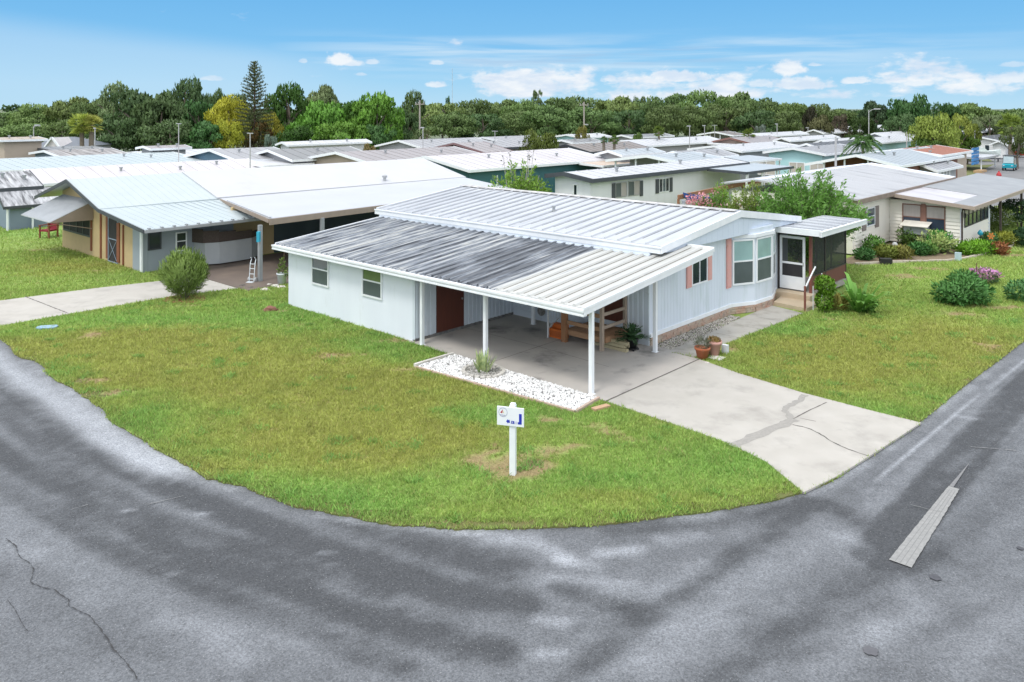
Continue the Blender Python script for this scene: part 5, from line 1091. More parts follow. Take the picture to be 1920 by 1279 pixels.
# deck in the carport
dk = thing('wooden_deck', 'small timber landing with post rails at the carport door', 'deck', P3(-2.9, 4.0), YAW)
def D(mb, u0, u1, v0, v1, z0, z1): mb.box(u0+2.9, u1+2.9, v0-4, v1-4, z0, z1); return mb
m_ = MB()
for i in range(10): D(m_, -3.62+i*.155, -3.62+i*.155+.145, 3.45, 4.78, .42, .46)
m_.build('platform', WOOD, dk); D(D(D(MB(), -3.62, -2.07, 3.41, 3.45, .28, .45), -3.66, -3.622, 3.46, 4.78, .28, .45), -2.07, -2.03, 3.46, 4.78, .28, .45).build('skirt_board', WOOD, dk)
D(MB(), -3.72, -3.53, 3.28, 3.42, 0, 1.62).build('post', mat('stained_timber', (.30, .15, .07), (.25, .12, .06), 3, .8, stretch=(9, 9, 1)), dk)
D(MB(), -2.16, -2.05, 3.30, 3.41, 0, 1.5).build('post', WOOD2, dk); D(MB(), -2.16, -2.06, 4.6, 4.7, 0, 1.75).build('post', WOOD2, dk); 
for z in (1.08, .66):
    D(MB(), -3.528, -2.165, 3.33, 3.38, z, z+.12).build('rail', WOOD, dk); D(MB(), -2.13, -2.08, 3.415, 4.6, z+.06, z+.16).build('rail', WOOD2, dk)
lm = thing('lumber_stack', 'stack of pale treated boards beside the landing', 'lumber', P3(-2.2, 4.1, .05), YAW); random.seed(8); m_ = MB()
for L_ in range(3):
    for j in range(3-(L_ == 2)): x0 = random.uniform(-.75, -.6); m_.par((x0, -.35+j*.22, L_*.105), (1.35+random.uniform(-.1, .15), random.uniform(-.05, .05), 0), (0, .15, 0), (0, 0, .09))
m_.build('boards', LUMB, lm)
wr = thing('stair_railing', 'white metal stair railing with thin balusters left of the landing', 'railing', P3(-4.34, 3.35), YAW); m_ = MB(); m_.box(-.025, .025, -.025, .025, 0, 1.12); m_.box(-.025, .025, .72, .77, 0, 1.5); m_.beam((0, 0, 1.02), (0, .75, 1.32), .035, .035); m_.beam((0, 0, .36), (0, .75, .66), .03, .03)
for i in range(1, 5): m_.beam((0, i*.15, .36+i*.06), (0, i*.15, 1.02+i*.06), .014, .014)
m_.build('railing', mat('dull_white_metal', (.58, .60, .60), None, 4, .5), wr)
bn = thing('storage_bin', 'orange plastic stepped box under the white stair railing', 'box', P3(-4.1, 3.62, .05), YAW); m_ = MB(); m_.box(-.28, .28, -.16, .0, 0, .30); m_.box(-.281, .281, .0005, .2, 0, .44); m_.build('box', mat('orange_plastic', (.55, .13, .015), (.48, .11, .015), 5, .5), bn); MB().box(-.24, .24, -.167, -.1605, .06, .24).build('front_panel', mat('orange_dark', (.40, .09, .012), None, 5, .6), bn)
pu, pz_ = on_v(1015.5, 577, 4.78); pq = thing('wall_plaque', 'round carved wall plaque with a green leaf bow on the carport wall', 'plaque', P3(pu, 4.78, pz_-.12), YAW); q = MB()._lathe([(.16, 0), (.17, .02), (.17, .04), (.11, .03)], (0, 0, 0), 22); o = q.build('disc', mat('plaque', (.42, .40, .37), (.14, .13, .12), 16, .8), pq); o.rotation_euler = (R(90), 0, 0)
q = MB()
for a in (-70, -25, 25, 70): t = R(a); q.extr([(0, -.06, .13), (.24*math.sin(t)-.05*math.cos(t), -.06, .13+.14*math.cos(t)), (.3*math.sin(t), -.06, .13+.2*math.cos(t)), (.24*math.sin(t)+.05*math.cos(t), -.06, .15+.10*math.cos(t))], (0, .02, 0))
q.build('leaf_bow', mat('dark_green_leaf', (.02, .09, .06), None, 6, .6), pq)
fp = thing('fern_pot', 'bushy dark fern in a black pot on casters at the carport wall', 'potted plant', P3(-1.46, 4.12, .05), YAW); MB()._lathe([(.13, .07), (.19, .33), (.21, .33), (.21, .37), (.18, .37)], (0, 0, 0), 18).build('pot', BLACK, fp, True); m_ = MB(); m_._lathe([(.2, .045), (.2, .07)], (0, 0, 0), 16)
for i in range(4): t = math.pi/4+i*math.pi/2; m_.box(.18*math.cos(t)-.025, .18*math.cos(t)+.025, .18*math.sin(t)-.025, .18*math.sin(t)+.025, 0, .05)
m_.build('caster_stand', BLACK, fp)
# neighbour's clutter
WP = mat('white_plastic', (.66, .72, .76), None, 4, .45)
bk = thing('bucket', 'white bucket with a leafy sapling at the neighbour carport edge', 'bucket', P3(-18.4, 1.85, .05), YAW); MB()._lathe([(.17, 0), (.215, .42), (.235, .421), (.235, .47), (.19, .46)], (0, 0, 0), 20).build('bucket', WP, bk, True); MB().tube([(0, .05, .3), (-.25, .3, 1.9)], .012, 6).build('stake', mat('stake', (.14, .09, .06), None, 5), bk)
dl = thing('hand_truck', 'white tubular hand truck leaning at the neighbour carport post', 'hand truck', P3(-19.75, 1.15, .05), YAW+.5); m_ = MB()
for x in (-.14, .14): m_.tube([(x, 0, .05), (x, .12, 1.0), (x*.9, .22, 1.2), (x*.8, .12, 1.3)], .022, 6)
for z in (.15, .42, .7, .95): m_.tube([(-.14, z*.11, z), (.14, z*.11, z)], .018, 6)
m_.build('frame', WP, dl); dl.scale = (.85, .85, .82); MB().box(-.18, .18, -.25, .0, .0, .025).build('toe_plate', WP, dl)
for x in (-.2, .2): w_ = MB()._lathe([(.12, -.03), (.12, .03)], (0, 0, 0), 14).build('wheel', mat('pale_wheel', (.4, .4, .4), None, 4), dl); w_.rotation_euler = (0, R(90), 0); w_.location = (x, .1, .12)
tag(MB().par((*W(-19.42, 1.2), 1.85), (.0, .22, 0), (.12, 0, 0), (0, 0, .45)).build('hanging_bag', mat('turquoise_cloth', (.03, .35, .50), None, 5, .7)), 'turquoise bag hung on the neighbour carport post', 'bag')
for i, (px, py, r, lab) in enumerate([(497, 545, .22, 'pale stone'), (517, 538, .24, 'flat white stone by the white bucket'), (505, 535, .14, 'small round stone'), (470, 541, .16, 'dark stone'), (528, 540, .2, 'pale stone'), (455, 537, .18, 'brown stone')]):
    labs = ['pale rock in front of the hand truck at the lawn edge', 'flat whitish rock left of the white bucket', 'small rock behind the pale rocks near the post', 'dark low rock left of the hand truck', 'pale rock just below the white bucket', 'brown rock at the end of the neighbour drive']
    rock('rock', labs[i], (*gnd(px, py), .01), r, [mat('pale_rock', (.60, .55, .52)), mat('flat_rock', (.56, .55, .50), None, 5), mat('dark_rock', (.10, .085, .075), None, 5)][0 if i in (0, 4) else 1 if i in (1, 2) else 2], 20+i, .45, group='rocks at the neighbour carport')
ch = thing('patio_chair', 'dark red wooden chair on the grass left of the tan house', 'chair', P3(-40.2, -.6), YAW+.4); RD = mat('dark_red_cloth', (.22, .012, .025), None, 5, .8)
MB().box(-.35, .35, -.3, .35, .42, .52).build('seat', RD, ch); MB().par((-.35, .35, .5), (.7, 0, 0), (0, .08, 0), (0, .15, .75)).build('backrest', RD, ch)
for x in (-.38, .34):
    for y in (-.3, .3): MB().box(x, x+.08, y, y+.08, 0, .75 if y < 0 else 1.2).build('leg', RUST, ch)
    MB().box(x, x+.09, -.34, .4, .7501, .8).build('armrest', RUST, ch)
ch2 = thing('storage_cabinet', 'narrow tan cabinet beside the dark red chair', 'cabinet', P3(-39.0, .2), YAW); MB().box(-.3, .3, -.25, .25, 0, 1.3).build('body', TANW, ch2); MB().box(-.26, .26, -.27, -.2505, .08, 1.24).build('door', mat('cabinet_door', (.40, .29, .15), None, 3), ch2)
# behind the corner house: timber rail, washing
fe = thing('timber_fence', 'brown timber top rail of a fence behind the pink oleander', 'fence', (*W(-11.0, 30.0), 0), YAW)
ru0, rz0 = -11, 0
fa = at(1272, 370, 50.0); fb = at(1392, 345, 60.0); fc_ = at(1452, 333, 66.0)
def LOC(p): u, v = UVw(p[0], p[1]); return (u+11.0, v-30.0, p[2])
A_, B_, C_ = LOC(fa), LOC(fb), LOC(fc_)
m_ = MB(); m_.beam(A_, B_, .12, .28); m_.beam(B_, C_, .12, .30); m_.build('top_rail', mat('fence_brown', (.30, .15, .085), (.26, .12, .07), 3, .8), fe)
for t in (0, .33, .66, 1): q = Vector(A_).lerp(Vector(B_), t); MB().box(q.x-.06, q.x+.06, q.y-.06, q.y+.06, 0, q.z-.1).build('post', mat('fence_brown', (.3, .15, .08)), fe)
bl = thing('tarp', 'blue folded cover hanging on the fence among pink flowers', 'tarp', at(1305, 372, 50.2), YAW); m_ = MB(); random.seed(2)
for i in range(7): m_.slab((-.8+i*.25, -.2, .25+random.uniform(-.1, .1)), (-.5+i*.25, -.25, .2+random.uniform(-.1, .1)), (-.5+i*.25, .25, .1), (-.8+i*.25, .2, .15), .3)
m_.build('cover', mat('blue_tarp', (.02, .055, .22), (.04, .10, .28), 3, .6), bl)
# ------------------------------------------------------------------ vehicles, hydrant, boat
TYRE = mat('tyre', (.02, .02, .02), None, 6, .8); HUB = mat('hub', (.45, .46, .47), None, 5, .4, metal=.6)
def wheel(par, x, y, r=.32, w_=.2):
    o = MB()._lathe([(r*.9, -w_/2), (r, -w_*.3), (r, w_*.3), (r*.9, w_/2)], (0, 0, 0), 18).build('wheel', TYRE, par); o.location = (x, y, r); o.rotation_euler = (R(90), 0, 0)
    h_ = MB()._lathe([(r*.6, -w_/2-.01), (r*.6, w_/2+.01)], (0, 0, 0), 14).build('hub', HUB, o); return o
def car(name, label, loc, rot, m):
    t = thing(name, label, 'car', loc, rot); prof = [(-2.2, .35, .35), (-2.25, .55, .6), (-2.1, .85, .72), (-1.3, .95, .80), (-.5, 1.0, .84), (1.2, .98, .84), (1.9, .92, .8), (2.2, .8, .74), (2.25, .5, .66), (2.2, .35, .5)]
    mb = MB(); k = len(prof); half = .88
    for s_ in (-1, 1):
        for x, z, h_ in prof: mb.v.append((x, s_*half*(.92+.08*(abs(x) < 1.6)), z))
    for s_ in (-1, 1):
        for x, z, h_ in prof: mb.v.append((x, s_*half*.9, .28 if 0 else min(z, .35)))
    top = [(i, i+1, k+i+1, k+i) for i in range(k-1)]; mb.f += top
    for s_ in (0, 1):
        for i in range(k-1): a, b = s_*k+i, s_*k+i+1; f_ = (a, b, 2*k+s_*k+i+1, 2*k+s_*k+i); mb.f.append(f_)
    mb.build('body', m, t)
    cb = MB(); lo = [(-1.35, .93), (1.85, .95)]; hi = [(-.55, 1.42), (1.25, 1.44)]
    b0 = [(-1.35, -.8, .94), (1.9, -.8, .94), (1.9, .8, .94), (-1.35, .8, .94)]; b1 = [(-.5, -.62, 1.42), (1.2, -.62, 1.44), (1.2, .62, 1.44), (-.5, .62, 1.42)]
    cb.v += b0+b1; cb.f += [(4, 5, 6, 7)]; cb.build('roof', m, t)
    gl = MB(); gl.v += b0+[(p[0], p[1], p[2]-.01) for p in b1]; gl.f += [(0, 1, 5, 4), (1, 2, 6, 5), (2, 3, 7, 6), (3, 0, 4, 7), (4, 5, 6, 7)]; gl.build('windows', glass('car_glass', (.03, .04, .05), .05, 1.0), t)
    for x in (-1.35, 1.4):
        for y in (-.8, .8): wheel(t, x, y)
    for y in (-.6, .6): MB().box(-2.27, -2.18, y-.17, y+.17, .6, .75).build('headlight', mat('headlight', (.55, .62, .72), None, 5, .1), t); MB().box(2.2, 2.27, y-.15, y+.15, .65, .8).build('tail_light', mat('tail_light', (.35, .02, .02), None, 5, .3), t)
    MB().box(-2.29, -2.2, -.8, .8, .35, .5).build('bumper', m, t); return t
car('parked_car', 'white car parked beneath the cream house carport', P3(-.3, 43.3, .03), YAW+R(205), mat('car_white', (.70, .73, .76), None, 3, .25))
car('parked_car', 'red vehicle at the far right edge by the white garage', at(1922, 296, 128)[:2]+(.03,), YAW+R(30), mat('car_red', (.30, .015, .015), None, 3, .25))
gc = thing('golf_cart', 'teal golf cart with dark canopy on the far street', 'golf cart', (*gnd(1893, 320), .03), R(-40)); TEAL = mat('cart_teal', (.01, .33, .42), (.01, .30, .38), 3, .3)
q = MB(); q.extr([(-.6, -1.2, .35), (-.6, -1.25, .75), (-.6, -.7, .95), (-.6, -.55, .4), (-.6, .3, .35), (-.6, .4, .7), (-.6, 1.2, .75), (-.6, 1.25, .35)], (1.2, 0, 0)); q.build('body', TEAL, gc)
MB().box(-.55, .55, .25, .75, .7, .86).build('seat', mat('cart_seat', (.55, .52, .46), None, 4), gc); MB().par((-.55, .75, .8), (1.1, 0, 0), (0, .1, 0), (0, .08, .5)).build('backrest', mat('cart_seat', (.5, .5, .5)), gc); MB().box(-.65, .65, -.75, 1.1, 1.83, 1.9).build('canopy', DGREY, gc)
for x in (-.6, .56):
    MB().beam((x+.02, -.95, .9), (x+.02, -.65, 1.83), .04, .04).build('canopy_post', BLACK, gc); MB().beam((x+.02, 1.0, .7), (x+.02, 1.0, 1.83), .04, .04).build('canopy_post', BLACK, gc)
    wheel(gc, x+.02, -.85, .24, .16).rotation_euler = (0, R(90), 0); wheel(gc, x+.02, .85, .24, .16).rotation_euler = (0, R(90), 0)
    MB().box(x*.75-.08, x*.75+.1, -1.27, -1.2, .6, .72).build('headlight', mat('headlight', (.5, .6, .7)), gc)
MB().par((-.55, -.95, .95), (1.1, 0, 0), (0, .01, 0), (0, .28, .84)).build('windscreen', glass('cart_screen', (.35, .45, .48), .05, .8), gc)
hy = thing('fire_hydrant', 'red fire hydrant on the grass by the far street', 'hydrant', (*gnd(1873, 347), .02)); q = MB(); q._lathe([(.2, 0), (.2, .08), (.14, .081), (.14, .62), (.18, .63), (.18, .7), (.13, .82), (.05, .9), (.05, .97)], (0, 0, 0), 14); HR = mat('hydrant_red', (.45, .03, .035), None, 4, .5); q.scale = 1; o = q.build('barrel', HR, hy); q = MB(); q.tube([(-.3, 0, .5), (.3, 0, .5)], .08, 10); q.tube([(0, -.28, .45), (0, 0, .45)], .1, 10); q.build('nozzles', HR, hy); hy.scale = (1.35, 1.35, 1.45)
for i, (px, lab) in enumerate(((1861, 'white marker stone left of the fire hydrant'), (1867, 'white marker stone touching the fire hydrant'))): rock('rock', lab, (*gnd(px, 347), .0), .45, mat('marker_white', (.7, .7, .7), None, 4), 31+i, .8, group='white stones by the hydrant')
cn = thing('flat_canopy', 'white flat canopy roof on posts below the parked boat', 'canopy', (*W(*UVw(*at(1815, 290, 104)[:2])), 0), YAW); zt_ = at(1815, 290, 104)[2]
MB().slab((-5.5, -4, zt_+.1), (2.6, -4, zt_-.1), (2.6, 4, zt_-.1), (-5.5, 4, zt_+.1), .25).build('roof', RW, cn)
for u in (-5.2, 2.3):
    for v in (-3.6, 3.6): MB().box(u-.06, u+.06, v-.06, v+.06, 0, zt_-.3).build('post', TRIM, cn)
bs = thing('slatted_screen', 'bright blue louvred screen hanging from the white flat canopy', 'screen', at(1841, 322, 98)[:2]+(0,), YAW); m_ = MB()
for i in range(5): m_.par((-.9, -1.0, .9+i*.42), (0, 2.6, 0), (.25, 0, .1), (0, 0, .34))
m_.build('slats', mat('blue_slat', (.03, .16, .42), (.05, .22, .5), 2, .5), bs); MB().box(-.7, .2, -1.0, 1.6, 0, .3).build('base', mat('tan_base', (.45, .30, .16), None, 3), bs)
ky = thing('kayak', 'orange kayak lying below the blue louvred screen', 'kayak', at(1838, 338, 90)[:2]+(0,), YAW+1.4); MB().tube([(-1.6, 0, .3), (-.9, 0, .25), (0, 0, .24), (.9, 0, .25), (1.6, 0, .3)], [.03, .24, .32, .24, .03], 10).build('hull', mat('kayak_orange', (.55, .20, .03), None, 3, .4), ky)
bt = thing('boat', 'white motor boat on a trailer above the white canopy edge', 'boat', at(1833, 284, 118)[:2]+(at(1833, 287, 118)[2]-.4,), R(-5)); q = MB(); secs = [(-3.1, .9, .55), (-1.5, 1.05, .6), (.5, 1.0, .65), (2.0, .7, .75), (3.2, .06, .95)]; k = 5
for x, hw, hz in secs: q.v += [(x, -hw, hz), (x, -hw*.75, .12), (x, 0, 0), (x, hw*.75, .12), (x, hw, hz)]
for i in range(4):
    for j in range(4): a = i*5+j; q.f.append((a, a+1, a+6, a+5))
    q.f.append((i*5, i*5+5, i*5+9, i*5+4))
q.f.append((0, 4, 3, 2, 1)); q.build('hull', mat('hull_white', (.66, .72, .70), (.55, .62, .60), 2, .4), bt); q = MB(); q.extr([(-1.2, -.6, .6), (1.2, -.6, .7), (.6, -.6, 1.25), (-.8, -.6, 1.25)], (0, 1.2, 0)); q.build('cabin', mat('cabin_white', (.6, .66, .64), None, 2, .4), bt)
q = MB(); q.box(-2.6, 3.4, -.5, -.4, -.45, -.35); q.box(-2.6, 3.4, .4, .5, -.45, -.35)
for x in (-2, 0, 1.5): q.box(x, x+.1, -.8, .8, -.35, -.02)
zb_ = -(bt.location.z); q.box(-.2, .0, -.7, -.6, zb_, -.35); q.box(-.2, 0, .6, .7, zb_, -.35); q.box(2.8, 2.9, -.1, .1, zb_, -.35); q.build('trailer', DGREY, bt)
# ------------------------------------------------------------------ poles and lamps
PG = mat('weathered_pole', (.42, .42, .42), (.36, .36, .37), 2, .7); PWD = mat('timber_pole', (.40, .36, .33), (.32, .29, .26), 2, .9)
def pole(name, label, px, ytop, d, kind, r=.07, cat='street lamp', group=None):
    x, y, zt = at(px, ytop, d); t = thing(name, label, cat, (x, y, 0), YAW, group)
    MB().tube([(0, 0, 0), (0, 0, zt)], [r*.8, r*.6], 8).build('pole', PWD if kind == 'util' else PG, t)
    LH = mat('lamp_head', (.42, .43, .44), None, 4, .4)
    if kind == 'T': MB().beam((-.45, 0, zt), (.45, 0, zt), .07, .06).build('cross_arm', LH, t)
    elif kind == 'arm': MB().tube([(0, 0, zt-.4), (.5, 0, zt), (1.1, -.0, zt+.1)], .05, 6).build('arm', PG, t); MB().box(.9, 1.9, -.2, .2, zt+.05, zt+.25).build('lamp_head', LH, t)
    elif kind == 'head': MB().box(-.32, .12, -.08, .08, zt-.03, zt+.09).build('lamp_head', LH, t)
    elif kind == 'util':
        MB().beam((-1.0, 0, zt-.6), (1.0, 0, zt-.6), .12, .14).build('cross_arm', PWD, t)
        q = MB()
        for a in (-.9, -.3, .9): q._lathe([(.05, zt-.5), (.07, zt-.35), (.04, zt-.25)], (a, 0, 0), 8)
        q.build('insulators', LH, t)
        if px > 900: MB().box(.2, .9, -.12, .12, zt-4.3, zt-4.1).build('lamp_head', LH, t)
    return t
pole('street_lamp', 'curved-arm street lamp left of the slate roofed house', 63, 237, 104, 'arm', .11)
pole('street_lamp', 'short lamp pole in front of the fan palms', 178, 241, 95, 'head', .10)
pole('street_lamp', 'T-topped lamp pole in front of the dark oaks above the teal wall', 335, 232, 72, 'T', .06)
pole('street_lamp', 'T-topped lamp pole at the foot of the tall pine', 469, 250, 66, 'T', .07)
pole('utility_pole', 'leaning timber utility pole beside the bright green trees', 787, 188, 122, 'util', .18, 'utility pole')
pole('lamp_post', 'thin grey post just right of the leaning utility pole', 793, 240, 82, 'head', .07)
pole('street_lamp', 'small lamp pole above the black-edged roof', 928, 246, 96, 'T', .06)
pole('utility_pole', 'timber utility pole with lamp in front of the middle treeline', 1095, 191, 150, 'util', .2, 'utility pole')
pole('street_lamp', 'lamp pole rising from the white roof right of the two dwarf palms', 1293, 237, 96, 'head', .08)
pole('street_lamp', 'left thin pole of the pair above the far brown gable', 1321, 236, 118, 'head', .08)
pole('street_lamp', 'right thin pole of the pair above the far brown gable', 1340, 235, 124, 'T', .07)
pole('street_lamp', 'faint lamp pole right of the small far palm', 1457, 233, 130, 'head', .09)
pole('street_lamp', 'lamp pole in front of the dark brown cypress', 1515, 240, 126, 'head', .09)
pole('flag_pole', 'tall bare grey pole before the brick carport house', 1567, 256, 58, 'none', .12, 'pole')
pole('street_lamp', 'tall street lamp left of the big dark tree', 1629, 206, 140, 'arm', .12)
pole('lamp_post', 'thin pole right of the feathery palm before white roofs', 1700, 247, 86, 'none', .06)
pole('radio_mast', 'hair-thin radio mast above the middle treeline', 848, 128, 420, 'none', .14, 'mast')
# ------------------------------------------------------------------ foliage kit
def unit(v): return v/np.maximum(np.linalg.norm(v, axis=-1, keepdims=True), 1e-9)
def leaves(P_, D_, ln, wd, g, flat_=0.0):
    """rhombic leaves: P_ base points, D_ directions, lengths ln, widths wd"""
    n = len(P_); D_ = unit(D_); ref = g.normal(size=(n, 3)); S_ = unit(np.cross(D_, ref)); ln = np.broadcast_to(np.asarray(ln), (n,))[:, None]; wd = np.broadcast_to(np.asarray(wd), (n,))[:, None]
    up = np.cross(S_, D_)
    a = P_; c = P_+D_*ln; m_ = P_+D_*ln*.45+up*ln*.06
    V_ = np.stack([a, m_+S_*wd/2, c, m_-S_*wd/2], 1).reshape(-1, 3)
    return V_, np.arange(4*n).reshape(-1, 4)
def orient(V_, Nn):
    """turn each leaf's winding towards its outward direction and give soft clump normals"""
    q = V_.reshape(-1, 4, 3); ng = np.cross(q[:, 1]-q[:, 0], q[:, 2]-q[:, 0]); fl = (ng*Nn).sum(1) < 0
    q[fl] = q[fl][:, ::-1]; ng[fl] *= -1; return q.reshape(-1, 3), np.repeat(unit(unit(ng)*.45+Nn), 4, 0)
def cat_(parts):
    vs_, fs, o = [], [], 0
    for v, f in parts: vs_.append(v); fs.append(f+o); o += len(v)
    return np.concatenate(vs_), np.concatenate(fs)
def crown_np(seed, nb=46, nc=5600, card=.075, low=.0, spread=1.0, nrm=False):
    """crown in a unit box: radius about 1, height 0..1 (scaled per tree)"""
    g = np.random.default_rng(seed); cen = []; rad = []
    for i in range(nb):
        t = g.beta(1.1, 1.0); env = math.sqrt(max(.04, 1-((t-.42)/.66)**2))*spread
        r_ = env*math.sqrt(g.uniform(.12, .95)); a = g.uniform(0, 6.283)
        cen.append((r_*math.cos(a), r_*math.sin(a), low+(1-low)*(.08+t*.78))); rad.append(g.uniform(.17, .34)*(1.1-.2*t))
    cen, rad = np.array(cen), np.array(rad); w_ = rad**2; k = g.choice(nb, nc, p=w_/w_.sum())
    dirs = unit(g.normal(size=(nc, 3))*np.array([1, 1, .8])+np.array([0, 0, .25])); rr = rad[k]*g.uniform(.72, 1.12, nc)
    P_ = cen[k]+dirs*rr[:, None]*np.array([1, 1, .40])
    D_ = unit(dirs*.5+g.normal(size=(nc, 3))*.9)
    v, f = leaves(P_, D_, card*g.uniform(.7, 1.5, nc), card*g.uniform(.7, 1.2, nc), g); v, n = orient(v, unit(dirs+unit(P_-np.array([0, 0, .35]))*.5))
    return (v, f, n) if nrm else (v, f)
LEAF = leaf_mat('tree_leaf', var=.28)
CROWNS = []
for i, kw in enumerate([dict(), dict(nb=30, spread=1.05), dict(nb=44, card=.065), dict(nb=26, spread=.95), dict(nb=18, nc=2600, card=.075), dict(nb=34, low=.0, card=.08), dict(nb=52, card=.06, nc=6500), dict(nb=14, nc=1700, card=.08)]):
    v, f, n = crown_np(100+i, nrm=True, **kw); me_o = npmesh('crown', v, f, LEAF, nrm=n); CROWNS.append(me_o.data); bpy.data.objects.remove(me_o)
BARK = mat('bark', (.12, .095, .075), (.17, .145, .12), 4, .9, .5, 20)
TRUNKS = []
for i in range(3):
    random.seed(40+i); m_ = MB(); m_.tube([(0, 0, 0), (.02, .01, .25), (-.02, .03, .5), (.01, 0, .8)], [.035, .026, .02, .008], 8)
    for j in range(5):
        a = j*1.257+random.uniform(-.3, .3); z0 = random.uniform(.2, .5); m_.tube([(0, 0, z0), (.16*math.cos(a), .16*math.sin(a), z0+.16), (.33*math.cos(a), .33*math.sin(a), z0+.26)], [.018, .012, .004], 6)
    o = m_.build('trunk', BARK); TRUNKS.append(o.data); bpy.data.objects.remove(o)
TREEN = [0]
def tree(name, label, px, yt, hw, d, col, k=None, zb=.14, group=None, deep=1.0, cat='tree'):
    TREEN[0] += 1; i = TREEN[0]; x, y, zt = at(px, yt, d); rx = hw/F*d; g = random.Random(i*7+3)
    t = thing(name, label, cat, (x, y, 0), g.uniform(0, 6.28), group)
    tr = bpy.data.objects.new('trunk', TRUNKS[i % 3]); COL.objects.link(tr); tr.parent = t; tr.scale = (zt*.8, zt*.8, zt)
    ck = i % 4 if k is None else k
    c = bpy.data.objects.new('crown', CROWNS[ck]); COL.objects.link(c); c.parent = t; c.location = (0, 0, zt*zb)
    c.scale = (rx*.92, rx*.92*deep, zt*(1-zb)*.98); c.rotation_euler = (0, 0, g.uniform(0, 6.28)); v = g.uniform(.85, 1.15)
    c.color = (col[0]*v*g.uniform(.92, 1.08), col[1]*v, col[2]*v, 1); return t
OAK = (.125, .190, .062); OAKD = (.075, .130, .046); OAKM = (.155, .225, .068); BRI = (.115, .245, .034); YEL = (.42, .44, .045); OLV = (.26, .31, .06); GRYG = (.17, .22, .095); DKG = (.062, .145, .042)  # OAK tones paled and greyed: distance haze painted into the leaf colour
# ---- left background block
for a in [('oak_tree', 'dark oak at the far left edge of the treeline', 15, 203, 60, 190, OAK), ('oak_tree', 'rounded oak second from the left edge of the treeline', 72, 192, 52, 185, OAKM), ('oak_tree', 'rising oak left of the tall dark oaks', 128, 181, 52, 175, OAKM), ('oak_tree', 'bushy oak directly above the left fan palms', 172, 178, 42, 165, OAK),
          ('oak_tree', 'lower green oak behind the curved-arm street lamp', 45, 226, 55, 150, OAKM), ('oak_tree', 'lower green oak above the slate roof', 118, 222, 48, 145, OAKM), ('oak_tree', 'low green oak against the left photo edge', -20, 222, 50, 155, OAK)]: tree(*a, deep=1)
tree('oak_tree', 'sparse pale oak top rising left of the dark oaks', 218, 150, 38, 145, GRYG, k=4, zb=.3)
for a in [('oak_tree', 'broad dark oak right of the left fan palms', 258, 156, 60, 130, OAKD), ('oak_tree', 'tall dark oak with the highest left crown', 348, 140, 46, 132, OAKD), ('oak_tree', 'dark oak in the middle of the left block', 305, 172, 58, 124, OAKD), ('oak_tree', 'lower dark oak over the teal wall', 222, 208, 52, 122, OAKD), ('oak_tree', 'dark oak left of the yellow tree', 372, 178, 40, 124, DKG), ('oak_tree', 'low dark oak behind the T-topped lamp pole', 318, 220, 62, 112, OAKD), ('oak_tree', 'low shadowed oak left of the tall pine', 395, 226, 48, 112, DKG)]: tree(*a)
tree('oak_tree', 'small far oak peeking above the yellow tree', 402, 159, 22, 160, OAK)
tree('oak_tree', 'far dark oak crown left behind the tall pine', 446, 165, 26, 150, OAK)
tree('golden_tree', 'yellow-leaved tree left of the tall pine', 428, 172, 42, 122, YEL, k=6, zb=.3); tree('golden_tree', 'low yellow-green tree lobe left of the pine foot', 428, 220, 26, 112, (.34, .38, .04), k=6, zb=.2)
tree('golden_tree', 'yellow tree right behind the tall pine', 505, 205, 26, 124, (.34, .31, .04), k=6, zb=.2); tree('golden_tree', 'rusty brown tree around the pine foot', 487, 222, 28, 116, (.16, .10, .03), k=4, zb=.2)
for a in [('broadleaf_tree', 'bright green tree immediately right of the tall pine', 540, 150, 44, 132, (.062, .14, .022)), ('broadleaf_tree', 'greyish green tree behind the bright green ones', 603, 158, 40, 145, GRYG), ('broadleaf_tree', 'wide bright green tree in front of the white wall', 605, 186, 58, 118, BRI), ('broadleaf_tree', 'bright lime green tree left of the leaning utility pole', 707, 170, 55, 120, BRI), ('broadleaf_tree', 'bright green tree second left of the leaning utility pole', 655, 184, 50, 122, (.066, .155, .02)), ('broadleaf_tree', 'low bright green tree above the tan gable', 640, 226, 55, 108, BRI), ('broadleaf_tree', 'low green tree over the grey metal roof', 565, 230, 44, 112, (.05, .12, .02)), ('broadleaf_tree', 'low dark hollow tree left of the grey gable', 705, 226, 42, 112, DKG)]: tree(*a, k=5 if a[6] is BRI else None)
tree('oak_tree', 'grey-green oak beside the leaning utility pole', 775, 166, 26, 150, OAK); tree('oak_tree', 'dark low oak behind the leaning utility pole', 765, 205, 30, 140, OAKD); tree('oak_tree', 'pale shrubby tree at the leaning pole foot', 790, 238, 22, 118, GRYG, k=4)
# ---- the long middle treeline: same kind of oak over and over
gx = 'oaks of the long middle treeline'
lab = 'dark green oak in the long even treeline behind the park'
for i, (px, yt, hw) in enumerate([(830, 186, 52), (885, 184, 48), (938, 186, 46), (985, 182, 44), (1035, 176, 50), (1092, 178, 52), (1150, 180, 50), (1205, 176, 44), (1262, 168, 46), (1318, 166, 48), (1376, 172, 46), (1428, 179, 44), (1478, 186, 44), (1530, 192, 40), (1580, 203, 38)]):
    tree('oak_tree', lab, px, yt, hw, 205+(i % 3)*9, OAKM if i % 3 == 0 else OAK, group=gx)
lab2 = 'lower front oak in the long even treeline behind the park'
for i, (px, yt, hw) in enumerate([(842, 205, 46), (905, 208, 50), (965, 206, 44), (1030, 196, 56), (1108, 196, 56), (1180, 200, 48), (1245, 194, 46), (1305, 196, 44), (1362, 190, 46), (1420, 200, 44), (1470, 206, 40)]):
    tree('oak_tree', lab2, px, yt, hw, 176+(i % 3)*6, OAKD if i % 4 == 1 else OAK, group='front oaks of the middle treeline')
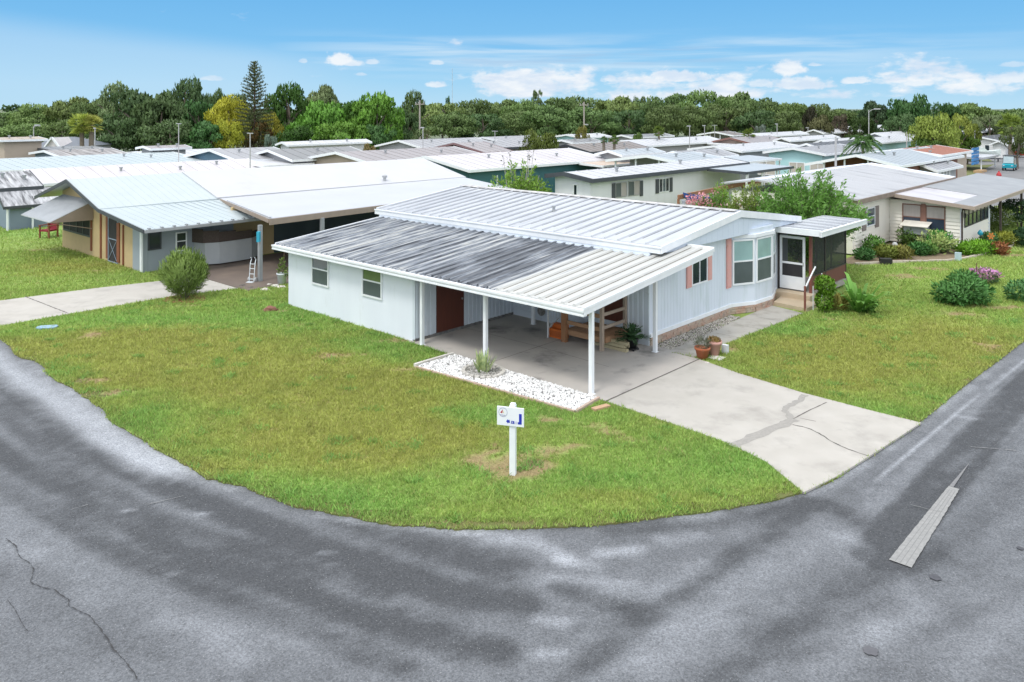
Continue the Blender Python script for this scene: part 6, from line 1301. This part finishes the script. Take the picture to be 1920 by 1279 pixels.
tree('slender_tree', 'thin tree top standing above the treeline over the round green tree', 1010, 162, 13, 215, OAK, k=7, zb=.55); tree('slender_tree', 'ragged thin tree tops above the treeline at centre right', 1200, 174, 16, 215, OAK, k=7, zb=.5); tree('slender_tree', 'tiny dark spire tree below the radio mast', 840, 178, 6, 230, DKG, k=4, zb=.3)
tree('cypress_tree', 'dark brown narrow tree in the right treeline', 1518, 196, 16, 158, (.05, .045, .025), zb=.05); tree('broadleaf_tree', 'pale brownish tree beside the dark brown narrow tree', 1538, 214, 24, 150, (.13, .14, .06)); tree('broadleaf_tree', 'reddish bare-looking tree in the right treeline', 1574, 212, 22, 156, (.10, .075, .05), k=4); tree('broadleaf_tree', 'rounded green tree in front of the reddish tree', 1614, 212, 26, 146, (.055, .105, .025)); tree('broadleaf_tree', 'grey dead-looking low tree before the right treeline', 1428, 232, 16, 150, (.16, .18, .15), k=4)
for a in [('oak_tree', 'grey-green oak left of the big dark tree', 1642, 188, 34, 170, (.045, .08, .035)), ('oak_tree', 'biggest dark green tree on the right skyline', 1706, 170, 42, 150, DKG), ('oak_tree', 'dark tree right of the biggest dark tree', 1766, 184, 34, 156, DKG), ('oak_tree', 'lower shaded part tree left of the olive tree', 1688, 210, 40, 140, OAKD),
          ('oak_tree', 'wide domed green tree far right', 1822, 192, 52, 185, OAKM), ('oak_tree', 'far green tree at the right photo edge', 1905, 200, 55, 190, OAK), ('oak_tree', 'greyish dome oak behind the right palms', 1856, 208, 36, 150, GRYG), ('oak_tree', 'small dark oak behind the right palms', 1890, 222, 36, 150, OAKD)]: tree(*a)
tree('olive_tree', 'large olive-green tree above the terracotta roof', 1752, 206, 44, 108, OLV, k=6, zb=.22); tree('olive_tree', 'olive-green lobe tree right of the large olive tree', 1800, 210, 26, 112, OLV, k=4, zb=.2); tree('olive_tree', 'yellowish low tree right of the olive tree', 1824, 226, 18, 120, (.17, .21, .03), k=4)
tree('broadleaf_tree', 'small round green tree above the parked boat', 1814, 248, 24, 112, (.085, .16, .02)); tree('broadleaf_tree', 'low leafy tree over the terracotta roof', 1745, 258, 36, 106, (.075, .14, .025)); tree('broadleaf_tree', 'thin grey-olive tree before the white garage', 1908, 232, 30, 104, (.13, .16, .05), k=4, zb=.3)
tree('broadleaf_tree', 'round green tree standing between roofs behind the teal house', 1011, 237, 38, 86, (.115, .165, .03), k=6, zb=.1)
tree('shrub', 'yellowish shrub under the middle utility pole', 1092, 233, 18, 118, (.22, .21, .05), k=4, cat='shrub'); tree('shrub', 'pale fountain shrub in front of the pine foot', 508, 250, 18, 100, (.20, .27, .20), k=4, cat='shrub'); tree('shrub', 'dry brown shrub between the tan and grey gables', 694, 268, 17, 88, (.26, .20, .08), k=3, cat='shrub'); tree('shrub', 'green shrub left of the white house window wall', 1195, 242, 14, 104, (.09, .15, .03), cat='shrub'); 
# far-off wood that reads as one mass
fv = []; g = np.random.default_rng(5)
for i in range(46):
    v, f = crown_np(300+i % 6, nb=14, nc=900, card=.13); dd = g.uniform(250, 330); px = -120+i*47+g.uniform(-20, 20); x, y, zt = at(px, 199+g.uniform(-6, 8) if px < 1500 else 206, dd); fv.append((v*np.array([9, 9, zt])+np.array([x, y, 0]), f))
v, f = cat_(fv); tag(npmesh('forest', v, f, leaf_mat('far_forest', (.045, .085, .028), nscale=.15)), 'far-off wood filling the horizon behind the treeline', 'forest', kind='stuff')
# ---- palms
def palm(name, label, px, yt, ybt, d, rx, col, n=34, fan=True, group=None, trunk=.16):
    x, y, zt = at(px, yt, d); zc = at(px, ybt, d)[2]; t = thing(name, label, 'palm', (x, y, 0), random.uniform(0, 6), group); g = np.random.default_rng(int(px)); R_ = rx/F*d
    zc = zt-R_*.85 if fan else zt-(zt-zc)*.5; MB().tube([(0, 0, 0), (.08, 0, zc*.5), (0, 0, zc)], [trunk*1.3, trunk, trunk*.9], 9).build('trunk', mat('palm_trunk', (.22, .18, .14), (.16, .13, .10), 8, .9), t); parts = []
    for i in range(n):
        a = g.uniform(0, 6.283); e = g.uniform(-1.0, 1.4) if fan else g.uniform(-.55, 1.35); L_ = R_*g.uniform(.75, 1.05); dr = np.array([math.cos(a)*math.cos(e), math.sin(a)*math.cos(e), math.sin(e)]); s_ = np.array([-math.sin(a), math.cos(a), 0]); m_ = 14 if fan else 22
        if fan:
            c = np.array([0, 0, zc])+dr*L_*.5; w_ = np.linspace(-1.1, 1.1, m_)[:, None]; up = np.cross(s_, dr); D_ = dr*np.cos(w_)+s_*np.sin(w_)-np.array([0, 0, .35])*abs(w_)*.6
            parts.append(leaves(np.repeat(c[None], m_, 0), D_, L_*.55, L_*.07, g)); parts.append(leaves(np.array([[0, 0, zc]]), dr[None], L_*.52, L_*.03, g))
        else:
            tt = np.linspace(.1, 1, m_)[:, None]; droop = L_*.75*tt**2; c = np.array([0, 0, zc])+dr*L_*tt-np.array([0, 0, 1])*droop
            for q in (-1, 1): parts.append(leaves(c, dr*.7+s_*q*.8-np.array([0, 0, .5]), L_*.28*(1.15-tt[:, 0]*.6), L_*.035, g))
    v, f = cat_(parts); o = npmesh('crown', v, f, LEAF, t); o.color = (*col, 1); return t
palm('fan_palm', 'left one of the two fan palms before the dark oaks', 153, 212, 258, 104, 26, (.36, .43, .08), 60, trunk=.28); palm('fan_palm', 'right one of the two fan palms with brown skirt', 172, 216, 262, 104, 22, (.36, .38, .09), 54, trunk=.3)
palm('palm', 'small bushy palm standing among roofs right of the twin shrubs', 1235, 236, 268, 104, 13, (.13, .19, .03), 40, trunk=.14); palm('palm', 'dwarf palm on the left above the brown roof', 1132, 255, 275, 82, 9, (.08, .15, .025), 30); palm('palm', 'dwarf palm on the right above the brown roof', 1152, 253, 275, 82, 11, (.09, .16, .025), 34)
palm('palm', 'small bright palm in front of the middle right treeline', 1404, 240, 262, 112, 14, (.14, .20, .03), 40); palm('feather_palm', 'feathery palm spreading over the white roofs at right', 1618, 240, 292, 72, 42, (.085, .17, .045), 40, False, trunk=.13); palm('fan_palm', 'fan palm beside the white garage at right', 1895, 214, 252, 122, 26, (.22, .30, .055), 56, trunk=.25); palm('palm', 'small palm at the foot of the leaning utility pole', 800, 242, 268, 108, 11, (.13, .16, .06), 30)
palm('palm', 'thin young palm before the grey-white house wall', 1122, 366, 384, 48, 10, (.16, .19, .05), 8, False, trunk=.03)
# ---- tall pine with tiers of branches
x, y, zt = at(477, 117, 116); pn = thing('pine_tree', 'tall narrow tiered pine with dark branches above the golden trees', 'pine', (x, y, 0)); MB().tube([(0, 0, 0), (.05, 0, zt*.5), (0, 0, zt)], [.28, .17, .03], 10).build('trunk', mat('pine_bark', (.10, .065, .05), None, 5, .9), pn); g = np.random.default_rng(3); parts = []; br = MB()
z = zt-.2; i = 0
while z > 2.2:
    t = (zt-z)/zt; L_ = .35+2.9*min(1, t*1.35)**.8; nb = 6 if t < .5 else 7
    for j in range(nb):
        a = j*6.283/nb+i*.7+g.uniform(-.2, .2); l = L_*g.uniform(.75, 1.08); rise = .55-.75*t; k = max(5, int(l*10)); s_ = np.linspace(.12, 1, k)[:, None]
        dv = np.array([math.cos(a), math.sin(a), 0]); c = np.array([0, 0, z])+dv*l*s_+np.array([0, 0, 1])*(rise*l*s_**1.4); br.tube([(0, 0, z), tuple(c[-1])], [.035, .01], 4, False)
        for q in range(3): parts.append(leaves(c+g.normal(size=c.shape)*.05, dv*.5+g.normal(size=c.shape)*.5+np.array([0, 0, .55]), .30, .11, g))
    z -= .42+.16*t; i += 1
br.build('branches', bpy.data.materials['pine_bark'], pn); v, f = cat_(parts); o = npmesh('needles', v, f, LEAF, pn); o.color = (.095, .115, .045, 1)
# ------------------------------------------------------------------ near plants
def cloud(par, name, blobs, n, ln, wd, col, seed, up=.3, m=None, rnd=.8):
    g = np.random.default_rng(seed); cen = np.array([b[:3] for b in blobs], float); rad = np.array([b[3:6] if len(b) > 4 else (b[3],)*3 for b in blobs], float); w_ = rad.prod(1)**.66; k = g.choice(len(blobs), n, p=w_/w_.sum())
    d_ = unit(g.normal(size=(n, 3))); P_ = cen[k]+d_*rad[k]*(g.uniform(.15, 1, (n, 1))**.4); P_[:, 2] = np.maximum(P_[:, 2], .02)
    v, f = leaves(P_, d_*.8+g.normal(size=(n, 3))*rnd*.6+np.array([0, 0, up]), ln*g.uniform(.6, 1.3, n), wd*g.uniform(.7, 1.2, n), g); v, nn = orient(v, unit(d_+np.array([0, 0, .35]))); o = npmesh(name, v, f, m or LEAF, par, nrm=nn); o.color = (*col, 1); return o
def stems(par, pts, r=.015, m=None):
    mb = MB()
    for p, q in pts: mb.tube([p, tuple((Vector(p)+Vector(q))/2+Vector((0, 0, .03))), q], [r, r*.8, r*.4], 5, False)
    return mb.build('stems', m or BARK, par)
def plant(name, label, u, v, cat='shrub', group=None): return thing(name, label, cat, P3(u, v, .02), random.uniform(0, 6.28) if 0 else YAW, group)
# big fine-leaved bush by the neighbour's drive
b = plant('bush', 'big fine-leaved upright bush in red mulch beside the neighbour drive', -18.95, -2.3); g = np.random.default_rng(12); n = 7500
a = g.uniform(0, 6.283, n); el_ = np.arccos(g.uniform(-.9, 1, n)); d_ = np.stack([np.sin(el_)*np.cos(a), np.sin(el_)*np.sin(a), np.cos(el_)], -1); rr = g.uniform(.35, 1, n)**.5*(1+.16*np.sin(a*5+el_*4)); P_ = np.array([0, 0, .95])+d_*np.array([.86, .86, .95])*rr[:, None]; P_[:, :2] *= np.clip(.55+.6*P_[:, 2:3], .5, 1)
v, f = leaves(P_, d_*.5+np.array([0, 0, .75])+g.normal(size=(n, 3))*.28, .20*g.uniform(.6, 1.4, n), .028, g); v, nn = orient(v, unit(d_+np.array([0, 0, .5]))); o = npmesh('foliage', v, f, LEAF, b, nrm=nn); o.color = (.19, .28, .065, 1)
stems(b, [((.1*math.cos(i), .1*math.sin(i), 0), (.55*math.cos(i*1.3), .55*math.sin(i*1.3), .9)) for i in range(9)], .03)
mu = MB(); random.seed(4); cx, cy = W(-18.85, -2.3); mu.prism([(cx+(.85+random.uniform(-.15, .15))*math.cos(t), cy+(.75+random.uniform(-.15, .15))*math.sin(t)) for t in np.linspace(0, 6.283, 20)[:-1]], 0, .045); tag(mu.build('mulch', mat('red_mulch', (.28, .10, .05), (.20, .075, .04), 22, .95, 1, 30)), 'red bark mulch under the big fine-leaved bush', 'mulch', kind='stuff')
# shrubs by the porch
b = plant('topiary_shrub', 'clipped bright green double-ball shrub beside the porch steps', 1.25, 13.0); cloud(b, 'foliage', [(0, 0, 1.12, .36, .36, .3), (.05, 0, 1.0, .32, .34, .3), (-.05, .05, .5, .3, .3, .42)], 1500, .11, .07, (.13, .27, .018), 21); stems(b, [((0, 0, 0), (0, 0, .8))], .03)
b = plant('spiky_plant', 'tall broad-bladed green plant right of the clipped shrub', 2.1, 14.2, 'plant'); g = np.random.default_rng(5); parts = []
for i in range(34):
    a = g.uniform(0, 6.283); e = g.uniform(.55, 1.35); l = g.uniform(.9, 1.7); d_ = np.array([math.cos(a)*math.cos(e), math.sin(a)*math.cos(e), math.sin(e)]); c = np.array([.15*math.cos(a), .15*math.sin(a), 0]); s_ = np.array([-math.sin(a), math.cos(a), 0])*g.uniform(.06, .10); P = [c, c+d_*l*.5, c+d_*l*.85+np.array([math.cos(a), math.sin(a), -.3])*.1, c+d_*l+np.array([math.cos(a), math.sin(a), -.9])*.2]; w_ = [.5, 1.2, .9, .05]
    V_ = np.array([q for p, k in zip(P, w_) for q in (p-s_*k, p+s_*k)]); parts.append((V_, np.array([(0, 1, 3, 2), (2, 3, 5, 4), (4, 5, 7, 6)])))
v, f = cat_(parts); o = npmesh('blades', v, f, LEAF, b); o.color = (.15, .32, .06, 1); cloud(b, 'foliage', [(.25, -.1, .35, .4, .4, .33)], 500, .2, .05, (.09, .21, .03), 8)
b = plant('grassy_plant', 'yellowing grassy clump between clipped shrub and broad-bladed plant', 1.5, 13.75, 'plant'); cloud(b, 'foliage', [(0, 0, .25, .3, .3, .28)], 500, .25, .025, (.24, .22, .05), 9, 1.2)
b = plant('bush', 'rounded green bush alone on the right lawn', 4.75, 18.1); cloud(b, 'foliage', [(0, 0, .62, .8, .8, .55), (.45, .3, .5, .55, .55, .45), (-.5, -.25, .45, .55, .55, .42), (0, .1, 1.0, .45, .45, .32), (-.1, -.5, .5, .5, .5, .4), (.3, -.4, .8, .35, .35, .3)], 3200, .19, .075, (.10, .25, .065), 31); stems(b, [((0, 0, 0), (.4*math.cos(i), .4*math.sin(i), .8)) for i in range(7)], .02)
b = plant('bush', 'green bush cut by the right photo edge', 6.35, 20.35); cloud(b, 'foliage', [(0, 0, .4, .6, .6, .38), (.3, .2, .55, .4, .4, .3)], 1200, .18, .07, (.095, .23, .075), 32)
FLW = leaf_mat('petal', None, .2, transl=.3)
b = plant('flowering_plant', 'pink and purple flower clump behind the rounded bush', 4.4, 23.2, 'flowers'); cloud(b, 'foliage', [(0, 0, .28, .62, .62, .26)], 600, .14, .05, (.07, .14, .05), 33); cloud(b, 'blossoms', [(0, 0, .42, .55, .55, .2)], 200, .14, .12, (.62, .30, .55), 34, m=FLW); cloud(b, 'blossoms', [(.1, .1, .36, .6, .6, .2)], 110, .12, .1, (.66, .42, .42), 35, m=FLW)
tag(MB().tube([(*W(4.2, 22.6), 0), (*W(4.2, 22.6), .95)], .018, 6).build('garden_stake', mat('stake_rust', (.14, .06, .05), None, 4)), 'thin dark stake behind the rounded bush', 'stake')
# fern, pot plants, snake plant, sapling
g = np.random.default_rng(15); parts = []
for i in range(70):
    a = g.uniform(0, 6.283); e = g.uniform(.1, 1.45); l = g.uniform(.45, .72); tt = np.linspace(.15, 1, 12)[:, None]; dr = np.array([math.cos(a)*math.cos(e), math.sin(a)*math.cos(e), math.sin(e)]); c = np.array([0, 0, .36])+dr*l*tt-np.array([0, 0, 1])*l*.35*tt**2; s_ = np.array([-math.sin(a), math.cos(a), 0])
    for q in (-1, 1): parts.append(leaves(c, s_*q+dr*.5, .085, .03, g))
v, f = cat_(parts); o = npmesh('fronds', v, f, LEAF, fp); o.color = (.035, .085, .03, 1)
cloud(pt1, 'plant', [(0, 0, .42, .17, .17, .16)], 260, .22, .018, (.20, .22, .15), 41, .5); cloud(pt2, 'plant', [(0, 0, .44, .2, .2, .09)], 260, .09, .04, (.28, .20, .06), 42, .6)
sp_ = thing('snake_plant', 'pale variegated snake plant within the stone ring', 'plant', P3(-3.45, -.7, .06), YAW); g = np.random.default_rng(19); parts = []
for i in range(26):
    a = g.uniform(0, 6.283); r0 = g.uniform(.02, .2); l = g.uniform(.38, .68); ti = g.uniform(.1, .9); c = np.array([r0*math.cos(a), r0*math.sin(a), 0]); d_ = unit(np.array([math.cos(a)*ti, math.sin(a)*ti, 1.0])); s_ = np.array([-math.sin(a), math.cos(a), 0])*.036; P = [c, c+d_*l*.6, c+d_*l]; V_ = np.array([q for p, k in zip(P, (.8, 1.1, .08)) for q in (p-s_*k, p+s_*k)]); parts.append((V_, np.array([(0, 1, 3, 2), (2, 3, 5, 4)])))
v, f = cat_(parts); o = npmesh('leaf_blades', v, f, mat('snake_leaf', (.50, .55, .25), (.14, .24, .10), 9, .5), sp_)
cloud(bk, 'plant', [(0, 0, .6, .16, .16, .2), (.03, 0, .9, .1, .1, .25), (.35, .1, .55, .12, .12, .2)], 260, .12, .06, (.14, .20, .05), 45)
# crape myrtles and oleander behind the corner house
def XY(px, d): return ((px-960)/F*d, d, 0)
def fount(name, label, px, d, yt, hw, col, n_st, seed, per=95, ln=.2, wd=.07, cat='tree', wild=.5, red=None):
    t = thing(name, label, cat, XY(px, d)); g = np.random.default_rng(seed); zt = at(px, yt, d)[2]; rx = hw/F*d; parts = []; st = MB()
    for i in range(n_st):
        a = g.uniform(0, 6.283); r_ = rx*math.sqrt(g.uniform(.02, 1)); top = zt*(1-.42*(r_/rx)**2)*g.uniform(.72, 1.0); p0 = np.array([.12*math.cos(a), .12*math.sin(a), .1]); p1 = np.array([r_*.35*math.cos(a), r_*.35*math.sin(a), top*.55]); p2 = np.array([r_*math.cos(a), r_*math.sin(a), top]); st.tube([tuple(p0), tuple(p1), tuple(p2)], [.035, .02, .006], 5, False)
        tt = g.uniform(.25, 1.0, per)[:, None]; c = (1-tt)**2*p0+2*tt*(1-tt)*p1+tt**2*p2+g.normal(size=(per, 3))*.11*(1.5-tt); parts.append(leaves(c, unit(p2-p1)*.5+g.normal(size=(per, 3))*wild, ln*g.uniform(.6, 1.2, per), wd, g))
    st.build('stems', mat('grey_bark', (.30, .26, .22), None, 5, .9), t); v, f = cat_(parts); o = npmesh('foliage', v, f, LEAF, t); o.color = (*col, 1); return t
t = fount('crape_myrtle', 'young leafy tree behind the ridge of the corner house', 972, 50.8, 300, 66, (.17, .29, .045), 85, 51, 90, .24, .11)
st = MB(); parts = []; g = np.random.default_rng(52)
for dx_, zz in ((-.95, 4.75), (-.55, 5.05), (.62, 5.15), (.74, 5.2), (.95, 5.15), (1.3, 3.6)):
    st.tube([(dx_*.5, 0, 1.0), (dx_, 0, zz)], [.03, .012], 5); c = np.stack([np.full(9, dx_), np.zeros(9), np.linspace(zz-.55, zz, 9)], -1)+g.normal(size=(9, 3))*.07; parts.append(leaves(c, g.normal(size=(9, 3)), .16, .08, g))
st.build('bare_stems', mat('pale_stem', (.46, .42, .38), None, 5), t); v, f = cat_(parts); o = npmesh('top_leaves', v, f, LEAF, t); o.color = (.06, .075, .04, 1)
t = fount('oleander', 'pink flowering oleander behind the right ridge end', 1338, 41.6, 350, 58, (.13, .24, .04), 80, 54, 100, .24, .06, 'shrub')
cloud(t, 'blossoms', [(-1.15, -.3, 2.9, .35, .3, .3), (-.55, -.3, 3.15, .3, .3, .3), (-.35, -.5, 2.6, .4, .3, .3), (.1, -.6, 2.75, .2), (1.15, -.4, 2.95, .26, .26, .2), (-.9, -.5, 2.4, .45, .3, .25), (-.05, -.5, 3.5, .15), (-1.3, -.4, 3.15, .3, .3, .25), (-.8, -.6, 3.3, .3, .25, .25), (-.5, -.6, 2.95, .4, .25, .3)], 620, .10, .09, (.70, .33, .36), 55, m=FLW); cloud(t, 'blossoms', [(-.2, -.5, 2.5, .5, .3, .3), (.5, -.5, 2.7, .3), (.9, -.4, 2.6, .3)], 160, .1, .08, (.74, .60, .52), 56, m=FLW)
t = fount('crape_myrtle', 'olive green shrub tree right of the pink oleander', 1405, 40.3, 337, 58, (.17, .24, .045), 90, 57, 110, .22, .07); cloud(t, 'blossoms', [(.4, -.5, 2.9, .7, .4, .5)], 170, .09, .07, (.66, .62, .50), 58, m=FLW)
t = fount('crape_myrtle', 'bright upright shoots above the brown fence rail', 1352, 42.5, 324, 26, (.17, .30, .04), 34, 59, 90, .22, .06)
t = fount('crape_myrtle', 'wide spreading green tree before the cream house', 1515, 38.6, 310, 112, (.13, .27, .05), 190, 60, 150, .24, .07, wild=.45); cloud(t, 'blossoms', [(.6, -.8, 2.3, .9, .4, .6), (1.8, -.4, 1.9, .7, .4, .4), (-1.3, -.8, 2.6, .5, .4, .4)], 260, .09, .06, (.50, .54, .42), 61, m=FLW)
tree('dark_tree', 'shadowy dark tree behind the white parked car', 1908, 372, 34, 53, (.03, .07, .025), zb=.25)
tree('dark_tree', 'dark shrub right of the parked car nose', 1925, 425, 24, 45.5, (.03, .075, .03), zb=.05, cat='shrub')
# flower bed along the cream house
bedm = MB(); bedm.prism([W(*p) for p in [(-1.3, 23.5), (-.3, 25.2), (.9, 26.6), (1.95, 28.1), (2.6, 30.6), (2.95, 33), (3.2, 34.8), (2.9, 37), (1.45, 37.5), (1.45, 31.7), (-2.3, 31.7), (-2.3, 23.5)]], 0, .035); tag(bedm.build('soil', mat('bed_soil', (.16, .12, .075), (.22, .17, .11), 4, .95, .8, 20)), kind='structure')
ge = thing('garden_edging', 'pale kerb stones curving along the flower bed', 'edging', P3(0, 28), YAW); m_ = MB(); random.seed(6)
pts = catmull([(-1.35, 23.5), (-.3, 25.2), (.9, 26.6), (1.95, 28.1), (2.6, 30.6), (2.95, 33), (3.2, 34.8), (2.9, 37)], 5)
for p, q in zip(pts, pts[1:]): m_.beam((p[0], p[1]-28, .06), (p[0]+(q[0]-p[0])*.95, p[1]+(q[1]-p[1])*.95-28, .06), .14, random.uniform(.08, .14))
m_.build('kerb', mat('pale_kerb', (.50, .45, .38), (.42, .37, .31), 5, .9), ge)
for i, (px, py, hgt, r, col, lab) in enumerate([(1622, 488, .45, .45, (.05, .13, .035), 'dark green plant at the near end of the flower bed'), (1640, 478, .8, .5, (.075, .17, .03), 'leafy green plant against the cream side wall'), (1662, 484, .5, .55, (.13, .16, .03), 'olive plant behind the black planter box'), (1690, 484, .45, .6, (.15, .15, .035), 'yellow-olive ground plant at mid bed'), (1703, 462, .9, .5, (.08, .15, .03), 'green plant under the window unit left'), (1716, 458, .85, .35, (.16, .10, .06), 'reddish brown plant under the window unit'), (1722, 480, .5, .5, (.05, .14, .035), 'dark green plant left of the pale tall plant'), (1740, 478, .5, .45, (.09, .17, .035), 'green plant at the foot of the pale tall plant'), (1762, 474, .95, .8, (.06, .19, .035), 'dense green plant right of the pale tall plant'), (1812, 478, .5, .5, (.12, .26, .02), 'lime green plant by the downpipe'), (1838, 476, .55, .8, (.13, .28, .02), 'wide lime green plant below the sunroom'), (1872, 478, .5, .42, (.24, .10, .04), 'orange-red leaved plant at the bed corner'), (1885, 462, .6, .6, (.20, .22, .03), 'yellow-green plant near the carport post'), (1875, 438, 1.35, .8, (.10, .14, .035), 'tall olive shrub beside the carport post'), (1853, 462, .6, .4, (.07, .15, .05), 'blue-green plant below the sunroom windows')]):
    hgt *= 1.08; r *= 1.08; x, y = gnd(px, py); t = thing('garden_plant', lab, 'plant', (x, y, .03), YAW, 'plants of the cream house flower bed'); g = np.random.default_rng(70+i)
    cloud(t, 'foliage', [(g.uniform(-.4, .4)*r, g.uniform(-.4, .4)*r, hgt*.55, r*.75, r*.75, hgt*.55) for _ in range(4)], int(1100*r+300), .19, .065, tuple(c*1.35 for c in col), 90+i, .5)
    if 'orange' in lab: cloud(t, 'blossoms', [(0, 0, hgt*.6, r*.6, r*.6, hgt*.4)], 120, .12, .08, (.62, .35, .10), 120, m=FLW)
t = fount('variegated_plant', 'pale yellow-green tall plant against the cream wall', *((1755, 43.5)), 428, 34, (.36, .44, .16), 16, 95, 42, .26, .09, 'plant')
tag(MB()._lathe([(.12, 0), (.16, .12), (.1, .24), (.02, .27)], (*gnd(1678, 470), .2), 12).build('garden_ornament', mat('pale_stone_ball', (.52, .54, .54), None, 5, .7)), 'pale rounded ornament amid the flower bed plants', 'ornament')
tag(MB().par((*gnd(1652, 497), 0), (.55, -.05, 0), (.05, .35, 0), (0, 0, .3)).build('planter_box', BLACK), 'black planter box at the near flower bed edge', 'planter')
tag(MB().par((*gnd(1790, 490), 0), (.24, -.17, 0), (.1, .14, 0), (0, 0, .45)).build('light_box', mat('pale_blue_box', (.36, .48, .54), (.45, .55, .60), 8, .4)), 'pale blue box at the foot of the downpipe', 'box')
o_ = thing('garden_spinner', 'orange flower spinner on a stick below the sunroom', 'ornament', (*gnd(1858, 482), 0)); MB().tube([(0, 0, 0), (0, 0, 1.05)], .012, 5).build('stick', BLACK, o_); q = MB()
for i in range(6): a = i*1.047; q.extr([(0, -.02, 1.1), (.16*math.cos(a-.3), -.02, 1.1+.16*math.sin(a-.3)), (.2*math.cos(a), -.02, 1.1+.2*math.sin(a)), (.16*math.cos(a+.3), -.02, 1.1+.16*math.sin(a+.3))], (0, .015, 0))
q.build('petals', mat('orange_petal', (.62, .20, .04), None, 4), o_)
o_ = thing('garden_spinner', 'turquoise garden ornament against the sunroom wall', 'ornament', (*gnd(1838, 468), 0)); MB().tube([(0, 0, 0), (0, 0, .8)], .012, 5).build('stick', BLACK, o_); MB()._lathe([(.02, .75), (.14, .85), (.14, .95), (.02, 1.1)], (0, 0, 0), 10).build('globe', mat('turquoise', (.02, .30, .42), None, 4, .3), o_)
